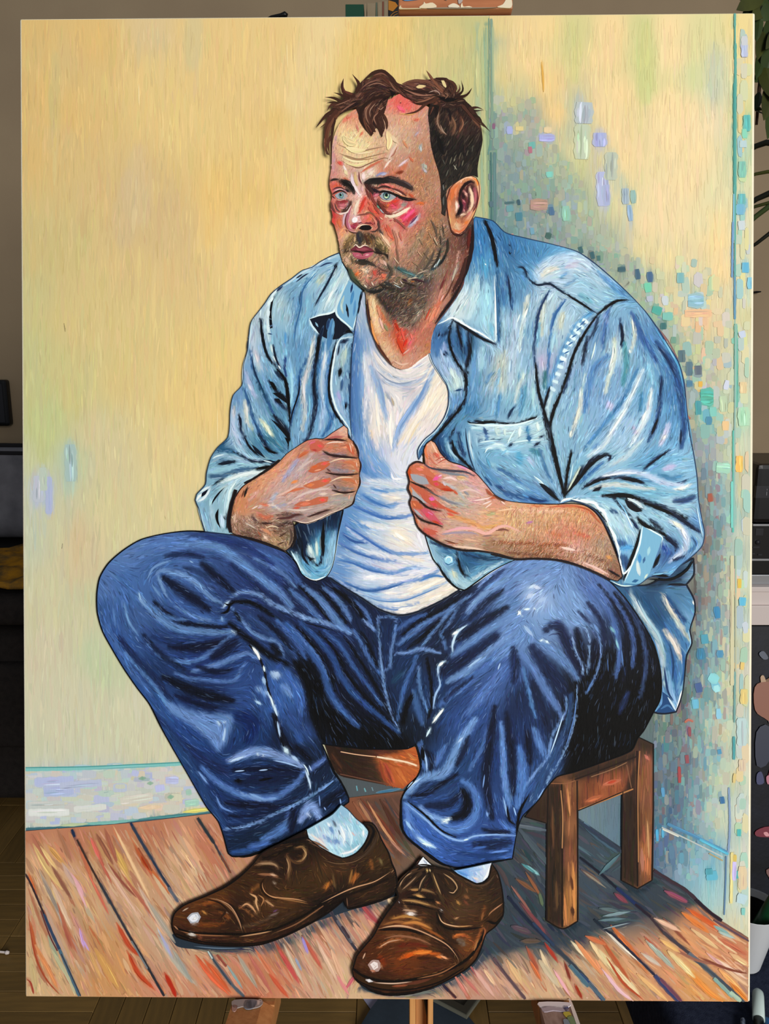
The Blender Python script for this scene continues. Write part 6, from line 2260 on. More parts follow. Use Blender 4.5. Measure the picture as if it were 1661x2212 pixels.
SH = [dict(len=30, w=3.6, cover=0.9, jit=.06, hue=.012, wob=.10, track=.9, accent='c8dce4 4a7cb4 8cc4dc d8d0c0 5a9cb0', pa=.18, mix=.35),
      dict(len=18, w=1.7, cover=.3, jit=.09, hue=.015, wob=.12, k=5, track=.9, accent='e4ecf0 2a5490 a8d0e4 d4c8d8 183058', pa=.3, mix=.4)]
region('painted_shirt_left_side', '733,549 715,556 689,570 675,580 655,586 631,604 607,620 587,637 575,655 563,671 544,697 539,729 537,755 528,789 524,834 506,854 499,888 498,918 494,945 472,967 458,988 448,1024 446,1046 427,1068 424,1080 431,1097 438,1126 445,1148 486,1153 510,1156 506,1125 512,1092 518,1071 532,1058 553,1047 577,1035 598,1022 614,1009 632,993 652,978 672,962 688,952 702,953 722,938 746,926 757,945 760,950 757,900 757,868 758,818 760,769 766,719 774,669 783,630 762,606 754,592 741,570 737,556', '''
.8fb4d0 720,565 700,580
.a4c4d8 660,600 680,610
.7fa8c8 640,620 650,650
.b8c8cc 612,655 618,690
.6c9cc4 632,650 634,690
.8cb4d0 600,720 610,740
.7aa8cc 660,680 650,700
.6a98c0 625,740 640,760
.94b8d0 610,700
.b8c4d0 560,690 548,720
.9cb8d4 550,760
.7fa4cc 532,800
.8cb0cc 545,860 560,900
.5a8cb0 590,880 575,840
.7098c4 515,860
.a0b8d4 505,900 500,940
.4a84a8 570,960 600,950
.5a94b4 605,930
.7fa8cc 640,930 650,950
.7aa8d0 690,930 720,920
.5c90c0 700,800 695,860
.a8bcd4 700,780
.b4c4cc 740,780 745,840
.8cb0d4 735,860 745,890
.5a94c0 752,780 752,860
.98bcd4 690,640 720,620
.c4d0d4 720,650 735,600
.7fb0d4 755,640 765,660
.8cb8d4 600,780
.3f7094 480,975
.8cb4cc 480,1000 470,1040
.7ca4bc 450,1060 445,1100
.9cbccc 460,1120 470,1080
.b8ccd4 490,1060 540,1030
.c8d4d8 560,1022
~c4d8e4 6 690,572 715,560 733,552
~b8d0dc 14 735,590 715,630 698,665 690,680
~d4dcd8 8 742,585 728,615 712,645
~c8ccb4 14 688,612 700,598
~5a90bc 5 681,594 655,630 649,669 639,709 635,749
~4a80b0 5 667,600 650,640 640,690
~88b8d4 14 668,640 660,690 650,730
~6a9cc8 12 648,740 645,790 640,830
~7fb4d4 12 618,745 620,790 628,840
~c8c4c4 13 679,729 669,789 655,838 659,888 655,930
~2c5c9c 7 669,769 649,808 647,848 635,888 629,918
~8fc0e0 9 627,779 631,828 627,898
~13244c 12 691,723 687,759 681,799 679,838 683,868 677,908 667,944 659,954
~3f78ac 8 700,740 690,790 686,840
~a8bcd8 14 706,749 700,799 697,838 700,878 692,928
~4a80b8 9 715,760 708,820 706,870 715,905
~2f64a4 10 722,895 710,925 695,945
~0e1a38 7 725,755 719,789 713,828 715,858 727,894 745,918
~b8c8c4 10 742,760 738,800
~a8b8d8 10 728,850 735,880 745,900
~7098c0 6 748,790 745,830 748,870
~1c3c70 5 762,740 757,800 756,860 757,910
~2a5088 4 768,690 763,730
~2f64a0 7 778,640 770,690 764,720
@16284c 669,691 691,683 711,679 725,675 733,691 754,709 761,720 744,724 733,733 715,735 700,730 690,722 680,712
~c4d4dc 12 599,624 584,651 578,679 578,711 582,735
~90b4cc 10 584,740 590,770 600,792
~14203c 6 565,691 569,729 579,769 599,795 617,822 623,858 627,908 623,968
~c0c8d8 15 548,705 550,749 560,789 566,804
~d0c0cc 8 552,760 560,785
~a8c8dc 7 545,700 541,730
~2f5c94 7 540,755 550,804 570,848 599,908 623,938
~b4b8dc 10 530,802 544,838 554,862
~1c4c70 6 550,795 560,828 580,868
~7fa8d0 9 565,800 580,840 600,880
~2c5c98 8 528,838 540,878 554,918 580,968
~d4d0c4 11 530,868 536,908 546,928
~d4d4b8 12 566,908 578,925 590,942
~c4cce4 11 506,882 504,918 516,957 530,977
~d4c4c8 6 508,880 506,900
~1c2e58 7 518,898 522,928 536,957
~12203c 12 591,898 619,928 624,950
~1a3058 9 560,938 583,974
~14244c 9 595,804 619,826
~101a38 9 583,824 599,846 621,862
~16284c 10 595,864 607,874 623,888
~20428c 6 617,775 615,795 621,818
~3f7898 12 575,945 600,960 610,975
~24608c 14 494,948 474,969 513,981
~a8c4dc 13 501,938 513,964 535,988 569,996
~162848 7 506,976 545,996 593,999
~a0bcd4 13 460,993 480,983 506,988 535,998
~142640 9 472,1003 508,998
~9cc4d8 13 453,1020 472,1015 520,1008 578,1003
~3a6088 10 451,1029 477,1029 516,1017 554,1010
~0e1828 8 554,1013 593,1008
~dce0e0 10 472,1044 520,1027 569,1020
~c4d4dc 11 516,1034 496,1058 491,1097 480,1133
~1c3454 6 484,1034 463,1048
~8cb4d0 15 438,1087 448,1121 453,1145
~b0c8d8 8 456,1080 460,1120
1a2c5c 3 668,592 655,600 640,612
c4d4e4 4 700,566 670,582 640,602 612,622
2a4478 3 690,580 705,572 720,570
182850 3 655,594 640,604
2a4070 4 612,620 598,632
e0e8ec 5 600,624 586,646
0c1428 6 727,572 724,584
1c3054 4 727,574 724,582 707,616 689,647 681,663
3f70a8 3 681,594 656,628 650,668 640,708 636,745
d4e0e4 5 740,590 726,620 710,650 700,672
e8ecec 5 720,630 708,655
e8f0f4 4 669,691 691,683 711,679 724,672 732,650 746,620 752,606
cfdce0 4 752,606 736,643 727,667 729,683 746,699 762,713 766,700
@7fb0d4 754,609 778,630 774,679 763,711 746,697 731,682 729,667 738,643
b8c8c4 5 744,640 738,662 742,680
4a88c0 6 764,630 758,660
5f98cc 5 768,650 764,685
e4f0f4 3 727,667 730,684 746,699 763,713
dceaf0 3 763,713 768,695 772,680
1a2a50 4 748,658 751,672 753,688
0c1430 4 750,664 750,676
20407c 4 762,615 758,635
0a1024 4 781,632 778,650 774,680
16305c 6 700,705 694,725 690,745
24487c 8 712,690 708,715
4f84b4 12 719,690 715,720 709,758
6fa0c8 5 722,695 718,725
d4e4ec 4 669,691 675,706 690,724
8fb4cc 4 682,698 688,708
0e1a34 6 690,724 688,750 683,785
0a142c 5 742,722 754,716 762,722
1a2c54 8 736,742 752,736
e4ecf0 4 764,729 750,731 735,735 727,752 722,780 718,805 716,834 719,858 729,888 745,912 755,928 760,948
0a142c 4 728,735 720,765 714,800 711,834 713,862 724,892 740,915 752,932
0c1024 7 737,796 733,815
10183c 4 748,870 747,885
3f6498 5 740,820 738,845
2f5488 4 754,830 757,860
c8d4c8 5 748,752 746,780
b0a8d8 6 730,846 736,868
1c2c50 3 734,745 730,770
16264c 5 681,800 679,840 683,866
b8c4d4 4 698,790 695,830 698,870
e0dce0 4 704,760 699,800
d8ccd0 5 664,800 657,838 660,870
e4dcd4 4 676,740 670,775
8cc8e0 3 668,850 670,880 666,905
0a1430 3 648,815 646,850 634,888 628,915
a8d4e8 4 630,800 632,840 628,880
5fa0d8 4 618,720 617,745
@101c3c 594,640 588,676 590,710 584,712 583,680 588,650
e8eef0 5 592,642 584,656
dce4ea 7 581,668 580,690
dce6ea 7 580,700 581,720
e4ecf0 6 584,650 580,664
2a4478 3 583,690 588,692
2a4478 3 582,708 590,704
3a5484 3 579,722 590,724
d4dcdc 4 586,745 590,765
e0e4e4 4 591,770 600,785
18284c 4 591,745 597,775 607,797
14203c 5 564,690 568,728 578,768 590,785
0e162c 6 600,798 617,822 623,856 627,906
e8ecf0 3 602,790 608,800
d0dce4 3 545,700 541,735 538,752
0e1c40 3 538,735 536,757
d8e0e4 3 537,760 528,790 525,832
c4ccd8 3 551,760 558,790
e8d8dc 3 553,765 559,785
1c3c6c 3 545,770 552,805 570,846
d4d4e4 4 537,830 545,845
e4dcd8 4 532,872 537,905
e8e4c8 5 570,912 586,938
f0ecd8 4 580,932 588,942
@14203c 590,850 600,858 623,874 622,866 606,850
@0c1428 583,824 592,828 600,844 592,842
@16243c 594,862 604,862 612,874 600,870
@1c2850 517,896 523,905 524,925 519,915
@101c3c 585,905 610,922 626,940 628,955 612,935
@0c1428 616,945 626,950 625,965
@16284c 545,960 560,972 575,990 555,978
141c38 4 530,945 540,965 560,985
0e1830 5 572,965 585,975 600,980
182c54 4 560,1000 580,996 602,1000
dce4e8 3 570,995 590,1000
1a3050 6 474,1003 506,998
dce8ec 3 460,992 470,986 486,982
0e1828 6 556,1013 576,1010 594,1009
e4e8e8 5 490,1040 525,1026 560,1020 570,1022
e8ecec 5 444,1066 432,1072 427,1082
dce0e8 5 434,1064 446,1056 456,1051
e4e8ec 5 428,1084 440,1078 450,1066 456,1056
@121a4c 437,1074 438,1066 446,1060 452,1056 446,1068
@12203c 488,1052 478,1064 462,1086 459,1091 462,1080 474,1064
@1c3454 484,1032 470,1042 463,1048 470,1040
b4d0dc 5 500,1044 490,1080 486,1110
e4eef0 4 512,1040 498,1062 494,1090
@0e1428 474,1098 467,1112 470,1128 479,1142 474,1124
c8dcf0 8 480,1112 484,1140
101828 8 500,1095 496,1120 492,1140
101420 5 484,1118 490,1122
b8ccd8 4 430,1096 440,1128 447,1146
''', sp=5.0, hatch=SH, tone=(.92, .965, .96, 1.22, .58), outline=('2c4468', 2.2), label='painted right-hand front and sleeve of the open light blue denim shirt')

region('painted_shirt_flap', '612,1182 641,1214 653,1239 670,1251 684,1254 706,1245 718,1225 725,1193 730,1157 735,1133 742,1102 713,1104 689,1118 650,1126 632,1140', '''
.14305c 660,1150 700,1130 720,1120
.5a9cc4 690,1180 700,1160
.7ab4d4 660,1225 690,1240
.8cb4d4 715,1180 720,1210
.102040 645,1170
~16305c 14 650,1140 660,1170 660,1200
~c4d4d0 14 668,1180 675,1200 680,1210
~6ab0d0 9 690,1160 690,1190 692,1210
~0e1c3c 6 697,1150 698,1190 690,1220 672,1212
~9cc4e0 12 722,1150 716,1190 708,1230
~b4d0e0 8 640,1195 652,1228 672,1244
~5aa0d0 9 655,1215 680,1235 705,1222
0e1a34 7 700,1130 698,1170 700,1200
e4f0f4 3 741,1106 735,1133 730,1160 725,1193 718,1224 706,1243
f4f8f8 3 706,1243 684,1252 670,1250 658,1242
d4e8f0 4 630,1190 640,1208 652,1232
e0e8e4 6 668,1178 674,1196
d0d8d0 6 684,1168 686,1200
0c1830 6 664,1200 672,1208 680,1206
102040 5 654,1180 655,1200 668,1220
''', sp=5, hatch=SH, tone=(.92, .965, .96, 1.22, .58), outline=('0e1626', 3), label='painted loose shirt corner under the clasped hand')

region('painted_shirt_flap.001', '918,1156 927,1185 935,1207 951,1228 968,1253 990,1271 1002,1274 1026,1258 1060,1234 1096,1215 1118,1206 1090,1190 1033,1180 961,1168', '''
.9cbcd0 935,1190 945,1210
.3f78a8 960,1190
.5a90b8 1060,1215
.a4c4d4 1000,1260
.2f6494 1010,1210
~c8ccb8 12 980,1235 985,1255
~b8d0dc 12 970,1235 990,1262 1010,1265
~102444 8 985,1190 990,1215 1002,1240 1010,1243
~1c4470 12 1000,1195 1040,1205 1080,1205
~c4d8e0 8 1020,1250 1050,1232 1085,1212
~6aa4cc 8 1010,1250 1035,1225
~1c3c68 8 930,1170 970,1185
e4f0f4 3 920,1160 928,1186 936,1208 952,1230 969,1254 990,1272 1003,1274
f4f8f8 3 1003,1274 1026,1259 1060,1235 1096,1215
@9cd0e8 958,1206 966,1199 976,1202 978,1212 972,1219 962,1216
e4f4f8 3 962,1212 964,1204 972,1203 975,1211 968,1214
2f6ca4 2 960,1214 968,1219 976,1215
0c1830 4 988,1205 994,1228 1002,1242
0a1020 4 944,1216 958,1240 975,1260 992,1274
d8d4bc 4 976,1230 982,1248
''', sp=5, hatch=SH, tone=(.92, .965, .96, 1.22, .58), outline=('0e1626', 3), label='painted loose shirt corner with a pale button')

region('painted_shirt_right_side', '1022,478 1025,472 1064,481 1089,505 1131,517 1191,531 1245,547 1281,571 1320,604 1350,632 1390,674 1420,716 1439,747 1462,784 1474,827 1479,878 1486,937 1495,984 1502,1031 1505,1078 1512,1120 1518,1153 1513,1178 1497,1196 1466,1221 1440,1246 1400,1246 1380,1260 1364,1266 1339,1266 1312,1253 1338,1240 1330,1190 1313,1150 1296,1118 1280,1100 1258,1088 1232,1082 1209,1088 1149,1089 1091,1082 1069,1072 1048,1048 1024,1022 995,1007 968,997 951,981 939,959 930,955 920,964 914,976 904,994 902,973 916,951 938,932 959,903 968,876 968,845 965,834 950,810 934,784 928,765 930,736 936,716 943,702 965,673 984,646 999,620 1004,592 1016,550 1021,499', '''
.3f80bc 1035,500 1030,540
.5a9cd0 1045,560
.a4cce0 1045,640 1040,690
.d4dce0 1000,650 985,680
.b8d4e0 1060,700
.3a74ac 1080,530 1100,540
.4a88bc 1130,540 1160,550
.5c9ccc 1220,560 1180,545
.4a80b0 1100,580 1090,640
.6c9cc4 1080,620
.5a94c4 1130,600
.c4d0e0 1200,590 1240,575 1170,600
.a4c4d8 1290,630 1270,620
.b4c8dc 1300,600
.8cb8d4 1320,640
.5c94c4 1340,625
.a4bcd4 1110,700 1100,760
.8cb0d0 1040,770 1030,830
.c4c4b8 1085,780 1072,830
.9cbcd4 1060,740
.b8c8d4 1180,660 1200,700
.8cb4d0 1130,720 1140,780
.a4c0d4 1130,820
.b8b0cc 1165,785
.7fa8c8 1050,880 1080,890
.8cb8d0 1100,870 1140,880
.3f70a4 975,740 960,720
.4a78b4 945,740
.a4b8d8 960,780 975,800
.c8d4d0 985,830
.6c98c8 990,860
.5c90bc 960,925
.2f6498 1000,760 1005,740
.3f80b4 1020,830 1015,880
.2a5c94 960,970 945,945
.5c94bc 990,960
.a4c0d4 1040,940 1060,935
.b8d0d8 1100,935 1150,930
.7fb0d0 1050,980 1080,990
.8cb8d4 1120,1000 1150,1000
.7098c4 1070,1040 1100,1060
.5a8cc4 1130,1075 1160,1080
.8cb0cc 1180,1040
.6c94c0 1290,720
.7fa4cc 1300,800 1290,850
.b8ccd8 1330,760
.8cb0d4 1310,880 1290,920
.7faccc 1390,790 1400,830
.5c8cc0 1400,740
.4a80b8 1440,800 1450,850
.7fb0d4 1390,860
.5c94c4 1460,900
.6ca0cc 1440,920
.a4c0dc 1360,930 1340,960
.9cc0d4 1330,980
.6ca4cc 1400,1000 1380,1020
.8cb8d8 1470,1000 1485,1040
.8cb4d0 1260,930 1240,980
.7fb0cc 1250,1010
.9cbcd4 1300,1010
.7fb4d0 1400,1065 1340,1062
.a4c4d8 1470,1100 1440,1090
.8cb4d0 1480,1150 1500,1160
.5c8cc0 1500,1130
.b8d0dc 1330,1120 1350,1140
.7fb4dc 1340,1180
.9cc0d4 1400,1160
.3f68a8 1440,1200
.6ca0d0 1450,1220
.5c90b8 1370,1255 1330,1262
~3f84c4 14 1032,490 1038,530 1042,572
~d8e0e4 14 1000,640 975,682
~a8d4e4 24 1050,620 1050,700
~c8dce4 16 1030,600 1020,660 1010,690
~5aa4cc 14 1040,560 1050,600
~7cb8d4 12 1058,700 1062,725
~101a34 9 1046,480 1058,505 1066,540 1073,578
~2f6498 13 1073,590 1073,660 1076,740
~4a84bc 14 1056,486 1074,520 1084,560
~2f5c94 8 1089,586 1100,628 1104,670
~4a80b8 10 1082,600 1088,660
~c4d0e4 34 1161,592 1191,572 1239,562 1266,578
~e4d8c8 17 1170,598 1182,588 1200,582
~d0c8d8 14 1221,580 1245,572
~9cc0d8 20 1240,600 1280,630 1310,640
~6a98c4 7 1205,605 1222,594
~6f98bc 7 1215,622 1245,605
~7ab4c8 14 1250,640 1275,655
~5a94c8 12 1290,590 1320,620 1345,640
~1c3458 4 1116,580 1128,582 1137,601 1158,618 1185,616 1221,638 1281,677
~14203c 6 1350,650 1329,653 1287,683 1260,722 1239,761 1224,806 1209,850 1192,890 1186,925
~2a4a7c 7 1185,629 1162,676 1152,749 1155,796
~1a3458 8 1155,784 1160,843 1173,890 1185,925
~4a7cb8 7 1220,650 1197,679 1188,714 1183,784 1178,840
~5a98cc 14 1277,676 1244,704 1228,733 1209,770 1195,808 1178,855
~c8dce4 10 1190,850 1180,880 1180,900
~d0ccb8 12 1173,655 1168,690 1168,726
~ccc8b4 14 1213,679 1208,712
~a4c8d8 12 1195,720 1190,760
~bcb0d0 10 1167,775 1169,790
~3f7c88 12 1176,805 1174,840
~7fb8d4 8 1164,700 1160,750
~b8c8dc 20 1113,689 1107,761 1100,836
~d0d8dc 10 1140,650 1128,700 1120,760
~d0ccc0 12 1140,640 1130,680
~c8c8bc 14 1088,761 1070,836
~a8ccdc 18 1042,755 1036,800
~4a84bc 7 1048,830 1058,810 1066,806
~8cb4d4 10 1078,800 1068,850 1062,900
~6ca4cc 8 1119,806 1125,850 1120,890
~d8dcd8 9 1110,870 1118,840 1130,810
~5a94b8 9 1135,830 1128,870 1120,900
~4a88b8 8 1080,850 1070,900
~b8d4dc 9 1150,840 1152,880
~1c3c70 12 988,701 993,731 1001,764
~5a98cc 7 1000,716 1004,745
~102448 8 1010,710 1013,760 1010,795
~0e1a34 8 1018,725 1015,761 1007,791 1005,850 1002,875
~6ca0d0 12 1024,760 1022,820 1018,870
~0c1428 7 977,692 970,715 971,746 983,779 1001,806 1006,830 1003,860
~4a7cb8 14 952,712 944,740 945,770
~9ca8d4 10 958,745 962,770
~1c3864 8 965,718 955,728
~d4e0dc 14 975,800 985,825 985,845
~6c98cc 14 985,860 982,885
~4a7cb0 12 972,890 950,925 928,950 912,968
~102444 12 995,878 985,892 972,905 946,936 925,958
~8cb4d4 8 962,905 938,935 915,958
~14264a 9 980,926 973,952 985,981 1009,1005 1024,1018
~1c4a88 16 942,950 950,975 970,994
~7fb0d0 10 962,950 968,972 985,992
~1c3c70 10 990,935 992,960 1005,985
~7aacd0 10 1000,930 1004,960 1018,995
~101a30 5 1009,911 1024,916 1053,912 1096,916 1120,914 1144,907 1158,901
~c8dce8 14 1020,925 1060,925 1100,928 1150,922
~b8d0dc 10 1040,945 1080,945
~d0d8d0 10 1072,922 1075,940
~4a78b8 8 1045,930 1052,950
~4a90bc 8 1138,925 1140,950
~5aa8d0 18 1118,980 1122,1000
~3f8498 14 1145,972 1165,982
~b4bcdc 10 1138,988 1150,1005
~cfe4ec 12 1050,970 1075,962 1095,980
~5c90c0 14 1033,996 1050,1020 1075,1045
~9cc4d4 10 1055,1000 1085,1020 1120,1040
~3f6ca4 9 1070,1010 1105,1030 1125,1050
~8cb8d8 10 1100,1040 1140,1060
~2f5c98 10 1070,1050 1100,1068 1140,1078
~3f70b0 12 1140,1075 1180,1082
~c4dce4 6 1156,1035 1175,1050 1190,1066
~102040 10 1168,1050 1185,1060 1200,1076
~4a78a8 8 1165,970 1175,1010 1190,1040
~7fa8c8 12 1185,960 1195,1010 1200,1040
~0e1830 9 1171,894 1183,940 1197,995 1211,1048 1216,1072
~121c38 9 1255,1010 1238,1038 1221,1064
~141e3c 11 1310,982 1282,991 1251,1024 1228,1054 1216,1071
~3f78b8 9 1300,1000 1275,1020 1250,1045
~14203c 7 1232,972 1223,1019 1216,1061
~dcdccc 11 1324,733 1324,773 1312,820 1304,850
~d8d4c4 10 1361,681 1368,726 1361,761
~e0d8cc 11 1253,843 1249,890 1230,944
~d0d8dc 9 1262,810 1258,850
~ccd4e0 14 1385,801 1361,855 1333,909 1303,960 1267,986
~dcdce0 13 1404,843 1397,890 1380,925 1361,960
~8cc4e0 12 1398,790 1406,830
~c8d4dc 11 1385,949 1350,986 1314,1005
~c8b4d4 16 1312,872 1318,884
~c8b4d4 16 1366,925 1370,935
~d4c8e0 15 1424,960 1434,938 1440,920
~ccb8dc 14 1432,1014 1452,1006
~1e3a70 9 1336,690 1342,733 1339,751
~3a64a8 15 1361,679 1373,702 1385,733 1404,761 1415,784
~2c5494 16 1415,742 1443,780 1462,831 1471,890 1474,925 1467,967
~24487f 10 1425,815 1425,843 1415,913 1396,956
~5a8cc8 17 1310,770 1282,796 1267,843 1260,890
~4f98a8 15 1345,742 1350,784 1343,831
~4a86bc 10 1373,801 1354,843 1328,885 1291,932 1258,972
~3f80a8 8 1384,850 1378,890
~1a2848 10 1267,730 1260,761 1256,789
~2a3e60 7 1291,683 1282,714 1272,733
~4c74b4 10 1312,667 1303,714 1300,756
~8ca4d4 10 1300,680 1310,700
~1c3058 7 1232,790 1222,830 1216,850
~6c94b8 8 1244,800 1238,850
~6c94cc 9 1290,960 1275,970
~1c3c70 8 1443,972 1408,996 1387,1014
~7ab4d8 10 1420,1000 1440,990 1470,990
~1c3464 7 1425,1040 1455,1047 1479,1038
~4a84b0 12 1420,1026 1450,1034 1470,1028
~ccd0e8 13 1281,1038 1319,1024 1361,1021 1397,1028 1432,1043 1474,1050
~ece4dc 9 1455,1056 1474,1056 1488,1048
~16284c 9 1256,1054 1291,1036 1338,1031 1385,1041
~d8d4d0 11 1272,1054 1326,1047 1373,1053 1410,1056
~1c2848 9 1281,1059 1296,1052
~7ab4d0 10 1263,1067 1361,1064 1455,1066 1488,1054
~101a30 14 1300,1071 1350,1072 1397,1087 1443,1104 1479,1120
~2c4880 15 1453,1083 1480,1080 1495,1073
~d8dce4 7 1352,1076 1374,1086 1392,1100
~101828 9 1350,1080 1366,1092 1382,1102
~0c0c12 12 1236,1084 1262,1090 1285,1104 1302,1126 1318,1158 1330,1194 1338,1232 1338,1248
~e8f0f4 8 1215,1080 1231,1077 1257,1081 1282,1085 1291,1097 1302,1105 1311,1131 1323,1156 1331,1178 1335,1199 1341,1229 1344,1237
~b8d4e4 14 1300,1090 1325,1115 1340,1150
~142848 8 1321,1076 1347,1102 1364,1127 1374,1143
~a8c8e4 8 1340,1100 1356,1128 1366,1148
~2c4c80 9 1315,1101 1331,1110
~2c5490 15 1330,1170 1347,1176
~5aa4e0 12 1340,1184 1362,1180
~34588c 20 1341,1200 1352,1222
~0e1424 9 1374,1119 1384,1131 1429,1152 1436,1164
~c8cce4 15 1439,1121 1466,1139 1480,1164 1472,1190 1446,1209
~ece4d4 7 1446,1124 1466,1138 1472,1150
~1a2c54 10 1435,1156 1458,1176 1456,1186
~3058b8 14 1430,1180 1442,1196
~1c2e58 12 1390,1082 1425,1096 1456,1115 1487,1135 1507,1148
~a0c4d8 13 1397,1108 1440,1123
~101a34 9 1400,1123 1427,1143
~1c2c58 8 1450,1210 1475,1200
~0c1424 9 1405,1246 1446,1249 1476,1232 1495,1206
~7ab4e0 6 1405,1240 1441,1238 1460,1226
~4a7cb8 9 1490,1160 1500,1175 1485,1192
@7fb4d4 1384,1134 1427,1160 1424,1170 1405,1225 1396,1244 1380,1259 1344,1258 1372,1186
~b8d4dc 8 1415,1170 1402,1200
4a94d4 8 1378,1196 1379,1215
d4dce0 8 1373,1210 1376,1230 1379,1243
3f6ca0 5 1390,1202 1386,1216
a8d0dc 6 1400,1180 1396,1200
d8e0d0 4 1388,1250 1396,1238
e8f4f8 4 1385,1135 1378,1176 1362,1218 1346,1256
e4f0f0 3 1386,1136 1408,1148 1427,1160 1425,1172
2f6ca4 6 1362,1256 1376,1252
dce8e4 3 1316,1254 1340,1264 1364,1264
0a0e18 6 1380,1143 1372,1176 1352,1231 1344,1252
e8f0f4 3 1045,572 1050,576
f4f8f8 4 944,703 960,696 978,689 1010,708 1040,724 1066,741
f4f8f8 4 1067,742 1070,730 1069,680 1069,640 1067,600
14203c 6 978,694 1010,714 1040,733 1070,746
101a34 7 1046,481 1058,506 1066,540 1073,576
0e1a34 5 1049,490 1062,520 1070,556
3f74a4 3 1068,600 1072,660 1074,735
0c1020 3 1098,545 1100,552 1104,548
20406c 3 1096,530 1102,536
1c3864 4 1096,600 1101,640 1100,655
1c3458 3.5 1116,580 1128,581 1134,590 1137,602
1c3458 4 1142,606 1158,618 1185,616 1204,628 1221,638
0e1a34 4 1221,638 1250,656 1281,676
0e1626 5 1352,650 1329,653 1310,664 1287,683
0e1626 5 1287,683 1262,720 1240,760 1225,806 1212,845
0c1424 6 1212,845 1194,888 1186,924
0c1424 7 1186,924 1198,990 1212,1050 1217,1074
0e1830 5 1155,790 1161,843 1173,888 1186,924
2a4478 4 1184,632 1163,676 1153,740
3a6cac 4 1219,652 1199,680 1189,714
e8ecec 3 1115,700 1122,680
f0ece4 4 1178,590 1186,586
f4f0e8 4 1130,690 1138,668
d8dcd8 4 1172,660 1170,700
e4e4d8 3 1214,680 1210,700
=e4eef0 7 1256,692 1268,700
=d8e8ee 8 1246,702 1258,712
=dcecf0 8 1238,714 1250,724
=e0ecf0 8 1230,728 1240,736
=e4eef2 8 1222,742 1232,748
=dcecf2 9 1214,758 1226,764
=e8f0f2 9 1208,774 1220,780
=d8e8ee 8 1202,792 1214,796
=dce8ee 8 1198,808 1208,812
=d4e4ea 7 1192,824 1203,828
=cfe0ea 7 1186,838 1197,846
3a70b0 3 1250,706 1262,694
3a70b0 3 1242,718 1254,708
3a70b0 3 1232,732 1244,724
3a70b0 3 1224,748 1236,740
3a70b0 3 1216,766 1228,760
3a70b0 3 1205,784 1217,782
101c3c 5 1186,836 1176,870 1172,888
14203c 4 986,702 990,722 998,752
e8f0f4 3 936,717 930,738 928,766 934,785 950,811 965,835
e4ecf0 3 968,846 969,876 960,903 940,931 918,951 904,974 904,990
0a1428 4 1003,862 992,884 974,906 948,936 930,954 914,966
0c1838 4 970,716 970,744 983,778 1000,804
16284c 4 955,765 962,770
10204c 4 945,730 950,722
1c4070 4 961,760 966,768
b0c0e0 4 950,755 958,780
d8e4e0 5 972,800 982,820
2a5488 4 982,846 998,842
0e1a30 5 1010,912 1024,917 1052,913 1072,914
0e1a30 4 1088,916 1100,917
0e1a30 5 1136,909 1150,905 1158,901
e4f0f4 4 1010,916 1040,919 1090,920 1120,917 1158,905
14264a 4 1022,910 1040,912
1c3c68 5 1096,905 1102,890 1110,880
d8e8ec 3 1034,957 1052,954 1072,952
d8e8ec 3 1100,960 1112,956 1140,952 1172,951
e0f0f0 3 1094,960 1104,940 1112,928
1c3864 4 1033,953 1037,950
1c3864 4 1046,951 1049,950
1c3864 4 1064,950 1067,949
1c3864 4 1078,950 1081,949
16305c 5 1098,965 1106,958
1c2c50 4 1163,946 1172,942
14264c 5 1152,964 1164,956
3a5c90 5 1044,924 1050,940
c8d8d8 5 1068,922 1073,940
d4e0dc 5 1088,926 1090,942
e8f0ec 6 1122,922 1120,945
e4ece8 6 1158,912 1162,932
2f7cb8 9 1138,922 1136,932
2f68a0 10 1140,942 1142,954
1c3864 3 1005,926 1007,952 1014,988 1026,1020
c4d8e4 4 1012,930 1014,960 1022,994
0a142c 4 975,950 985,980 1010,1006 1026,1024
1c4070 5 945,953 953,976 968,992
a8c8dc 4 966,955 972,975 990,994
5a98c0 5 1050,990 1058,1010
e4f0f4 3 1046,980 1052,970 1064,968
8cc4e4 4 1080,984 1094,972
e0ecf0 3 1150,1028 1166,1040 1176,1052
@142444 1162,1044 1172,1046 1190,1060 1202,1076 1186,1070
0e1c38 5 1180,1060 1196,1074 1208,1082
2a5090 5 1075,1050 1085,1056
1c407c 5 1140,1074 1160,1082 1180,1082
2a5c98 4 1046,1030 1062,1050
0a1224 4 1218,1072 1240,1040 1258,1020
=0c1424 4 1218,1068 1224,1020 1232,978
0e1830 6 1222,1066 1244,1040 1268,1010 1290,992 1308,984
c8e0e8 3 1228,1040 1236,1000
d4d8c4 4 1224,1060 1240,1030 1252,1008
14204c 5 1308,984 1316,986 1312,996
e8ecec 3 1382,810 1366,846 1352,874
f0f0ec 4 1352,880 1330,915 1310,945
f4f0ec 5 1392,890 1384,912
ecece8 3 1402,850 1399,880
f4f0e8 3 1322,744 1320,770 1312,800
f0ece0 3 1362,690 1366,720
f4f0ec 3 1356,756 1358,766
e4ece4 3 1284,740 1280,760 1274,780
e8e0d0 4 1249,880 1240,915
f4ece0 3 1232,930 1228,944
f0e4e0 5 1428,950 1436,940
142850 5 1338,700 1342,732 1338,748
1c3c74 4 1418,750 1440,780 1454,812
1c3a70 4 1426,822 1422,858
102040 5 1418,905 1404,940
183464 4 1468,930 1466,960
14284c 4 1440,975 1410,996 1390,1012
e8e4ec 4 1300,1030 1340,1022 1372,1023
f4f0e8 4 1460,1056 1476,1052 1484,1046
0e1c38 5 1262,1052 1290,1038 1312,1034
0e1c3c 7 1340,1034 1370,1038 1388,1044
@182444 1276,1062 1286,1054 1296,1052 1292,1060
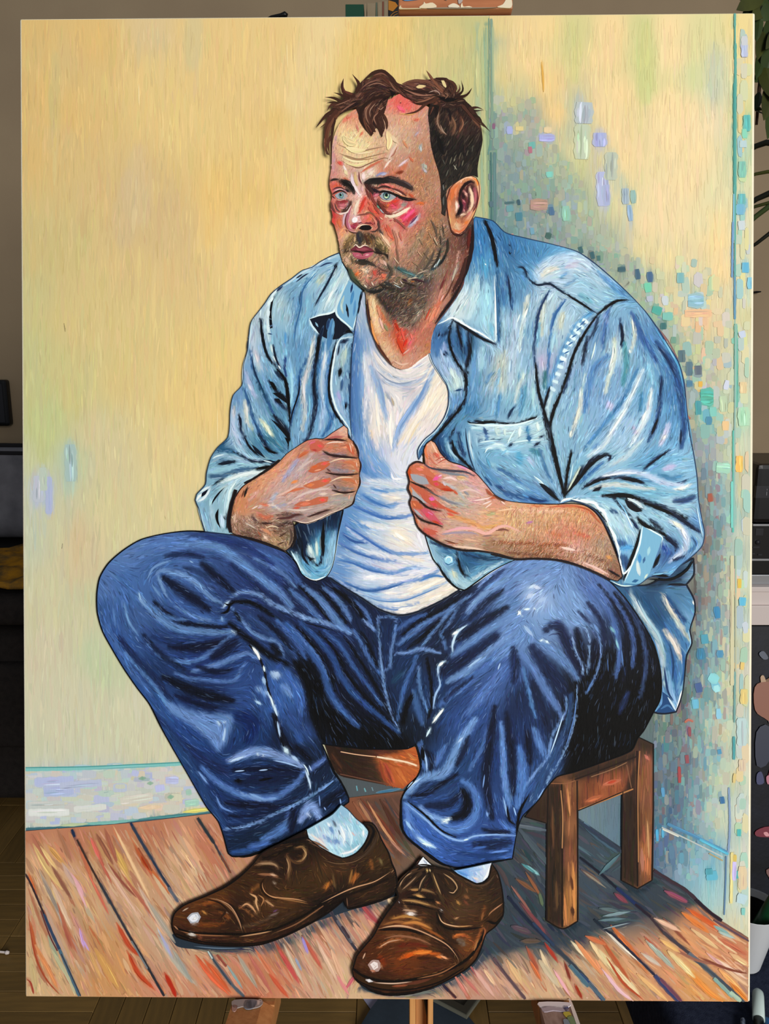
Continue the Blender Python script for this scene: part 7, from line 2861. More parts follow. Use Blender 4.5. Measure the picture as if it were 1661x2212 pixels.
0a1020 7 1304,1070 1350,1070 1380,1080
0c1428 6 1388,1086 1420,1098 1450,1112
1c2c54 5 1450,1112 1480,1130 1500,1146
dce4ec 5 1352,1076 1372,1086 1386,1098
@16203c 1346,1078 1362,1086 1384,1104 1372,1106 1354,1096
8cc4e8 3 1330,1080 1344,1098 1356,1120
f4f8f8 4 1208,1086 1216,1080 1232,1076
f4f8f8 5 1232,1078 1258,1083 1282,1087 1290,1098 1302,1107 1311,1132
f4f8f8 5 1311,1132 1323,1157 1330,1178 1334,1199
f0f4f8 4 1334,1199 1340,1229 1344,1238 1352,1232 1360,1220
e4eef4 3 1347,1106 1356,1124 1364,1142
5aa8e4 5 1338,1186 1350,1182 1362,1184
1c3c74 5 1366,1128 1374,1142
0c1020 7 1376,1120 1386,1132 1406,1142
0c1020 5 1424,1150 1436,1158
f0e8d8 5 1450,1126 1464,1138
f0ecec 4 1468,1142 1478,1164
c8d0e4 4 1470,1192 1450,1206
142450 5 1432,1160 1448,1172 1458,1182
1c44a8 6 1428,1178 1434,1186
0c1424 6 1408,1226 1416,1210 1422,1196
0a1020 6 1410,1240 1440,1244
0a0e1c 5 1400,1250 1446,1250 1478,1232 1496,1206
8cc8ec 3 1406,1240 1430,1238
c4dcec 3 1500,1090 1508,1130 1514,1160
5aa4d4 4 1410,710 1440,755 1462,795 1472,840
8cc4e4 3 1430,735 1455,780
4a88c4 4 1476,860 1480,910
9c6a60 3 1416,708 1440,740 1464,784
6a9cb8 3 1482,900 1492,960
''', sp=4.8, hatch=SH, tone=(.92, .965, .96, 1.22, .58), outline=('34507c', 2.2), label='painted left-hand front, pocket and rolled sleeve of the light blue denim shirt')

SK = [dict(len=16, w=3.0, cover=0.7, jit=.05, hue=.02, wob=.25, k=5, track=.9, accent='e8b8a0 c87058 d8c8a0 b09c98 e8a098 a8b098 c85c48', pa=.22, mix=.35),
      dict(len=10, w=1.4, cover=.3, jit=.08, hue=.025, wob=.3, k=4, track=.9, accent='f0d0bc a04830 e89080 b0b4b8 805040', pa=.45, mix=.45)]
region('painted_hand', '699,949 720,935 744,920 752,927 753,946 764,954 773,974 775,988 779,1003 777,1022 777,1044 772,1061 767,1073 761,1089 737,1102 713,1111 689,1123 660,1131 634,1125 637,1140 636,1164 629,1181 617,1190 593,1179 557,1167 520,1158 503,1150 499,1133 502,1109 508,1080 525,1053 549,1036 581,1017 605,998 621,981 641,967 665,952 684,948', '''
.c48058 515,1095 520,1080
.d08c64 540,1062 530,1100
.d8946c 565,1043 590,1020
.c8845c 640,983 620,1000
.c8a49c 600,1050 610,1070
.b8a4a0 590,1082 620,1095
.b4a4ac 635,1022 645,1000
.c4988c 660,1040 650,1065
.cc7058 680,962
.c87850 735,965 715,962
.d08058 757,964
.94787c 738,980
.a88c88 700,995 680,990
.c88058 748,1002 765,1008
.8c7478 735,1015
.b88c80 680,1022
.c08058 748,1038 765,1045
.8c6c68 735,1052
.a89c90 748,1076 730,1080
.c4a498 700,1062
.a89088 690,1100 660,1108
.8c7478 640,1118
.a88c7c 715,1100
.a4806c 512,1125
.b49c8c 545,1125
.a46c50 570,1112
.b8a090 585,1100
.b48468 580,1152
.b49068 600,1168 590,1172
.84705c 622,1165 628,1150
.84604c 560,1152
.5c4438 540,1156 610,1140
.c88070 720,943
.dcb09c 738,932
~a4a4c4 11 645,992 625,1020 612,1040
~a8b0c4 8 600,1065 585,1085
~d4a090 8 575,1060 600,1035 625,1010
~e0a080 8 600,1015 620,997 640,980
~c8b0b0 8 680,975 660,1000 640,1030
~dcb8a8 6 690,1030 655,1050 620,1075
~c8a8a4 8 670,1060 640,1080 615,1092
~9c9cb4 8 590,1095 620,1090
~d8a498 10 540,1080 560,1060
~8c8088 8 700,980 720,983 745,984
~8c8490 8 715,1013 740,1018 765,1018
~7c7070 8 715,1052 740,1056 762,1056
~a4a098 12 710,1085 740,1080 760,1078
~5c4038 9 600,1113 620,1110 640,1114
~4c3830 7 545,1112 552,1124 562,1132
~3c2c28 8 595,1140 620,1130 640,1132
~d8ccc4 6 560,1095 585,1090 605,1098
~c8684c 10 560,1110 575,1118 590,1116
~cc6848 8 565,1088 580,1092
@c4604a 670,967 676,956 692,954 703,963 692,975 674,975
e860a0 6 672,959 682,955
e84c4c 6 686,962 698,966
b03c34 4 674,972 688,974
c86840 7 668,976 655,982 645,990
@c0623f 666,1018 690,1000 712,996 714,1004 698,1016 676,1022
e85448 6 694,1004 710,1000
d06030 6 672,1012 690,1006
e89c78 3 680,1018 695,1014
@c06a48 655,1050 672,1042 695,1036 714,1032 718,1040 700,1050 676,1056
f05040 6 695,1040 712,1038
e07840 6 664,1050 680,1046
e88c50 5 630,1044 645,1038
c86c48 5 612,1066 640,1058 660,1054
@c06648 636,1092 650,1084 668,1082 688,1074 710,1073 708,1084 690,1089 655,1094
f04c40 7 690,1080 706,1080
e07858 6 650,1090 672,1087
f0b090 3 660,1082 672,1080
c85c48 5 635,1098 650,1096
e0b8a8 4 600,1072 625,1060 650,1045
d8c0b8 4 632,1080 660,1066 690,1058 712,1056
d8c4b8 4 620,1100 650,1102 690,1098 720,1090
e0c8b8 5 690,1068 708,1066
d0b8b0 4 640,1020 660,1004 680,992
e8d0c0 3 705,960 720,956 745,956
e8c8a8 3 710,1000 735,992 765,992
e8c8a8 3 712,1042 735,1032 765,1032
e0c0a0 3 715,1070 740,1066 762,1066
e89870 4 740,968 755,966
c86040 7 748,960 758,972 766,982
d07850 6 745,998 762,1000 770,1010
c47048 6 740,1036 760,1038 770,1046
f0c8b0 2 755,957 758,968 760,978
f0c8b0 2 759,957 763,966
f0c4ac 2 770,998 772,1010
e8b8a0 2 768,1036 771,1046
e8a890 3 756,1068 754,1080
2c1814 5 699,975 713,983 740,987 760,989 774,990
2c1814 4 704,1021 725,1025 750,1026 775,1024
2c1814 4 718,1058 737,1064 755,1064 769,1061
4c302c 3 720,1046 728,1056
5c3c38 3 706,1012 716,1020
1c0c0c 4 762,953 772,970 776,988
1c0c0c 3 777,994 780,1005 778,1022
1c0c0c 3 778,1030 778,1045 773,1059
1c0c0c 3 768,1074 762,1089 740,1101
2c1410 4 700,951 722,950 750,953
d08878 5 705,948 718,940 730,936
b05c58 4 712,948 725,945 740,944
f0d0b8 5 732,932 740,928
e8c0a0 3 746,930 750,938
3c2420 4 665,1117 690,1108 715,1100
e8d0bc 4 640,1124 662,1130 690,1121 714,1110 740,1100
4c2c28 5 600,1120 625,1118 640,1112 655,1112
b8a098 6 655,1106 690,1098 715,1092
8c6c64 3 690,1112 712,1104
e8d4c4 3 545,1100 560,1092
1c1410 4 538,1052 533,1062 530,1074
6c3c28 3 530,1058 524,1075
d4b098 4 510,1110 508,1130
8c6450 3 520,1120 528,1142
c8b8a8 3 530,1128 545,1136 555,1142
e0c8a8 3 575,1140 590,1136 605,1140
d08c68 6 568,1142 580,1148 588,1156
f0d0b8 5 570,1155 580,1166
5c3c2c 3 590,1145 600,1150
4c3428 3 604,1160 620,1150
4c3428 3 600,1176 616,1170
8c7850 3 595,1178 612,1184
4c3c34 4 628,1140 632,1160 626,1178
3c2420 4 565,1130 590,1130
a05840 3 558,1146 566,1158
=0e0a0c 7 512,1058 505,1080 499,1105 497,1130 501,1150
=0e0a0c 4 530,1044 550,1034 580,1014 606,994
120e10 5 500,1153 530,1160 560,1168 595,1180 618,1190
120e10 4 637,1136 640,1160 632,1182
''', sp=4.0, hatch=SK+[dict(len=9, w=1.1, cover=.8, jit=.2, hue=.03, wob=.5, k=4, accent='3c2418 e8d8c0 806050', pa=.7, mix=.6, poly='503,1110 560,1115 640,1135 635,1180 600,1182 505,1150')], outline=('20100f', 2.2), label='painted right hand clasping the shirt edge')

region('painted_hand.001', '930,952 939,957 951,979 968,996 995,1005 1024,1020 1048,1046 1069,1070 1091,1081 1149,1088 1200,1089 1237,1088 1261,1092 1282,1106 1298,1127 1315,1164 1327,1195 1335,1217 1341,1244 1331,1254 1315,1250 1290,1238 1251,1221 1220,1211 1197,1207 1144,1205 1113,1206 1077,1196 1033,1188 995,1186 961,1176 937,1164 911,1147 898,1131 895,1116 889,1102 885,1085 889,1073 882,1056 884,1041 879,1020 884,1008 901,998 918,1003 915,972 920,960', '''
.dca080 928,965
.d08c70 936,985
.dca890 950,997
.d89c88 978,1008
.d89088 1004,1014 1020,1026
.c8a894 965,1040
.c4ac94 1000,1050 990,1070
.d0a49c 1022,1042 1030,1070
.d4a898 1044,1065
.b0a898 985,1085 1005,1082
.c8a490 1002,1105 980,1120
.d49078 1066,1090
.d8a878 1085,1112 1100,1130
.d8ac80 1130,1112 1050,1110
.dca87c 1185,1110 1160,1100
.d8a070 1240,1105
.c88c68 1292,1132
.d0a884 1105,1152
.cc9874 1165,1150
.cc8468 1230,1150 1200,1160
.a88c74 1300,1175
.987458 1100,1186 1060,1180
.9c6c4c 1160,1186
.a47454 1230,1196
.846048 1320,1225
.c8a088 1260,1212 1290,1230
.e0a8a0 1232,1182
.dca484 1040,1130
.c8a090 1000,1145
.c8a48c 960,1152
.c89078 925,1140
.b8947c 1000,1172
.c86840 884,1018
.d88060 900,1008
.e07868 910,1014
.d05838 926,1030
.a0a0a4 908,1038
.d08050 892,1052
.c85440 912,1065
.b0a4a0 905,1078
.c85830 895,1092
.d04450 915,1104
.a8a0a0 908,1115
.c88868 905,1130
.d04840 920,1148
~c8a8b0 10 970,1030 1000,1040 1030,1060
~9ca0a8 7 960,1022 985,1024 1010,1030
~b0b8b8 9 960,1045 985,1060 1000,1075
~a8acb0 8 950,1072 975,1085 1000,1090
~d8b890 9 985,1035 1010,1035
~dc9c5c 12 970,1115 1000,1122 1040,1138
~d8a058 8 1040,1140 1060,1138 1080,1130
~d8a4a0 10 1010,1078 1040,1085
~a8b07c 8 1052,1112 1066,1108
~e8b898 8 1100,1100 1160,1104 1220,1104
~cc7048 7 1130,1092 1190,1094 1240,1094 1275,1110
~cc6c50 12 1240,1150 1270,1160
~c87858 10 1180,1150 1210,1156
~a05838 9 1080,1170 1130,1172 1190,1176 1220,1176
~e8b0a4 8 1210,1184 1250,1190 1270,1198
~7c5038 7 1090,1192 1150,1198 1210,1202
~8c6450 8 1260,1196 1300,1212 1330,1232
~5c4034 7 1310,1226 1330,1245
~e0b0a0 5 1240,1210 1280,1226 1310,1244
@c86c4c 885,1012 900,1006 918,1010 934,1022 944,1034 930,1034 912,1024 894,1022
@9ca0a8 886,1024 900,1026 920,1034 926,1046 908,1046 890,1036
e88070 6 898,1012 914,1016
f0a058 4 906,1008 916,1012
c04818 5 884,1010 884,1026 888,1034
@c05c3c 918,1026 936,1034 952,1044 966,1050 982,1062 964,1060 944,1054 930,1046
e858a0 9 934,1038 948,1030
d83c50 7 936,1044 948,1048
b83818 6 950,1056 966,1058 980,1060
c85838 4 978,1060 988,1068
f0b8d8 3 945,1030 955,1026
@c05e44 884,1046 896,1046 912,1056 930,1068 918,1070 900,1062
@c05a42 906,1064 924,1070 940,1080 956,1092 972,1100 950,1098 930,1090 914,1078
@a8a8ac 888,1052 896,1062 908,1074 922,1088 908,1084 892,1072
e860b0 9 926,1076 938,1080
d84040 7 930,1086 946,1094
e08850 4 886,1054 890,1064
c85838 5 960,1098 978,1106 990,1110
d85c48 4 964,1108 980,1114
@bf5e3a 888,1082 898,1082 910,1092 918,1104 906,1100 894,1094
@c85464 908,1100 920,1098 934,1108 946,1122 958,1134 940,1130 924,1120
@a8a8ac 892,1098 902,1104 914,1118 900,1110
e878c0 8 924,1106 934,1112
e0405c 7 918,1108 928,1118
c04028 5 932,1124 950,1132
e88858 4 892,1086 898,1094
@c25c48 914,1140 926,1142 944,1148 946,1154 930,1154 916,1148
e04c64 5 918,1142 926,1146
d89070 5 900,1120 906,1134 912,1142
b05830 3 896,1118 902,1132
241410 4 884,1039 898,1046 918,1054 934,1064
241410 4 886,1069 902,1078 920,1094 934,1100 952,1104
241410 4 891,1103 906,1120 924,1128 940,1132 956,1138
5c5450 3 918,1054 938,1068 955,1076
7c7c84 4 945,1070 965,1082 990,1090
8c8c94 4 1000,1060 1012,1070
3c3c48 4 912,1000 932,1012 968,1017 1004,1020 1024,1029
7c8088 4 945,1018 975,1024 1005,1028
2c1c1c 4 884,1006 900,998 916,1002
d87848 5 920,960 918,976 924,992
f0c0a4 4 930,955 938,970 946,985
c85040 6 936,980 944,986
d8604c 5 940,978 948,990
f0d0b8 3 950,985 955,998
b04838 2 940,996 950,990 962,988
b04838 2 944,1002 958,994 968,994
c87058 3 926,985 936,1000 946,1006
e8b0a8 4 975,1004 1000,1010 1020,1022
e090b8 4 985,1006 1010,1014
f0d0c8 4 955,1035 970,1032 985,1038
d0c0c8 4 955,1040 962,1050
c8a070 5 985,1030 1005,1032
e0c0b8 4 990,1062 1015,1058 1040,1068
f0d8d0 3 1020,1082 1045,1078 1060,1074
f0d8d0 3 1040,1090 1060,1082
f0d4c4 3 1046,1098 1062,1086
f0d4c4 3 1090,1090 1080,1082
a04c30 6 1048,1056 1054,1064 1064,1072
c05c38 4 1056,1078 1070,1074 1086,1082
5c3020 4 1062,1068 1075,1076 1090,1084
e8b0a4 6 956,1150 980,1144 1005,1141 1026,1144 1048,1152 1062,1146 1076,1138 1094,1136 1108,1142 1122,1148
e8a8b0 4 960,1148 995,1140 1020,1142
a090a0 4 950,1154 985,1150 1015,1150 1030,1154
7c4c40 4 1070,1146 1085,1143 1098,1146
8c6c68 3 1040,1158 1062,1156
b878a0 4 1134,1130 1150,1126
a05838 3 965,1172 990,1174
6c3c28 3 958,1166 985,1174
e8c8b0 4 975,1180 1010,1182 1045,1188
e0b090 4 1000,1164 1030,1168
c8907c 5 940,1150 960,1160
c86848 3 1180,1096 1230,1092 1262,1096
a84c28 3 1240,1094 1266,1100 1286,1116
b85c38 3 1270,1104 1296,1132
f0c8a0 3 1070,1104 1110,1098
f0d0c0 5 1210,1182 1240,1188
e8c0b4 4 1256,1214 1285,1226 1312,1240
d89858 7 1306,1200 1318,1206
1c1014 4 1310,1230 1328,1240 1338,1246
=120c0e 4 1060,1196 1113,1207 1150,1206 1200,1209 1250,1222 1290,1239 1315,1252
120c0e 4 895,1118 900,1134 912,1149 938,1166 962,1178 998,1188 1035,1190 1065,1196
120c0e 3 880,1020 884,1041 881,1056 888,1073 884,1086 890,1103
''', sp=4.0, hatch=SK+[dict(len=13, w=1.3, cover=.8, jit=.14, hue=.03, wob=.25, k=4, fixed=1, ang=104, accent='8c4820 f0d8b0 c87848 b8b088 e0b0a0', pa=.6, mix=.5, poly='1085,1092 1270,1096 1310,1170 1330,1235 1240,1200 1090,1170'),
   dict(len=11, w=1.3, cover=.7, jit=.18, hue=.03, wob=.4, k=4, fixed=1, ang=130, accent='4c2410 7c4420 e0c8b0', pa=.75, mix=.65, poly='1060,1165 1180,1165 1300,1200 1335,1245 1240,1206 1120,1198')], outline=('20100f', 2.2), label='painted left hand and bare forearm')

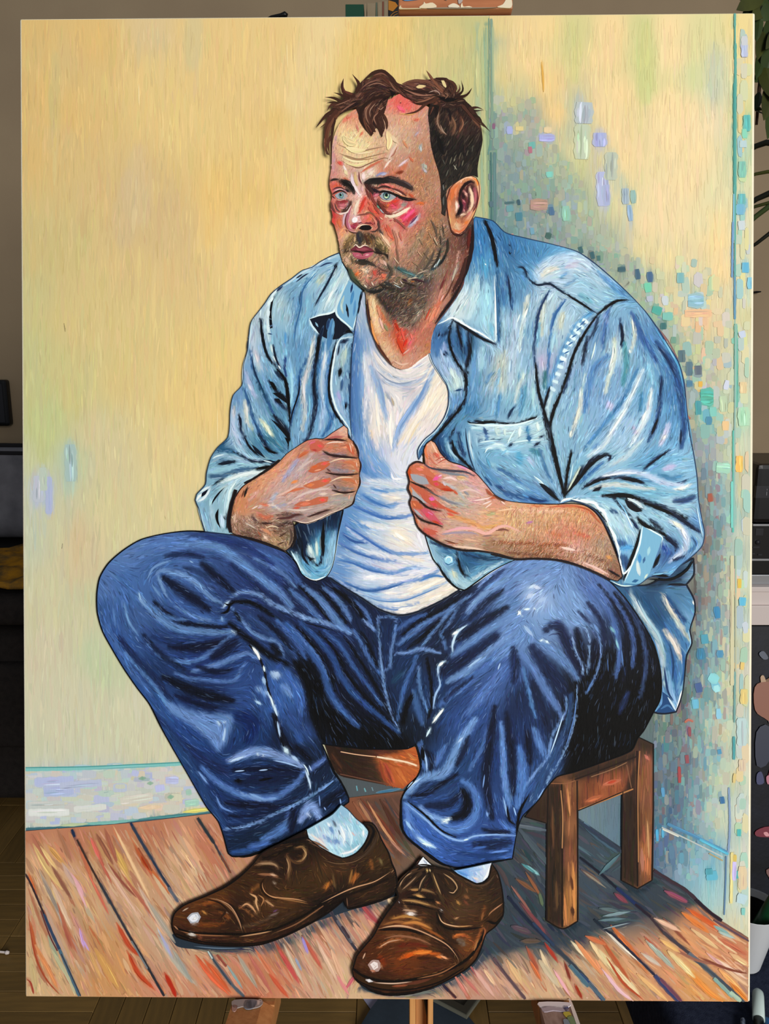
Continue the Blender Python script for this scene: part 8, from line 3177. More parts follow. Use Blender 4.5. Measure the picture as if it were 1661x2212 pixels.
region('painted_face', '766,243 742,263 728,285 720,309 718,333 717,369 713,393 714,411 719,424 718,435 716,449 718,462 721,480 724,493 730,513 734,534 737,556 742,570 754,590 761,605 778,623 789,632 791,650 793,668 799,702 813,740 830,769 849,793 866,800 883,797 907,779 928,763 931,736 936,716 943,702 965,673 984,647 999,620 1004,592 1016,550 1022,500 1020,470 1000,420 975,400 958,400 945,345 934,290 930,240 900,225 866,207 830,226 790,238', '''
.e8c890 735,300 740,320
.ecd09c 760,305 775,295
.e0c490 790,322 760,330
.dcc498 745,345 790,350
.d8a890 726,320
.c8847c 720,350 721,378
.d88c70 770,255
.dcae88 865,262 880,270
.e06058 862,232 875,235
.d0a084 845,262
.d4b494 850,292 850,310
.c8a488 880,300 875,320
.c49880 905,285
.c09078 860,340 870,355
.b88464 895,345 910,330
.bc8c74 915,300 922,280
.a8785c 925,350 930,380
.b4805c 905,390 890,380
.b4886c 935,410
.b88460 915,430 900,420
.d8b494 740,383
.c89890 765,375
.dcc8b0 785,382 805,388
.c47c60 830,372 850,375
.d8a8a4 770,418
.e8d0c4 776,430
.e0bca0 770,450
.cc5040 725,408
.c04c48 720,470
.d04c38 728,482
.d07850 738,495 745,480
.d89084 732,515
.d0b0b0 752,470
.d05c48 790,452 785,440
.c86048 805,462
.cc4444 815,470
.c05048 840,448
.d0606c 852,448
.a04838 832,452
.c87c70 845,460
.dcc4a4 845,474
.e04458 872,474 880,468
.cc3c50 888,462 868,484
.c88070 905,452
.d07860 850,490
.d08468 838,520 845,505
.d88c74 855,540
.c08068 868,520 880,500
.b48470 885,540 870,560
.b4805c 905,510 920,490
.a87850 925,520 935,480
.a07858 940,510
.8c6c58 952,535 960,490
.947458 930,550 915,560
.a8745c 880,580
.8c7860 850,585 870,600
.7c7464 900,595 930,585
.b09870 750,522
.e0c090 752,512
.dca884 744,505
.6c503c 788,520
.a88860 818,520 828,540
.dcb890 838,532
.b8906c 748,555 752,570
.b88c78 825,570
.d8885c 772,596
.dcae90 790,590
.c87464 812,596
.cc6048 828,600
.a88070 790,615
.706850 764,606 745,560
.605848 840,610 830,575
.585044 780,628
.443830 830,640 860,635
.54382c 870,650 850,655
.6c4830 885,640
.7c7460 905,645 900,665
.5c4c44 850,680 862,690
.7c6858 885,690 890,675
.6c6058 870,710
.4c4440 815,632
.7c5c54 925,625 918,640
.e8bc88 802,652 804,670
.e4bc90 812,695
.dca070 808,725
.dcb890 832,750 840,760
.c8a888 855,775
.c89078 868,790 890,782
.cc5030 858,728
.cc3c1c 868,748
.d46858 888,728
.c48c78 900,755 895,770
.bc8050 920,760
.b06c54 928,728 920,745
.c07058 918,700
.ac705c 942,690
.b07c64 955,660 970,640
.c0806c 948,650
.8c5848 985,600 1000,570
.6c4438 985,540 980,520
.402824 1012,530 1005,600 990,640
.342420 1000,500
~e8d098 30 745,305 775,318
~c8989c 9 726,300 721,330 720,365 718,388
~dc7460 12 742,268 752,258
~a88478 10 925,250 930,290 934,330
~c08c7c 12 905,270 900,300
~d8bca0 14 840,300 850,330 835,350
~c87050 10 878,360 860,378 840,385
~9ca8a0 9 912,362 918,372
~98a0a0 7 906,320 909,330
~3c2c28 14 738,396 748,400 758,408 764,420
~d85c40 14 724,407 734,405
~c06878 8 719,416 730,412
~3c2830 12 796,404 802,418 806,428
~4a2c28 12 812,412 800,408 792,402
~6a5c5c 12 856,398 870,402 888,408
~d88870 12 826,406 848,412 866,422 884,432
~e86c68 8 830,406 846,412
~b06040 8 870,420 890,430
~5c3c34 9 752,437 758,444 750,453 738,462
~c46470 9 733,446 748,448
~8c4038 8 728,440 732,452
~c8a8b0 14 757,450 750,470 748,488
~ecd0b8 8 776,435 768,456 767,472
~c84838 11 789,432 782,450 775,463
~d4684c 15 796,442 806,456 816,467
~cc5048 14 829,449 844,445 858,443
~7c3c34 6 820,444 826,459 834,466 846,467
~8c8c84 10 868,448 876,446
~ece0c0 7 833,471 846,472 865,464 883,454
~e0486c 12 868,478 880,470 892,460
~cc3c4c 12 862,486 872,484
~d87850 8 905,446 918,442
~b8a8b0 9 884,494 898,480 906,468
~e0b4b8 20 769,478
~e07468 14 790,476 796,474
~d86040 9 803,474 808,480
~d090b0 8 752,488 757,497
~9c2c48 10 760,493 770,492
~b46450 7 812,480 816,491 812,501
~5c4438 6 816,488 820,502 827,516
~3c3430 11 777,506 779,516 777,526
$6c5438 8*.55 742,540 750,522 764,509 800,507 822,518 840,545 815,545 797,532 776,534 757,543
~4c3424 10 791,514 795,526
~8c6c44 9 764,513 751,527 742,543
~8c7850 10 810,518 823,532 834,547
~f0c8a4 6 820,504 831,522 843,538
~d06048 9 826,491 839,507 848,521
~e89868 9 742,498 740,512
~403428 11 769,568 787,570 801,574
~241a1c 14 740,398 752,404 764,416
~3c2420 10 792,402 800,412 806,424
~2a1a20 8 800,410 810,418 818,420
~d87060 11 821,406 845,410 869,420
~d89c74 8 854,422 883,432
~4c2c20 9 816,437 823,451 835,460
~8c4428 9 828,448 842,450
~d04444 11 845,441 857,451
~8c4038 6 831,465 857,465 869,458
~8c3c40 9 726,441 750,441
~c47868 9 804,475 814,484 811,498 802,505
~e06848 11 797,477
~2c2c34 12 774,508 780,530
~3c2c24 11 797,510 802,527
~8c6c44 13 764,511 745,536
~5c4834 9 754,532 743,551
~7c6c44 13 816,522 835,546
~3c3428 8 808,538 826,551
~2c2820 12 773,566 802,571
~3c4434 10 752,579 761,603 778,620
~4c4438 11 831,575 845,589 835,608
~2c2c28 10 792,629 816,625 840,613
~3c5c5c 14 854,582 883,594 911,598
~3c2028 11 888,605 916,612
~d8a088 16 854,498 869,536
~a08468 16 880,560 900,530 915,500
~5c5044 14 952,500 955,530 945,560
~6c5c4c 14 930,560 910,585 880,600
~e8d4a0 26 742,300 760,310 790,318
~e4cc98 16 745,345 775,352 805,345
~e06c34 10 771,595
~d85848 13 812,592
~dc6040 12 828,601
~ecc8a8 14 786,588 795,584
~b4705c 12 799,610
~5c6448 10 759,588 768,606 786,624
~2c2c28 10 796,632 816,630 838,618
$3a2c28 16*.6 800,632 850,626 905,612 940,590 918,660 892,714 862,692 838,662
$2c2824 10*.6 820,628 860,622 900,612 880,640 850,655
~4c6868 12 868,585 890,600 910,604
~3c3c38 12 930,604 915,612
~5c8088 8 940,580 950,566
~2c2420 16 818,645 835,665 850,685
~3c2c24 14 850,640 870,650
~7c4420 8 886,650 884,662
~8c8070 10 895,660 905,680 890,700
~ecc898 14 804,644 808,680 820,721
~e8a868 7 800,690 806,720 814,742
~c46844 10 815,665 828,690 842,708
~cc4028 13 852,694 862,728 872,766
~d4706c 10 890,730 880,762
~c84434 16 868,714 874,724
~d88868 12 941,663 930,690 917,711
~d07050 10 958,640 940,670 925,700
~5c2c24 12 1012,510 1008,560 996,600 976,640
~a87868 10 985,580 970,615 955,640
~7c7870 7 992,570 976,604
~c89888 5 990,548 982,590
c8a08c 3 730,317 748,325 772,333 800,328 830,322
8c6c50 2 732,318 750,326 774,334 802,328 832,322
8c6c50 2 734,337 752,343 775,349 800,344 835,335
a07858 2 740,340 765,350 790,350 815,346
7c5840 2 738,352 752,360 775,368 800,358 830,347 846,352
f0e0b0 4 742,346 765,354 790,354
e8d4a0 5 745,356 770,363 795,356
f0dcb0 3 752,330 775,337 810,333
e8c4a0 4 845,335 858,320
a86c58 3 838,346 850,340 858,322
e0c0b0 4 838,352 846,336 856,318
f0d8c8 4 830,370 838,358 846,350
c86c50 4 780,378 800,365 825,352
c8506c 4 734,354 742,360
d85040 6 730,355 742,362
f0e0d8 4 742,362 750,378
e8d8a8 7 744,372 752,384 
c85838 6 744,390 752,394
d86450 5 750,262 758,258
d8503c 6 894,266 904,264
e0443c 5 862,238 868,246
f06880 8 858,236 872,246
f04c70 5 868,244 874,248
1c1010 3 865,229
d8a060 3 862,252 885,254 900,250
c87868 4 770,275 775,290
d87858 4 778,300 785,290
c89088 5 838,274 845,268
f8e8c0 6 766,294 770,298
b8a0a8 4 895,300 905,290
9cb0b4 5 906,325 910,318
c8d0d0 3 908,322 909,334
b0b8a8 6 915,360 922,370
b8b8c4 5 914,372 922,378
c86848 4 884,345 892,355
d08860 4 870,310 880,325
8c4830 3 857,378 872,374
7c3420 5 856,380 872,376
e0c8d0 4 880,350 860,366
@2c2420 738,393 750,394 760,400 766,412 768,424 764,420 756,412 746,402
2c2420 4 713,397 722,393 733,393
201a18 10 733,396 744,400 758,404
342824 6 750,404 760,412 765,424
4c3c34 5 748,412 758,418
20181c 4 745,414 757,420
c090a4 3 720,420 728,415 740,414 750,420
f0c8c0 2 724,418 734,414 744,415
@9aa4aa 724,427 731,422 741,420 748,424 752,430 742,435 730,434
@b8a09c 744,424 752,430 746,434
18121a 3 718,426 726,421 736,417 744,419 752,425
241a1c 2 718,427 722,432 726,434
@54707c 732,427 734,422 738,420 742,423 743,429 740,434 735,433
@7cb4a8 734,428 736,424 739,423 741,428 739,432 736,431
@0e1414 734,427 735,424 738,424 739,428 737,430
ffffff 4 738,423 740,424
a8d8c8 2 740,429 741,431
c8a894 2 726,435 735,438 746,435 753,431
a83838 3 730,440 745,441 752,438
8c2c30 4 735,440 750,439
c87078 4 732,448 748,450
dc8c94 3 734,454 746,455
4c342c 4 756,440 758,446 750,454 740,462
5c3c38 3 724,444 728,456 736,463
ecd4c4 3 726,463 736,467 748,462 756,452
f0e0d0 2 728,464 738,468 748,463
d8443c 6 719,476 724,490
c83838 5 722,462 724,476
e8a0a0 3 718,446 722,458
d87048 5 732,478 736,496
d0b0bc 5 752,452 745,474 742,492
e0c4c8 4 756,446 751,464
6c3038 3 776,376 777,392 783,404
f4dcd8 7 786,378 785,396
e8c8c0 4 792,380 806,368
ecdcc8 6 796,384 808,374
8c90b8 4 812,386 824,380 834,379
b0b4d0 4 822,384 836,380
e0d0d8 6 760,382 762,398 768,412
d8b480 6 768,378 769,394 773,406
f0e0dc 5 764,402 770,414 778,428
fcf0e8 5 776,424 780,430
e0b0b0 4 782,408 784,420
201c1c 11 788,400 800,397 816,395 834,395
241e1c 11 824,394 846,392 866,398
382c2a 9 850,394 868,400 882,406 892,413
1c1818 4 800,398 815,398 830,397
3c2c28 3 846,388 850,386
3c2c28 3 856,391 862,388
4c3830 3 870,396 874,394
5c4c4c 8 858,398 874,402 888,408
6c585c 5 862,402 880,406
2c2428 6 812,400 824,400
4a2420 7 788,402 796,410 800,418
3c2428 7 798,412 804,420 808,428
6c3c30 4 806,410 820,412
f0d0c0 3 800,414 804,412
243c34 4 803,430 810,442 818,452 824,458
6c9c80 3 814,448 820,456
a8b8c0 3 820,456 830,466
e06c68 5 826,404 838,408 848,413
e88c80 3 830,402 842,406
f0c0a8 4 850,416 860,420 870,428
d88860 4 860,426 880,434
c85838 4 884,424 894,432
d8b09c 3 819,419 832,416 844,419 852,424
e8ccb8 2 822,418 834,416
@98a4a8 820,428 826,422 836,420 846,424 857,432 842,438 827,436
120e10 4.5 814,427 822,421 834,419 847,423 861,430 875,436 889,437
120e10 3 870,435 882,438 894,437
2c2028 3 818,428 824,424
@38505c 827,427 829,422 835,420 841,422 843,428 840,434 835,437 830,434
@7cac94 829,429 831,424 836,423 841,426 840,432 835,434 831,433
@d0e0b0 830,431 834,434 838,433 836,430
@0a1210 831,427 833,423 837,423 838,428 835,431
ffffff 4 839,424 840,428
e8f4e0 3 830,428 831,430
a8b0b8 3 846,428 852,432
a84448 2 852,434 862,430
d8b894 3 820,434 828,439 840,440 852,434
d87888 5 805,430 812,427 819,424
f0b8b8 4 808,434 813,436
9c3048 3 806,428 812,422
d83c2c 5 842,446 854,440 862,437
e84c68 6 842,450 856,446
e0586c 4 845,455 858,452
d87060 4 832,458 846,462
8c3c2c 5 826,446 834,450
d86c40 5 834,452 842,446
6c3430 4 821,446 828,460 838,467 848,467
e8b8a8 3 846,466 860,460 868,452
98988c 6 868,446 878,445
c0a898 4 856,462 872,452
f4e8cc 4 834,471 847,473 866,464 884,453
e8d4b0 3 840,476 858,471
e84878 6 876,474 890,462
f05888 4 870,480 884,468 896,456
d83048 5 864,474 872,470
e08c58 4 866,480
c83040 5 880,484 890,472 898,464
8c3048 4 888,484 898,474
c04050 4 870,492 882,486
b0a8bc 6 884,494 892,484
c8c0cc 5 892,488 902,474
5c3458 3 884,490 894,480 902,470
d86c38 4 898,446 908,443 916,446
e0704c 4 864,486 874,490
8c2c28 3 850,480 856,484
a83c40 3 840,482 848,480
ecd8c0 6 777,436 770,452 767,470
e8c0a8 4 774,450 770,466
c83c30 6 790,432 784,448 777,462
e06c60 4 792,436 788,450
d87850 5 800,456 812,466
e84c3c 4 806,460 816,466
b05040 3 795,440 800,448
e8a880 5 785,468 792,462 800,464
7c5840 3 786,470 794,464 804,466 812,474
@f4eeee 761,479 766,474 772,475 773,481 768,486 762,485
ffffff 4 765,480 769,478
f8f0f0 5 772,474 776,472
e8c0c8 6 774,484 786,486
d898b0 6 753,486 754,494 760,500
e86c78 6 786,478 794,474
e8905c 5 800,472 806,476
d8b0ac 5 810,482 812,490
a82c4c 7 760,494 770,492
8c2440 4 762,497 770,497
6c2c34 3 768,490 780,486 798,487 808,488
@180e0c 775,499 782,494 792,492 799,494 803,499 794,501 784,500
f0d4b8 3 769,502 773,495 784,491 798,491
e8c4a0 2.5 800,493 804,498 802,502
d89c94 3 753,500 762,505 772,506
4c2c28 2.5 752,502 762,507 775,508
c87868 3 806,502 814,498 816,488
3c2c28 3 800,505 812,504 818,496
4c3c38 4 818,498 824,508 828,516
34302e 5 774,508 775,518 774,527
3c3834 4 781,506 782,516 781,527
4c2c1c 4 788,510 792,520 796,530
7c542c 4 794,512 800,522 804,532
3c3428 3 802,510 812,522
8c7448 4 764,512 756,522 748,534
6c5434 3 760,514 750,528 744,544
c8a478 4 768,516 766,528
b8986c 4 812,522 824,530
e8c898 3 790,528 788,534
e8d8c0 3 806,540 812,542
5c4c30 3 812,536 822,540
5c4c30 3 818,532 826,538
4c4028 3 822,546 834,546
3c3828 3 826,552 836,550
f4d0ac 4 822,508 832,523 844,539
f0b890 3 828,514 838,530
d85c44 4 832,496 842,510 850,522
e07858 4 836,504 846,520
@6c2834 757,544 764,539 769,536 776,539 787,536 800,540 809,546 796,548 784,550 770,548
@944450 769,540 776,542 787,539 798,543 786,546 772,545
f0d8c8 2.5 763,539 769,533 777,539 788,534 798,537
2a0c10 3.5 757,546 770,547 777,548 785,550 797,549 810,547
@b4586a 761,550 772,550 778,551 783,555 789,551 808,549 802,557 790,563 778,564 767,560
e8acb8 4 770,556 777,555
e8a4b0 4 789,556 798,554
a04858 3 768,560 780,562 792,560
4a1420 2 783,552 784,558
f0d8d0 2 770,566 786,566
201814 5 808,548 818,550 828,552
201814 4 826,552 836,556 838,564
e8d8c8 3 808,545 811,548
3c2c20 3 748,548 757,546
302820 6 769,570 780,573 792,574
3c342c 5 788,570 802,574 814,580
5c4c38 4 760,560 764,574
d0a890 7 748,560 752,572
c89880 8 820,564 830,576
d8b0a0 4 828,566 836,580
5c3c34 3 816,580 828,588 840,590
e86c30 7 768,596 776,592
f0c8a0 5 780,585 790,588
f4e0d0 4 790,592 796,590
c84c40 5 806,588 812,600
e07058 5 824,596 832,604
e88058 5 828,602 834,598
c87c6c 5 790,604 796,616
d8d0b8 3 786,618 794,626
e0c8b0 3 802,612 808,622
8c5c50 5 796,612 802,622
4c5440 5 758,585 766,604 780,620
2c3028 5 764,604 780,622 794,631
1c1c1a 6 794,633 812,634 830,628
2c2c2c 6 830,612 840,618 850,622
c8b8a0 2 848,612 862,620
b8c8c8 2 850,618 866,626
d8c0a0 2 880,608 900,602
a06030 3 886,612 896,612
301c28 4 868,606 880,612
e8d8d0 2 864,610 870,618
4c7880 4 880,592 895,600
3c686c 4 860,582 872,592
c8d8d8 2 935,585 942,572
c8d8d8 2 942,578 950,562
2c3c44 4 928,588 940,582
1c2020 5 945,580 956,566 964,550
2c2820 5 966,520 966,540 962,556
a8846c 3 950,500 955,520
5c6c54 3 950,550 958,546
7c5cb0 2 900,510
e8d8d8 3 900,568 904,564
5c2018 6 1014,500 1010,540
3a1c18 5 794,650 797,685 806,722 820,752
4c2418 5 806,725 822,758 846,790
e89c58 4 801,695 808,725 818,748
f0d8a8 5 806,648 808,675
d89070 4 816,665 822,690
e8b8a8 4 820,690 828,715
8c8c60 4 830,704 838,718
c83c1c 7 858,735 866,752 871,766
e05848 4 866,712 874,740
d82c1c 4 872,750 880,735
f07868 3 886,722 890,736
e85c70 3 882,750 889,738
b03018 4 854,700 862,718
d8a898 3 870,768 885,756
e0b8a0 4 850,782 868,790 884,786
b8846c 6 898,762 910,752
b87848 5 918,752 926,744
e09070 4 940,668 925,700
e08868 4 950,664 938,690
c84830 3 930,668 918,695
c88878 4 955,625 945,650
e0b0a8 3 958,640 950,655
5c3428 3 982,600 970,630 955,655
b8ac98 4 985,580 975,612
1c1012 7 1021,490 1018,540 1008,585 998,612
1c1012 6 998,612 978,648 955,680 940,702
3a201c 7 1006,560 996,600 978,632
6c2c2c 4 962,600 950,630
8c4c44 3 968,585 958,610
6c2c28 3 752,462 747,482 750,496 756,501
8c4438 3 758,448 752,462
8c3c34 5 800,420 806,436 814,450
6c342c 4 790,412 796,426 800,436
a04438 4 806,446 814,458 820,468
c04c40 5 796,452 808,466
5c2c28 4 812,474 818,484 818,496
7c4038 3 772,470 786,468 800,466
3c2420 4 815,412 830,408 846,412
5c302c 4 846,412 862,418 878,428
4c2c2c 3 719,416 728,411 738,411 746,416
6c3834 4 716,440 720,455 726,464
8c5044 4 850,476 866,488 876,500
a46c58 5 848,500 856,520 858,545
7c5c48 4 856,540 860,565 856,585
5c4c40 4 930,480 940,500 944,520
6c5848 5 925,540 915,565 900,585
4c443c 4 938,545 928,570 912,592
2c2824 4 952,540 944,565 930,585
c8b898 2 935,515 945,535
302822 5 820,616 835,625 855,628
ecd8a0 14 742,300 752,312 770,318
f0dca8 10 748,325 768,331 790,330
e8cc98 12 836,290 842,310 838,330
e4c8a4 8 846,300 858,315
211b19 9 790,401 806,398 826,397 846,397
2c2423 8 840,396 862,400 880,408 891,416
161212 4 796,396 814,393 834,391
4c3c36 3 840,389 856,392 872,398
14100f 4 738,397 748,401 758,408 764,418
7c2c2c 4 806,490 814,484 815,476
b04848 6 800,484 808,490
a03c44 5 776,488 764,490
d06860 6 780,484 792,484
7c3430 3 748,500 752,506
e0b090 3 820,474 828,480
18100e 4 818,420 830,418 849,424 873,433 898,436
1c1412 3 718,425 728,419 738,417 750,424
3c2420 6 794,404 800,412 806,424
241820 4 802,412 812,417 820,420
6c3028 4 816,438 824,452 836,462
c04040 4 846,442 856,449
8c4430 3 828,449 838,453
f0e0c4 4 835,471 854,472 873,463 886,453
4c3028 5 760,439 752,458 739,464
ecd8cc 3 731,466 750,464 760,448
b06070 4 759,452 751,479 754,498 766,504
@120a0a 777,498 781,493 790,491 799,492 804,497 800,501 790,502 782,501
4c3430 4 816,482 819,498 816,505
d88470 4 806,476 813,486 811,496
2c2c34 5 772,509 776,520 779,531
3c3028 4 783,510 786,522
5c4428 3 797,511 801,526
8c7048 3 762,512 750,528
6c5438 3 756,524 746,544
3c3024 3 750,540 744,552
b89c70 3 816,516 828,536
4c4028 3 812,530 826,546
2c241c 4 808,540 826,551
2c2820 5 774,566 800,571
3c4434 4 752,582 761,604 778,622
4c4438 4 836,574 846,590 838,608
3c5c5c 4 856,582 884,594
6c9490 2 868,590 896,600
3c2028 4 890,606 916,613
c8b49c 2 900,596 920,588
c8b49c 2 880,606 904,604
2c241c 3 866,612 900,622
d8c0a0 2 850,560 862,575
c8a080 2 900,545 912,560
8c7458 2 890,570 905,580
5c4c3c 2 915,550 925,565
5c4c3c 2 935,520 944,536
a88c6c 2 925,505 932,520
3c342c 2 955,490 958,510
3c342c 2 950,515 952,535
806c54 2 905,520 914,536
c06858 4 862,505 868,525
f0c8a4 5 831,518 842,537
d05c48 5 836,490 845,512
''', sp=3.6, hatch=[dict(len=13, w=2.8, cover=.7, jit=.05, hue=.022, wob=.3, k=5, track=.95, fixed=1, ang=112, accent='f0c8a8 c86850 d8c898 b8a0b0 e89080 a8b098 cc5048', pa=.2, mix=.32),
  dict(len=8, w=1.3, cover=.3, jit=.08, hue=.025, wob=.45, k=4, track=.95, fixed=1, ang=110, accent='f4d8c0 a04830 f09880 b0b4c0 805844', pa=.45, mix=.42),
  dict(len=12, w=1.7, cover=1.1, jit=.2, hue=.025, wob=.4, k=4, fixed=1, ang=140, accent='2c2420 c8b898 8c7860 4c6468 b88860 1c1c20', pa=.7, mix=.6, poly='955,470 968,505 962,555 945,585 915,610 870,628 850,650 850,690 878,715 905,690 930,640 900,625 850,640 815,635 790,632 765,608 745,575 738,545 760,512 812,512 840,545 838,580 870,598 915,588 940,550 945,500'),
  dict(len=9, w=1.3, cover=.5, jit=.15, hue=.02, wob=.5, k=4, fixed=1, ang=120, accent='5c4c38 c8a878 8c7860 786c58', pa=.6, mix=.45, poly='880,380 940,400 955,470 950,560 880,600 850,560 880,520 920,470 905,420'),
  dict(len=9, w=1.5, cover=.9, jit=.2, hue=.02, wob=.5, k=4, fixed=1, ang=100, accent='2c241c 6c5434 b89868 3a3028', pa=.8, mix=.7, poly='742,542 750,522 764,509 800,507 822,518 842,548 828,566 812,545 797,532 776,534 757,543 748,560')], label='painted ruddy face and neck of the man')

region('painted_ear', '971,413 979,404 991,395 1005,388 1016,386 1027,390 1032,400 1034,414 1032,435 1028,454 1022,471 1011,490 1003,502 990,511 980,509 974,502 970,486 966,462 964,438 968,424', '''
.d88c58 1005,392 990,400
.e8a878 1020,390
.e0a070 1031,410
.c87048 978,420 982,412
.c4764c 972,440
.d09068 972,465
.c8804c 976,485
.8c4c3c 1000,450
.5c2c2c 996,430
.a05058 1022,425
.d8a880 1028,460
.c07850 1010,480
.c87050 985,500
.d8c098 987,492
.cc7048 1000,497
$3a1a1c 4 992,440 996,420 1004,404 1016,398 1024,402 1028,420 1026,444 1018,462 1006,472 990,475 984,472 990,455
~7c3440 12 1001,444 1000,460
~a04c5c 7 1023,412 1026,428 1023,446
~e8b898 7 1013,410 1018,432 1016,452 1008,466
~c87c78 5 1002,416 1006,428
200e10 6 991,434 994,418 1004,404 1016,398 1023,401
180a0c 7 990,434 995,450 992,462 984,473
2c1418 5 996,420 1000,432 998,440
e8b088 6 982,404 994,394 1010,388 1024,392 1032,405 1033,422 1030,446 1022,468
f0c8a0 3 996,393 1008,388 1020,389
e8883c 4 1018,390 1028,396 1031,408
e0a068 3 1031,420 1027,450 1018,472 1008,490
5c2028 3 1028,410 1030,430 1026,452 1016,468
e0a898 5 1003,420 1008,430
f0d0b0 5 1014,412 1019,432 1018,450 1012,462
b86068 4 1024,418 1026,430 1024,440
7c2c40 6 1000,438 1004,450
c87078 4 997,436 1004,444
c88080 4 1000,456 1002,464
f4dcc8 6 984,440 986,452 984,462
d08ca0 3 989,446 990,454
d8703c 7 974,438 978,420 987,405
e88858 4 980,424 986,410
f0c8b0 3 993,402 997,394
d88858 5 970,440 968,460 972,480
e0b878 4 968,470 972,490
e8c0a0 5 992,472 1000,468 1006,468
f0d8c0 3 993,470 1000,467
8c4830 7 998,476 996,486
c06848 6 984,480 990,486
e0cca8 9 984,490 989,500
d07048 6 978,500 990,507 1002,499
e8a888 3 982,506 992,510 1000,504
e07838 5 1002,490 1010,482
c87068 4 1008,472 1016,462
e0a080 4 1006,480 1014,470 1020,458
2c1414 4 974,504 982,511 994,513 1004,505
''', sp=3.2, hatch=dict(len=10, w=2, cover=.7, jit=.07, hue=.025, wob=.2, k=4, accent='f0c0a0 c05840', pa=.3, mix=.4), outline=('5c2c20', 2), label='painted reddish ear')

HR = [dict(len=26, w=2.6, cover=1.1, jit=.22, hue=.012, wob=.14, accent='7c4c34 1c1010 5c3424 946c54 2c1c18', pa=.5, mix=.6),
      dict(len=16, w=1.4, cover=.5, jit=.3, hue=.015, wob=.2, accent='a88468 100a0a 7c5038', pa=.5, mix=.6)]
region('painted_hair', '929,231 925,256 929,289 930,313 937,345 947,376 952,405 952,430 954,452 953,466 961,472 964,444 963,420 972,408 988,397 1008,387 1022,386 1031,390 1030,372 1034,345 1041,309 1038,285 1030,256 1016,236 1004,226 988,218 966,214 945,216', '''
.241816 960,240 990,240 1010,260
.3a2620 1000,280 980,260
.1a1514 960,320 1000,330
.201c18 1020,330 1020,360
.24201c 960,380 980,370
.1c1816 940,290 945,340
.2c2824 958,440 960,460
~5c3c2c 8 950,240 945,268 955,290
~7c5844 5 946,250 944,272 952,290 964,299
~5c3828 7 985,250 998,270 990,292
~3a2820 8 1005,240 1025,270 1036,300
~6c4c38 6 962,250 975,275 978,300
8c705c 3 948,246 944,270 952,288 965,299
a88c78 2 950,276 956,290 964,298
7c5840 4 974,258 982,276 980,294
8c6048 3 996,262 999,276 990,294
4c3024 6 1000,238 1020,262 1038,286
6c4634 4 1010,250 1026,272 1036,284
1a1212 5 960,236 970,250 972,270
0e0c0c 9 945,300 950,320 956,340
4c4438 2 965,330 960,345
5c5848 2 985,340 978,355
6c6854 2 975,345 970,362
5c5444 2 995,335 990,352
5c5848 2 1010,330 1006,344
74705c 2 1000,352 996,366
4c4c44 2 955,350 960,362
6c6858 2 985,360 980,374
5c5c50 2 968,372 962,388
4c4c40 2 1020,320 1018,336
5c5444 2 970,310 965,322
8c8874 2 982,348 979,356
9c9884 2 978,362 986,374
7c8078 2 956,404 958,418
5c5c58 3 957,430 957,450
''', sp=4, hatch=[dict(len=18, w=2.2, cover=1.1, jit=.25, hue=.01, wob=.2, k=4, fixed=1, ang=118, accent='4c4438 0c0a0a 6c6450 3a2c24 5c4434', pa=.45, mix=.5, ), ], label='painted short dark hair at the side and back of the head')

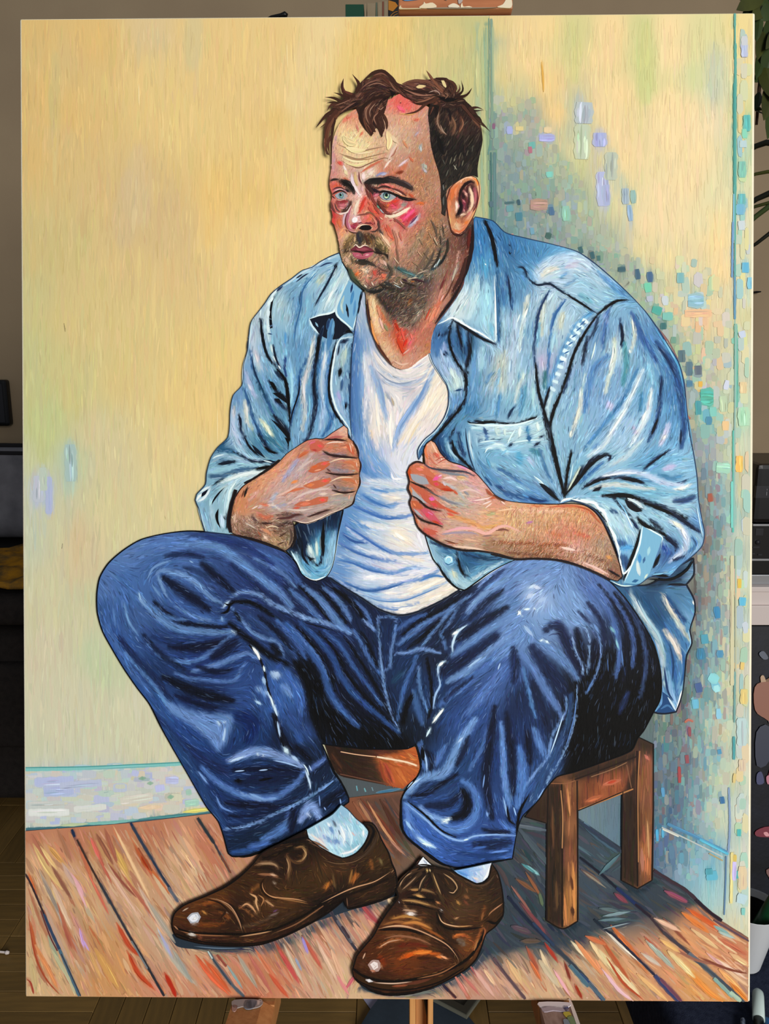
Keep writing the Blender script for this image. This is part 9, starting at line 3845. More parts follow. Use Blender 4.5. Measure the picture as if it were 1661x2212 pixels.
region('painted_hair.001', '713,342 708,330 711,300 722,272 736,255 752,246 770,240 779,262 792,285 804,300 812,284 818,272 826,298 832,284 828,262 834,240 842,216 862,208 880,220 904,228 924,232 940,232 955,240 990,240 1010,232 1002,222 986,212 982,196 966,182 940,177 920,181 890,182 868,191 852,182 838,167 824,162 809,168 802,178 786,180 776,192 772,206 762,214 747,215 740,224 728,230 716,244 708,262 703,290 702,318 706,340', '''
.2c1a16 760,230 740,250
.3a2420 800,200 830,190
.4a2e26 720,270 715,300
.3a241c 800,260 790,240
.2a1814 830,225 850,200
.5c3830 900,190 870,195
.3c2620 940,200 920,215
.2c1c18 970,215 990,225
.4c3028 955,195
~6c4434 7 790,185 815,172 835,180
~4c2c24 8 740,235 720,260 708,290
~7c5444 6 780,210 760,225 735,240
~5c3830 8 785,245 782,265 800,292
~8c6450 4 800,225 790,245 792,265 804,280
~6c4434 6 820,240 812,258 822,285
~140c0c 9 845,205 850,215 838,220
~7c5040 5 880,195 910,205 940,208
~6c4838 5 890,210 920,212 945,214
~201412 10 950,215 975,222 990,226
~8c5c48 5 930,190 945,200 958,215
@dcc48c 898,196 904,192 914,192 920,194 912,198 902,199
@dcc890 952,182 958,182 962,190 964,199 957,194
>3a2218 8 770,208 776,190 762,169
>3a2018 10 768,214 748,212 740,196 743,178
>5c3428 5 762,212 746,205 742,192
>3a2218 6 752,221 738,213 722,208
>3a2218 7 744,232 723,220 703,218
>3a2218 6 738,234 722,229 706,231
>4a2c20 7 734,238 717,234 708,247
>3a2218 8 732,244 706,257 684,283
>5c3828 6 736,248 710,270 692,284
>4a2a20 8 730,246 708,275 702,306
>5c3626 7 729,256 709,290 703,340
>3a2218 6 724,262 718,300 716,344
>6c4430 4 722,262 712,290 709,318
>4a2c20 5 716,300 710,320 714,345
3a221a 7 786,182 805,167 824,162 842,173 858,192 868,204
4c2c20 6 800,178 820,173 840,188 860,206
7c5040 3 806,172 824,167 838,174
2a1812 7 838,216 808,221 785,240 780,262 790,282 804,300
4a2c22 6 820,222 800,236 794,256 800,276 812,292
3a221a 7 826,224 830,244 815,262 820,284 826,302
4a2c22 5 828,252 836,272 836,286
>3a221a 6 800,276 806,290 803,301
>3a221a 6 812,276 826,290 824,304
>5c3828 4 786,262 792,284 803,302
8c6450 3 804,228 792,246 792,262 798,276
a07c68 2 812,230 800,246 800,262
8c6450 3 818,250 808,262 814,278
9c7460 2 815,240 822,244 830,238
7c5444 3 770,228 750,240 735,252
8c6450 2 760,222 742,230 724,236
7c5444 3 780,200 800,186 825,180
946c58 2 790,196 815,188 838,196
7c5844 3 840,182 852,200 866,210
100a0a 7 842,204 850,210 846,220
2a1812 8 862,196 884,206 912,206 944,212
6c4434 5 868,190 890,183 918,184 940,196
8c604c 3 870,200 895,210 925,216
a0705c 2 880,205 905,214 940,212
b09484 2 925,208 940,204 950,212
5c3a2c 5 948,198 936,184 921,162
>7c4c38 5 956,206 938,186 920,160
3a221a 6 958,206 970,190 962,180 940,177
4c2e22 5 972,214 984,200 976,186 962,180
>2a1812 5 982,218 998,204 995,182
>2a1812 6 986,220 1007,213 1018,198
>4c2e22 4 984,212 992,200 990,190
>2a1812 6 1000,228 1018,246 1043,246
>3a221a 5 1014,242 1030,240 1042,245
>3a221a 7 1012,240 1032,266 1057,292
>4c2e22 6 996,234 1022,264 1044,282
>2a1812 5 1020,256 1034,262 1040,272
7c4c38 4 946,220 924,230 904,246 888,252
>4a2a1e 6 944,222 920,232 900,248 874,254
>3a221a 5 936,220 908,232 884,224
>5c3626 5 950,226 938,234 928,256
8c5c44 3 940,216 915,226 895,230
100a0a 8 948,218 965,224 985,222
1a1210 6 930,236 945,240 940,262
7c5844 3 958,208 966,214 960,222
ac8c7c 2 934,204 946,207 950,215
3a221a 4 942,224 950,236 946,250
''', sp=4, hatch=HR, label='painted tousled brown hair on top of the head')

region('painted_sock', '668,1803 662,1786 690,1770 720,1752 738,1732 752,1742 770,1762 786,1775 798,1790 790,1813 770,1836 741,1846 708,1832', '''
.9cc8dc 680,1780 670,1795
.b4d8e8 700,1765
.c8dcf0 720,1790 740,1800
.8cb8d4 710,1770 735,1750
.a8d4e4 760,1780 780,1800
.7cb4c8 750,1820 770,1825
.b8e0f0 730,1830 715,1825
.d0d8e4 685,1805
~7c9cc8 8 700,1800 715,1810 735,1815
6c94c4 6 712,1775 722,1795
5c6c80 4 720,1765 728,1780
6c7c90 3 732,1785 736,1798
6c90c0 6 722,1808 734,1812
7ca0c8 5 705,1800 716,1808
f0f8fc 4 735,1775 745,1800 742,1815
e8f4fc 5 715,1780 708,1770
f4fcfc 4 785,1785 786,1800
c8e8f4 5 750,1775 760,1800 758,1820
d8b8b8 3 760,1790 768,1800
e8e0d8 4 672,1795 690,1808 706,1822
8cc4d8 4 765,1770 775,1790
f0f4f8 4 735,1838 760,1832 778,1818
''', sp=4, hatch=dict(len=18, w=3, cover=.9, jit=.06, hue=.02, fixed=1, ang=65, wob=.2, accent='ffffff 7cb0d0 d8b8c0', pa=.35, mix=.5), outline=('20303c', 2), label='painted pale blue sock')
region('painted_sock.001', '971,1866 980,1872 1060,1856 1060,1870 1052,1888 1040,1898 1028,1901 1000,1890', '''
.8cb8e8 990,1876 1010,1880
.c4d4e8 1030,1885 1045,1875
.e0e8f4 1050,1868
.6ca0dc 1000,1872
5c94d8 5 985,1874 1010,1884
e8d8d0 4 1020,1888 1032,1892
f4f8fc 5 1056,1862 1052,1880 1042,1893
a0c0e8 5 1010,1874 1040,1870
''', sp=4, hatch=dict(len=14, w=3, cover=.8, jit=.05, hue=.02, fixed=1, ang=60, accent='ffffff 6ca0dc', pa=.3, mix=.4), outline=('20303c', 2), label='painted white sock of the nearer foot')

SHO = [dict(len=24, w=3.2, cover=.6, jit=.10, hue=.010, wob=.14, track=.9, accent='8c5028 140c08 6c3c1c 4c3018', pa=.2, mix=.3), dict(len=13, w=1.5, cover=.15, jit=.15, hue=.015, wob=.2, track=.9, accent='b88850 100a06 8c5830', pa=.3, mix=.4)]
region('painted_shoe', '376,1985 381,1965 400,1948 449,1927 489,1908 522,1885 549,1859 569,1835 610,1814 664,1786 668,1803 708,1832 741,1846 770,1836 790,1813 798,1790 787,1771 804,1771 814,1783 824,1806 840,1836 847,1859 853,1872 857,1912 840,1928 790,1945 752,1955 744,1936 714,1960 668,1988 615,2014 565,2031 499,2034 433,2028 386,2014 378,2001', '''
.4a2814 400,1975 430,1990
.3a2010 450,1950 480,1960
.5c3418 470,1940 430,1945
.2c1a10 500,1985 520,1950
.3a2412 560,1920 540,1900
.4c3018 580,1945 620,1940
.2c1c10 640,1970 600,1980
.3c2814 650,1900 690,1900
.4a3018 700,1870 740,1870
.2a1c10 740,1890 780,1880
.3a2814 800,1860 820,1850
.24180e 830,1890 800,1900
.241610 620,1850 600,1860
.1c120c 640,1820 680,1815
.2c1c14 720,1850 760,1850
.382414 770,1915 820,1905
.20140e 760,1940 840,1915
.140e0c 700,1945 730,1930
.3a2014 450,2020 550,2020
.28160e 620,2000 400,2010
~8c4c20 9 440,1945 470,1938
~6c3a18 10 420,1985 460,1990 490,1985
~7c4420 10 480,1960 500,1975
~1a100a 10 500,1945 520,1975 526,2000
~4c3828 8 520,1995 560,1985 600,1965
~8c5830 5 520,1950 535,1958 550,1970
~7c4c24 9 560,1905 545,1918
~3c2818 12 580,1990 640,1960
~8c5828 9 700,1910 720,1895
~945420 9 760,1895 775,1880
~7c4820 8 800,1850 805,1870
~100a08 9 740,1790 700,1800
~100a08 8 570,1850 600,1838 640,1820
~1a100a 8 396,2012 450,2024 520,2028
~140c08 14 690,1965 730,1940 746,1935
=100a06 4 380,1994 420,2006 480,2008 540,2008 600,1996 660,1968 700,1940
=100a06 3 384,2008 433,2024 500,2030 565,2027 620,2010 670,1984
8c5c3c 3 390,2001 430,2010 500,2013
b88c64 3 520,2014 560,2008 590,2002
c8c0b8 6 410,2008 428,2011
d8d0c8 3 414,2007 424,2009
a07050 3 380,1990 390,2000
8c4c34 6 432,2010 440,2018
7c5438 3 590,2008 640,1988 680,1962 720,1934
c89870 2.5 696,1942 740,1920 770,1908 810,1896 846,1874
=1a100a 4 700,1948 745,1928 790,1912 840,1890
8c6848 2 845,1878 851,1870
70503c 2 752,1950 750,1930
@a8acb4 408,1974 418,1964 432,1962 438,1972 432,1984 416,1986
@e4e8f0 412,1975 420,1967 430,1966 434,1973 428,1981 418,1982
f4f8fc 5 420,1978 430,1972
b0a8a8 8 428,1984 420,1988
e0e8f0 4 426,1968 434,1976
a89484 3 398,1960 412,1952
c0a488 2 400,1958 410,1953
b0783c 4 440,1958 450,1966
8c6444 3 450,1930 480,1938 505,1958 518,1980 526,2002
c0906c 2 470,1932 500,1948 518,1976 527,2004
1c100a 3 450,1934 478,1942 500,1962
7c6450 3 480,1955 498,1965
2c1a10 5 470,1955 490,1960 480,1975
d0a070 4 542,1922 556,1930 556,1942 562,1960
c89468 4 525,1950 536,1944 548,1952 556,1964
a87448 3 560,1924 572,1934 566,1950
b0845c 4 575,1936 595,1950
3c2414 5 570,1960 600,1962
6c5850 4 585,1970 605,1962
5c3c5c 4 592,1962 602,1956
c08c60 3 570,1895 570,1908 578,1922 596,1930 640,1934 665,1940
8c6038 3 600,1932 640,1938 668,1944
241408 4 574,1890 566,1905 576,1924 600,1936
8c5c40 5 560,1880 590,1882 602,1888
6c4c34 6 552,1862 575,1856 600,1862 604,1870
9c7c5c 4 560,1858 590,1858 604,1866
20140e 3 548,1868 580,1868 600,1876
e0d0c0 4 592,1896 596,1902
c8a080 4 585,1880 600,1884
6c4c30 6 622,1840 628,1860 624,1890
a07c58 3 620,1844 626,1862 623,1880
2c1c10 3 615,1850 618,1880
8c6440 5 640,1824 655,1822 662,1834 655,1850 640,1854
1c120c 6 640,1834 650,1838
b08c60 3 655,1824 663,1838 654,1852
4c3420 5 626,1846 640,1856 655,1856
0c0808 6 610,1816 640,1808 668,1800
5c4030 3 668,1812 690,1822 720,1838 742,1846
80604c 4 664,1806 690,1816 712,1830
0c0808 5 788,1774 800,1776 808,1788 800,1810 786,1832
3c2c20 5 806,1776 816,1790 810,1812 790,1838 762,1850
785840 2 816,1790 826,1810
6c5038 2 700,1850 730,1858 765,1854 790,1840
2c2014 3 680,1820 690,1860 700,1890
5c4428 4 720,1880 725,1910
8c6030 4 762,1870 755,1900
6c5c38 5 820,1846 826,1860
a05c28 5 770,1876 764,1900
b06828 4 705,1914 712,1896
2c1c10 4 780,1880 790,1860
0a0808 4 754,1956 790,1947 840,1930 858,1914
''', sp=4.4, hatch=SHO, outline=('100a08', 4), label='painted brown lace-up leather shoe seen from the side')
region('painted_shoe.001', '762,2085 766,2073 771,2056 790,2032 807,2012 819,1989 836,1962 860,1928 856,1912 870,1889 896,1863 913,1842 934,1861 971,1872 995,1885 1028,1901 1042,1899 1053,1889 1060,1858 1072,1875 1081,1907 1085,1940 1084,1969 1067,1993 1048,2008 1038,2037 1026,2063 1007,2082 971,2104 935,2121 886,2133 838,2136 802,2127 773,2110 764,2098', '''
.4a2410 800,2060 830,2040
.3c2010 790,2080 830,2100
.6c3414 860,2070 900,2050
.4c2814 920,2080 960,2070
.2c1a10 960,2040 980,2050
.5c3418 850,2010 880,2000
.4a2c18 900,1990 930,2010
.2c1c10 960,2000 940,1980
.6c3c1c 1010,2020 1000,2040
.3a2414 1020,2000 1030,1980
.4c3420 1010,1950 980,1960
.3c2a18 1040,1930 1000,1930
.2c1e14 1060,1910 1070,1940
.3a2412 1060,1970 1075,1960
.20140e 900,1920 930,1930
.1a120e 890,1890 920,1870
.2c1a12 870,1920 850,1940
.2a160c 800,2115 860,2126
.34200f 950,2110 1000,2085
~c85c1c 10 862,2062 890,2050 920,2048 945,2052
~e07428 6 880,2058 900,2046 930,2044
~7c3010 12 820,2055 830,2075
~5c2010 10 855,2035 890,2030 920,2035
~a05c30 6 815,2040 840,2024 870,2020
~8c5028 9 836,2000 870,1990 900,1998
~7c4820 10 850,1975 890,1968
~1c100a 9 830,1998 870,1995 920,2008 970,2035 985,2060
~2c1a10 10 940,1990 950,2010 990,2030
~a05428 8 978,2014 1000,2010 1015,2020
~8c4c24 8 1018,2050 1030,2020 1040,1990
~6c3c1c 8 1040,1970 1046,1950
~180e0a 10 930,1945 950,1960 945,1985
~4c2c18 9 790,2060 780,2080
~6c6054 14 990,2020 1000,2030
=0e0806 5 764,2083 790,2100 840,2110 900,2104 960,2088 1010,2060 1034,2026 1046,2000
=0e0806 3 768,2104 800,2120 840,2128 890,2126 950,2110 1000,2080
@34200f 770,2092 800,2108 850,2116 910,2110 960,2096 1000,2072 1000,2080 950,2106 890,2122 838,2126 800,2118 772,2104
e8e8ec 6 790,2106 806,2110
c8a890 3 806,2112 850,2114 890,2110
5c3020 6 870,2116 900,2112 930,2104
8c5c3c 3 900,2104 950,2092 990,2070
7c4028 5 846,2120 880,2118
@a88c84 795,2074 804,2064 818,2064 824,2076 818,2088 804,2090
@e8dcd8 800,2073 808,2067 816,2070 817,2080 808,2085
ffffff 6 806,2072 812,2078
f4e0d8 5 808,2082 814,2076
b8785c 4 800,2086 812,2088
a07050 4 822,2072 826,2082
c8a084 3 784,2062 790,2048
b88c6c 3 818,2038 840,2025 866,2020
c89c7c 2 820,2036 845,2022
8c5c40 4 830,2018 860,2012 900,2018 930,2030
c0906c 3 812,1998 850,1992 890,1996 930,2012 965,2032 985,2056 990,2070
e0b48c 2 826,1994 860,1990 892,1994
120a06 5 818,2000 850,1998 884,2000 912,2010
8c5830 5 828,1988 856,1982 890,1986
a8743c 5 846,1976 876,1970 910,1978
dcd0c8 8 878,1964 896,1966
f0ece8 4 880,1965 890,1966
b08c70 4 870,1956 900,1960
c07c3c 6 870,1985 900,1984 930,1996
8c4c20 4 905,1990 940,2008 960,2020
6c4c30 4 870,1940 880,1955
d87838 5 940,2056 955,2058
e8a070 4 950,2054 966,2062
c85010 7 874,2058 892,2050
e08030 5 896,2050 930,2046
3a1c0c 6 900,2060 930,2060
c06830 4 978,2016 985,2010 1000,2010
5c4030 5 992,2022 1000,2026
a0683c 4 1022,2044 1030,2020
c08c58 3 945,1964 952,1980 966,1988 990,1992 1020,1990
e0b48c 2 946,1966 954,1982 970,1989 995,1993
100a08 4 942,1960 948,1982 966,1996 1000,1998 1040,1994
8c5030 4 1040,1994 1046,2000 1040,2030
a06c48 3 1084,1942 1060,1960 1052,1970
b88464 2 1082,1944 1062,1958
0c0806 5 1050,1980 1070,1985 1084,1968
80502c 4 1038,1980 1042,1960
6c3c28 5 1000,1936 1010,1946
a87840 5 984,1936 992,1946
7c5030 6 1000,1926 1012,1932
b08058 4 980,1976 990,1972
e8e8e8 6 951,1955 954,1958
c8c8d0 6 861,1938 863,1942
5c4028 6 866,1934 890,1936 920,1944 950,1954
a8804c 4 868,1936 895,1938 930,1947
140c08 3 866,1944 900,1946 940,1957
c8985c 5 896,1924 915,1930
80603c 5 884,1912 915,1914 938,1920
b8844c 3 886,1914 905,1914
100a08 4 880,1930 940,1936
c08050 4 940,1938 950,1944
=3c2a1c 8 864,1918 862,1904 874,1886 892,1874 916,1868
=3c2a1c 7 862,1918 872,1912 890,1894 910,1876
b08c68 3 862,1908 872,1888 890,1876
947458 3 868,1914 886,1898 900,1884
=2c1e14 8 935,1872 955,1878 975,1892 986,1908 980,1922 966,1916 950,1898 940,1882
b08c64 3 956,1878 976,1892 986,1908 980,1920
c8a078 2 968,1918 978,1920 984,1912
=2c2018 6 905,1918 910,1900 922,1880
a08060 3 904,1914 910,1896 920,1882
=3c2c1c 6 932,1876 940,1900 948,1922 958,1940
b08c5c 3 934,1878 942,1900 952,1924
c8a868 4 921,1868 923,1876
dcc088 3 927,1868 929,1876
20140e 4 912,1864 940,1864
0e0a08 5 900,1872 918,1862 940,1864
e08c78 3 900,1858 908,1848
6c4438 4 898,1862 906,1850
60483c 2 1070,1880 1074,1890
4c3828 4 1000,1892 1030,1904 1050,1900 1066,1882
0a0808 4 766,2104 802,2129 838,2138 888,2135 937,2123
=1c2a38 3 782,2118 810,2130
@e8f0f8 912,1842 902,1860 908,1862 932,1862
b8c8e0 4 914,1850 922,1858
100c0c 3 902,1860 918,1860 934,1862
''', sp=4.4, hatch=SHO, outline=('100a08', 4), label='painted brown lace-up leather shoe pointing forward')

# ================================================================== CANVAS BODY AND EASEL
M_CANV = mat('primed_canvas', 'efe6cc', rough=0.85, spec=0.1, h2='e2ddc4', scale=40, bump=0.2, bscale=900)
bmc = box(bmesh.new(), (0, CH / 2, -0.0095), (CW, CH, 0.0195), bevel=0.0028, seg=4)
link('stretched_canvas', bmc, M_CANV, painting, True)
for (cx_, cy_, sx_, sy_) in ((0, 0.022, CW - 0.01, 0.04), (0, CH - 0.022, CW - 0.01, 0.04), (-CW / 2 + 0.025, CH / 2, 0.04, CH - 0.09), (CW / 2 - 0.025, CH / 2, 0.04, CH - 0.09)):
    link('stretcher_bar', box(bmesh.new(), (cx_, cy_, -0.0265), (sx_, sy_, 0.0145)), mat('pine', 'c8a878', rough=0.7), painting)

ZP = ZCUR[0]
M_EASEL = mat('easel_beech', 'bc8450', rough=0.5, spec=0.3, h2='a87040', scale=12, stretch=(14, 1, 14), bump=0.1, bscale=100)
M_EASEL2 = mat('easel_light_beech', 'c8935a', rough=0.5, spec=0.3, h2='b8824a', scale=12, stretch=(14, 1, 14))
M_CLAMP = mat('stained_beech', 'b0704a', rough=0.45, spec=0.3, h2='985c3a', scale=14, stretch=(1, 10, 10))
Lf = _org.z / _ay.z                                   # distance down the mast to the floor
easel = empty('easel')
easel.matrix_world = CANVAS_MW @ Matrix.Translation((0, -Lf, 0))
tag(easel, 'paint-stained wooden easel that holds the large painting', 'easel')


def ebox(name, x0, x1, y0, y1, z0, z1, m_, par=None, bev=0.0012):
    """box in canvas coordinates (y = 0 is the canvas bottom)"""
    return link(name, box(bmesh.new(), ((x0 + x1) / 2, (y0 + y1) / 2 + Lf, (z0 + z1) / 2), (x1 - x0, y1 - y0, z1 - z0), bevel=bev), m_, par or easel)


def pxx(x_px, dep):
    return (x_px - CX) / FPX * dep


DM = 1.02
ebox('mast_rail', pxx(882, DM), pxx(895, DM), -Lf + 0.01, 1.28, -0.075, -0.036, M_EASEL2)
ebox('mast_rail', pxx(922, DM), pxx(933.5, DM), -Lf + 0.01, 1.28, -0.075, -0.036, M_EASEL2)
ebox('mast_panel', pxx(896, DM), pxx(921, DM), -Lf + 0.03, 1.26, -0.070, -0.058, M_EASEL)
ebox('crossbar', -0.30, 0.34, 0.30, 0.335, -0.072, -0.040, M_EASEL)
ebox('foot_bar', -0.32, 0.36, -Lf + 0.005, -Lf + 0.045, -0.12, -0.078, M_EASEL)
cl = ebox('top_clamp', pxx(859, .981), pxx(1103, .981), CH + 0.0012, CH + 0.075, -0.030, 0.010, M_CLAMP, bev=0.002)


def blob(name, pts, h_, par, plane='front', th=0.0012, at0=0.0):
    bm = bmesh.new()
    c2 = smooth_closed_small(pts)
    if plane == 'front':
        vs = [bm.verts.new((x, y + Lf, at0)) for x, y in c2]
        ex = Vector((0, 0, th))
    else:
        vs = [bm.verts.new((x, at0 + Lf, z)) for x, z in c2]
        ex = Vector((0, th, 0))
    f = bm.faces.new(vs)
    r = bmesh.ops.extrude_face_region(bm, geom=[f])
    bmesh.ops.translate(bm, vec=ex, verts=[v for v in r['geom'] if isinstance(v, bmesh.types.BMVert)])
    bmesh.ops.recalc_face_normals(bm, faces=bm.faces)
    return link(name, bm, mat('smear_' + h_, h_, rough=0.5), par)


def cpt(x_px, y_px):
    return (pxx(x_px, .978), CH + (34.0 - y_px) / FPX * .978)


for h_, pp in (('5c94c8', ((864, 7), (874, 5), (884, 10), (904, 11), (892, 13), (872, 14))), ('d8c8a8', ((904, 30), (912, 22), (914, 17), (918, 21), (932, 19), (940, 29))),
               ('d8ccb4', ((965, 27), (975, 21), (984, 23), (990, 29), (975, 31))), ('e0d0b0', ((992, 29), (995, 20), (998, 28), (1010, 27), (1018, 31), (1000, 31.5))),
               ('d8ccb0', ((1070, 29), (1082, 24), (1090, 13), (1100, 12), (1101, 30), (1084, 31))), ('9c948c', ((950, 2), (958, -2), (964, 6), (962, 14), (954, 10))),
               ('a89c94', ((983, 2), (990, -2), (997, 4), (996, 16), (988, 22), (986, 10))), ('c8b894', ((860, 31), (864, 24), (868, 30), (900, 30), (905, 31.5), (870, 32))),
               ('8c7a68', ((920, 31), (960, 29), (1040, 30), (1070, 30), (1040, 31.8), (960, 31.8)))):
    blob('paint_smear', [cpt(*q) for q in pp], h_, cl, 'front', 0.0015, 0.0099)


def peg(name, prof, m_, z0, z1):
    bm = bmesh.new()
    a = [bm.verts.new((x, y + Lf, z0)) for x, y in prof]
    c = [bm.verts.new((x, y + Lf, z1)) for x, y in prof]
    n = len(prof)
    bm.faces.new(a)
    bm.faces.new(list(reversed(c)))
    for i in range(n):
        bm.faces.new((a[i], c[i], c[(i + 1) % n], a[(i + 1) % n]))
    bmesh.ops.recalc_face_normals(bm, faces=bm.faces)
    return link(name, bm, m_, easel)


yt = 0.0035
xL0, xL1, xL2 = pxx(500, .984), pxx(564, .984), pxx(590, .984)
xR0, xR1, xR2 = pxx(1161, .984), pxx(1228, .984), pxx(1234, .984)
M_PEGR = mat('stained_peg', 'a88c80', rough=0.55, h2='8c6f64', scale=60, stretch=(3, 3, 1))
pL = peg('support_peg', [(xL0, yt), (xL1, yt), (xL2, -0.004), (xL2, -0.034), (xL0, -0.034)], M_EASEL, ZP + 0.001, 0.17)
pR = peg('support_peg', [(xR0, yt + 0.001), (xR1, yt), (xR2, -0.002), (xR2, -0.03), (xR0 + 0.004, -0.03)], M_PEGR, ZP + 0.001, 0.17)
ebox('support_rest', xL0, xL2, -0.033, -0.0012, -0.045, ZP + 0.001, M_EASEL)
ebox('support_rest', xR0, xR2, -0.033, -0.0012, -0.045, ZP + 0.001, M_EASEL)
zf, w_ = ZP + 0.001, xL1 - xL0
def top(x, z):
    return (x, zf + z)
for h_, x0, pp in (('a09a98', xL0, ((.05, .000), (.95, .000), (.98, .012), (.62, .017), (.40, .013), (.2, .016), (.04, .012))),
                   ('7c8490', xL0, ((.42, .001), (.80, .001), (.80, .014), (.60, .018), (.44, .014))), ('e8dcd4', xL0, ((.84, .0), (.99, .0), (.97, .008), (.90, .012))),
                   ('b08c80', xL0, ((.05, .010), (.22, .012), (.20, .022), (.08, .020))),
                   ('e8e4ec', xR0, ((.0, .0), (.98, .0), (.98, .008), (.6, .011), (.3, .008), (.05, .012))), ('b4a8b4', xR0, ((.05, .009), (.5, .008), (.9, .012), (.8, .018), (.4, .016), (.08, .019))),
                   ('3c4c8c', xR0, ((.74, .008), (.92, .007), (.90, .015), (.80, .018))), ('c8b840', xR0, ((.70, .020), (.90, .018), (.94, .026), (.76, .028))),
                   ('7c9468', xR0, ((.78, .028), (.97, .026), (.98, .044), (.85, .048))), ('8898a4', xR0, ((.62, .034), (.80, .034), (.84, .052), (.66, .056)))):
    blob('paint_smear', [top(x0 + q[0] * w_, q[1]) for q in pp], h_, pL if x0 == xL0 else pR, 'top', 0.0009, yt + 0.0006)
blob('paint_smear', [(xR1 - 0.001, zf), (xR1 + 0.0026, zf), (xR1 + 0.0026, zf + 0.07), (xR1 - 0.001, zf + 0.07)], 'f0e4dc', pR, 'top', 0.0009, yt + 0.0002)  # pale strip: the lit outer edge of the right peg, put in as colour

# splayed back leg, reaching the floor
fl = CANVAS_MW @ Vector((0.045, 1.05, -0.08))
lg = bmesh.new()
tube(lg, [easel.matrix_world.inverted() @ q for q in (fl, Vector((fl.x - 0.01, fl.y + 0.42, 0.012)))], 0.014, 8)
link('back_leg', lg, M_EASEL, easel)

# cable hanging in front of the mast
cab = tube(bmesh.new(), [CANVAS_MW @ Vector((pxx(x, DM), (2157 - y) / FPX * DM, -0.052)) for x, y in ((905, 2050), (908, 2120), (909, 2155), (912, 2185), (919, 2212), (928, 2260), (930, 2400))], 0.0038, 10)
co = link('power_cable', cab, M_BLACK, None, True)
tag(co, 'black cable hanging inside the easel mast', 'cable')

# ---- things on the floor under the canvas
def slab(name, pts, z0, th, m_, label, cat):
    bm = bmesh.new()
    f = bm.faces.new([bm.verts.new(on_z(x, y, z0)) for x, y in pts])
    f.normal_update()
    r = bmesh.ops.extrude_face_region(bm, geom=[f])
    bmesh.ops.translate(bm, vec=(0, 0, th), verts=[v for v in r['geom'] if isinstance(v, bmesh.types.BMVert)])
    bmesh.ops.recalc_face_normals(bm, faces=bm.faces)
    o = link(name, bm, m_)
    if label:
        tag(o, label, cat)
    return o
slab('paper_sheet', [(803, 2184), (768, 2135), (880, 2075), (935, 2110)], 0.0006, 0.0008, mat('pale_lilac_paper', '9c9cb8', rough=0.8), 'pale lilac paper sheet lying on the floor under the easel', 'paper')
slab('cloth_bag', [(770, 2240), (800, 2190), (822, 2161), (838, 2156), (862, 2165), (885, 2158), (930, 2172), (1000, 2192), (1040, 2240), (1000, 2330), (800, 2330)], 0.0016, 0.012, mat('slate_cloth', '2c3844', rough=0.9, h2='252f3a', scale=30), 'flat slate blue cloth bag lying on the floor behind the easel mast', 'bag')
fr = empty('picture_frame')
tag(fr, 'dark picture frame lying on the floor right of the easel mast', 'picture frame')
c0, c1, c3 = on_z(1007, 2197, 0.016), on_z(925, 2154, 0.016), on_z(1045, 2135, 0.016)
u_, v_ = (c1 - c0), (c3 - c0)
v_ = v_ - u_ * (v_.dot(u_) / u_.dot(u_))
u_.normalize()
v_.normalize()
UL, VL, FW_ = 0.22, 0.30, 0.014
def fbar(name, a0, a1, b0, b1, z0, z1, m_):
    bm = bmesh.new()
    q = [c0 + u_ * a + v_ * b_ for a, b_ in ((a0, b0), (a1, b0), (a1, b1), (a0, b1))]
    lo = [bm.verts.new((p.x, p.y, z0)) for p in q]
    hi = [bm.verts.new((p.x, p.y, z1)) for p in q]
    bm.faces.new(lo)
    bm.faces.new(hi)
    for i in range(4):
        bm.faces.new((lo[i], lo[(i + 1) % 4], hi[(i + 1) % 4], hi[i]))
    bmesh.ops.recalc_face_normals(bm, faces=bm.faces)
    link(name, bm, m_, fr)
MF = mat('dark_frame_wood', '35342e', rough=0.4)
MF2 = mat('frame_edge', '6c6c60', rough=0.4)
fbar('frame_bar', 0, UL, 0, FW_, 0.0145, 0.026, MF)
fbar('frame_bar', 0, UL, VL - FW_, VL, 0.0145, 0.026, MF)
fbar('frame_bar', 0, FW_, FW_, VL - FW_, 0.0145, 0.026, MF)
fbar('frame_bar', UL - FW_, UL, FW_, VL - FW_, 0.0145, 0.026, MF)
fbar('backing', FW_, UL - FW_, FW_, VL - FW_, 0.0145, 0.018, mat('frame_backing', '2f2f2a', rough=0.6))
fbar('outer_edge', -0.003, UL + 0.003, -0.003, 0.0, 0.0145, 0.022, MF2)
fbar('outer_edge', -0.003, 0.0, 0.0, VL, 0.0145, 0.022, MF2)

# ---- dabs on the dark painting
patch('orange_dab', '7c4c38', [(-.004, .78), (.015, .80), (.05, .785), (.06, .70), (.03, .655), (.012, .67), (-.004, .70)])
patch('brown_dab', '6a4828', [(.012, .80), (.022, .815), (.03, .845), (.06, .83), (.06, .775), (.03, .765)])
patch('cream_dab', 'a08468', [(.006, .815), (.012, .822), (.016, .79), (.010, .775)])
patch('grey_dab', '6c6870', [(.018, .69), (.024, .70), (.03, .66), (.02, .65)])
patch('red_dab', '8c3444', [(.021, .60), (.026, .61), (.030, .55), (.024, .53)])
patch('crimson_dab', '7c1c34', [(.018, .47), (.03, .50), (.06, .47), (.05, .42), (.024, .43)])
patch('pink_dab', 'a86878', [(.014, .46), (.020, .465), (.024, .44), (.016, .435)])
patch('blue_dab', '34385c', [(-.002, .47), (.006, .478), (.010, .44), (-.002, .435)])
patch('dark_red_dab', '6c2030', [(-.004, .27), (.02, .285), (.06, .27), (.06, .235), (.02, .245), (-.004, .25)])
patch('pale_dab', 'c88c90', [(.008, .262), (.014, .265), (.018, .252), (.012, .25)])
patch('flesh_dab', '6c4c48', [(.012, .13), (.04, .14), (.05, .06), (.024, .05), (.02, .09)])
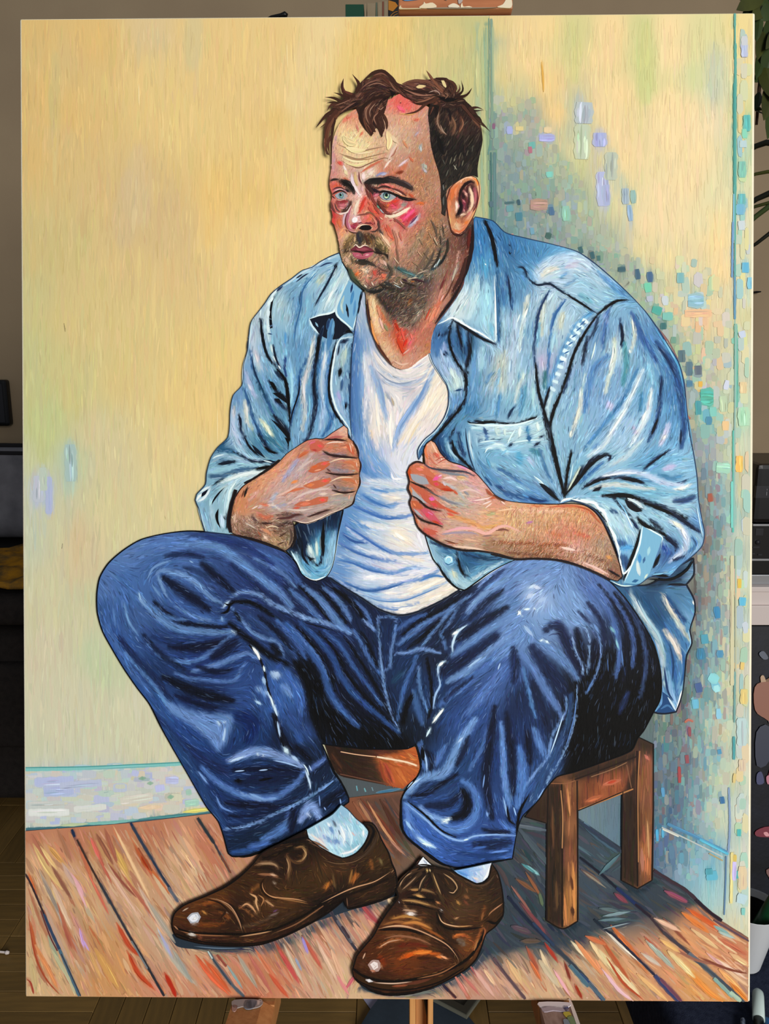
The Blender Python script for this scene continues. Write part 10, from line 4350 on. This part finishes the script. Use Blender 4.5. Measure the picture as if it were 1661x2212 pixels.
patch('slate_dab', '3c4454', [(.004, .90), (.012, .91), (.02, .885), (.012, .88)])
patch('navy_dab', '161e34', [(-.002, .62), (.02, .64), (.02, .52), (-.002, .5)])

# ---- cup with a green tube, markers
cpos = on_z(1632, 2112, SEAT + 0.003)
cup = empty('plastic_cup', (cpos.x - 0.004, cpos.y + 0.028, SEAT + 0.001))
tag(cup, 'white tapered plastic cup standing on the navy armchair', 'cup')
bmq = bmesh.new()
prof = [(0.0, 0.001), (0.020, 0.001), (0.022, 0.004), (0.042, 0.104), (0.0432, 0.106), (0.0415, 0.1045), (0.0205, 0.006), (0.0, 0.004)]
ring = []
for k in range(28):
    a = 2 * math.pi * k / 28
    ring.append([bmq.verts.new((r_ * math.cos(a), r_ * math.sin(a), z_)) for r_, z_ in prof])
for k in range(28):
    for i in range(len(prof) - 1):
        try:
            bmq.faces.new((ring[k][i], ring[(k + 1) % 28][i], ring[(k + 1) % 28][i + 1], ring[k][i + 1]))
        except ValueError:
            pass
bmesh.ops.remove_doubles(bmq, verts=bmq.verts, dist=1e-5)
bmesh.ops.recalc_face_normals(bmq, faces=bmq.faces)
link('dark_lining', tube(bmesh.new(), [(0, 0, 0.007), (0, 0, 0.0075), (0, 0, 0.095)], [0.0185, 0.0195, 0.0385], 24, cap=False), M_BLACK, cup, True)  # black sleeve that makes the inside of the cup dark
link('body', bmq, mat('white_plastic', 'c4c8cc', rough=0.4), cup, True)
M_GREEN = mat('green_plastic', '0a3c20', rough=0.35)
M_GREEN2 = mat('bright_green_plastic', '2c9c6c', rough=0.35)
pt_ = empty('paint_tube', (cup.location.x + 0.004, cup.location.y, SEAT + 0.012))
tag(pt_, 'dark green tube with a bright green end leaning in the white cup', 'tube')
a0_, a1_ = Vector((-0.006, -0.002, 0.006)), Vector((0.034, -0.012, 0.112))
link('barrel', tube(bmesh.new(), [a0_, a0_.lerp(a1_, 0.5), a1_], [0.010, 0.0165, 0.017], 16), M_GREEN, pt_, True)
dvt = (a1_ - a0_).normalized()
link('end_ring', tube(bmesh.new(), [a1_ - dvt * 0.001, a1_ + dvt * 0.003, a1_ + dvt * 0.005], [0.0175, 0.0185, 0.014], 18), M_GREEN2, pt_, True)
def pen(name, p0, p1, r_, label, mA, mB, share):
    o = empty(name, tuple(p0))
    tag(o, label, 'marker', 'markers on the navy armchair')
    d = p1 - p0
    m_ = d * share
    link('cap', tube(bmesh.new(), [Vector((0, 0, 0)), d.normalized() * r_ * 0.6, d.normalized() * r_ * 1.4, m_], [r_ * 0.55, r_ * 0.92, r_, r_], 18), mA, o, True)
    link('barrel', tube(bmesh.new(), [m_ * 0.98, d], r_ * 0.86, 16), mB, o, True)
    return o
M_MINT = mat('mint_white_plastic', 'b4c4c0', rough=0.35)
M_NBLUE = mat('navy_white_plastic', '8c98ac', rough=0.4, h2='2c3450', scale=300)
pen('marker', on_z(1637, 2140, SEAT + 0.014), on_z(1641, 2290, SEAT + 0.014), 0.0082, 'white capped marker with a black barrel below the white cup', M_MINT, M_BLACK, 0.44)
pen('marker', on_z(1605, 2200, SEAT + 0.006), on_z(1602, 2300, SEAT + 0.006), 0.0034, 'thin blue and white pen left of the white capped marker', M_NBLUE, M_BLACK, 0.8)
pen('marker', on_z(1656, 2199, SEAT + 0.008), on_z(1668, 2300, SEAT + 0.008), 0.004, 'blue pen at the right edge beside the white capped marker', mat('blue_plastic', '24507c', rough=0.4), M_BLACK, 0.8)
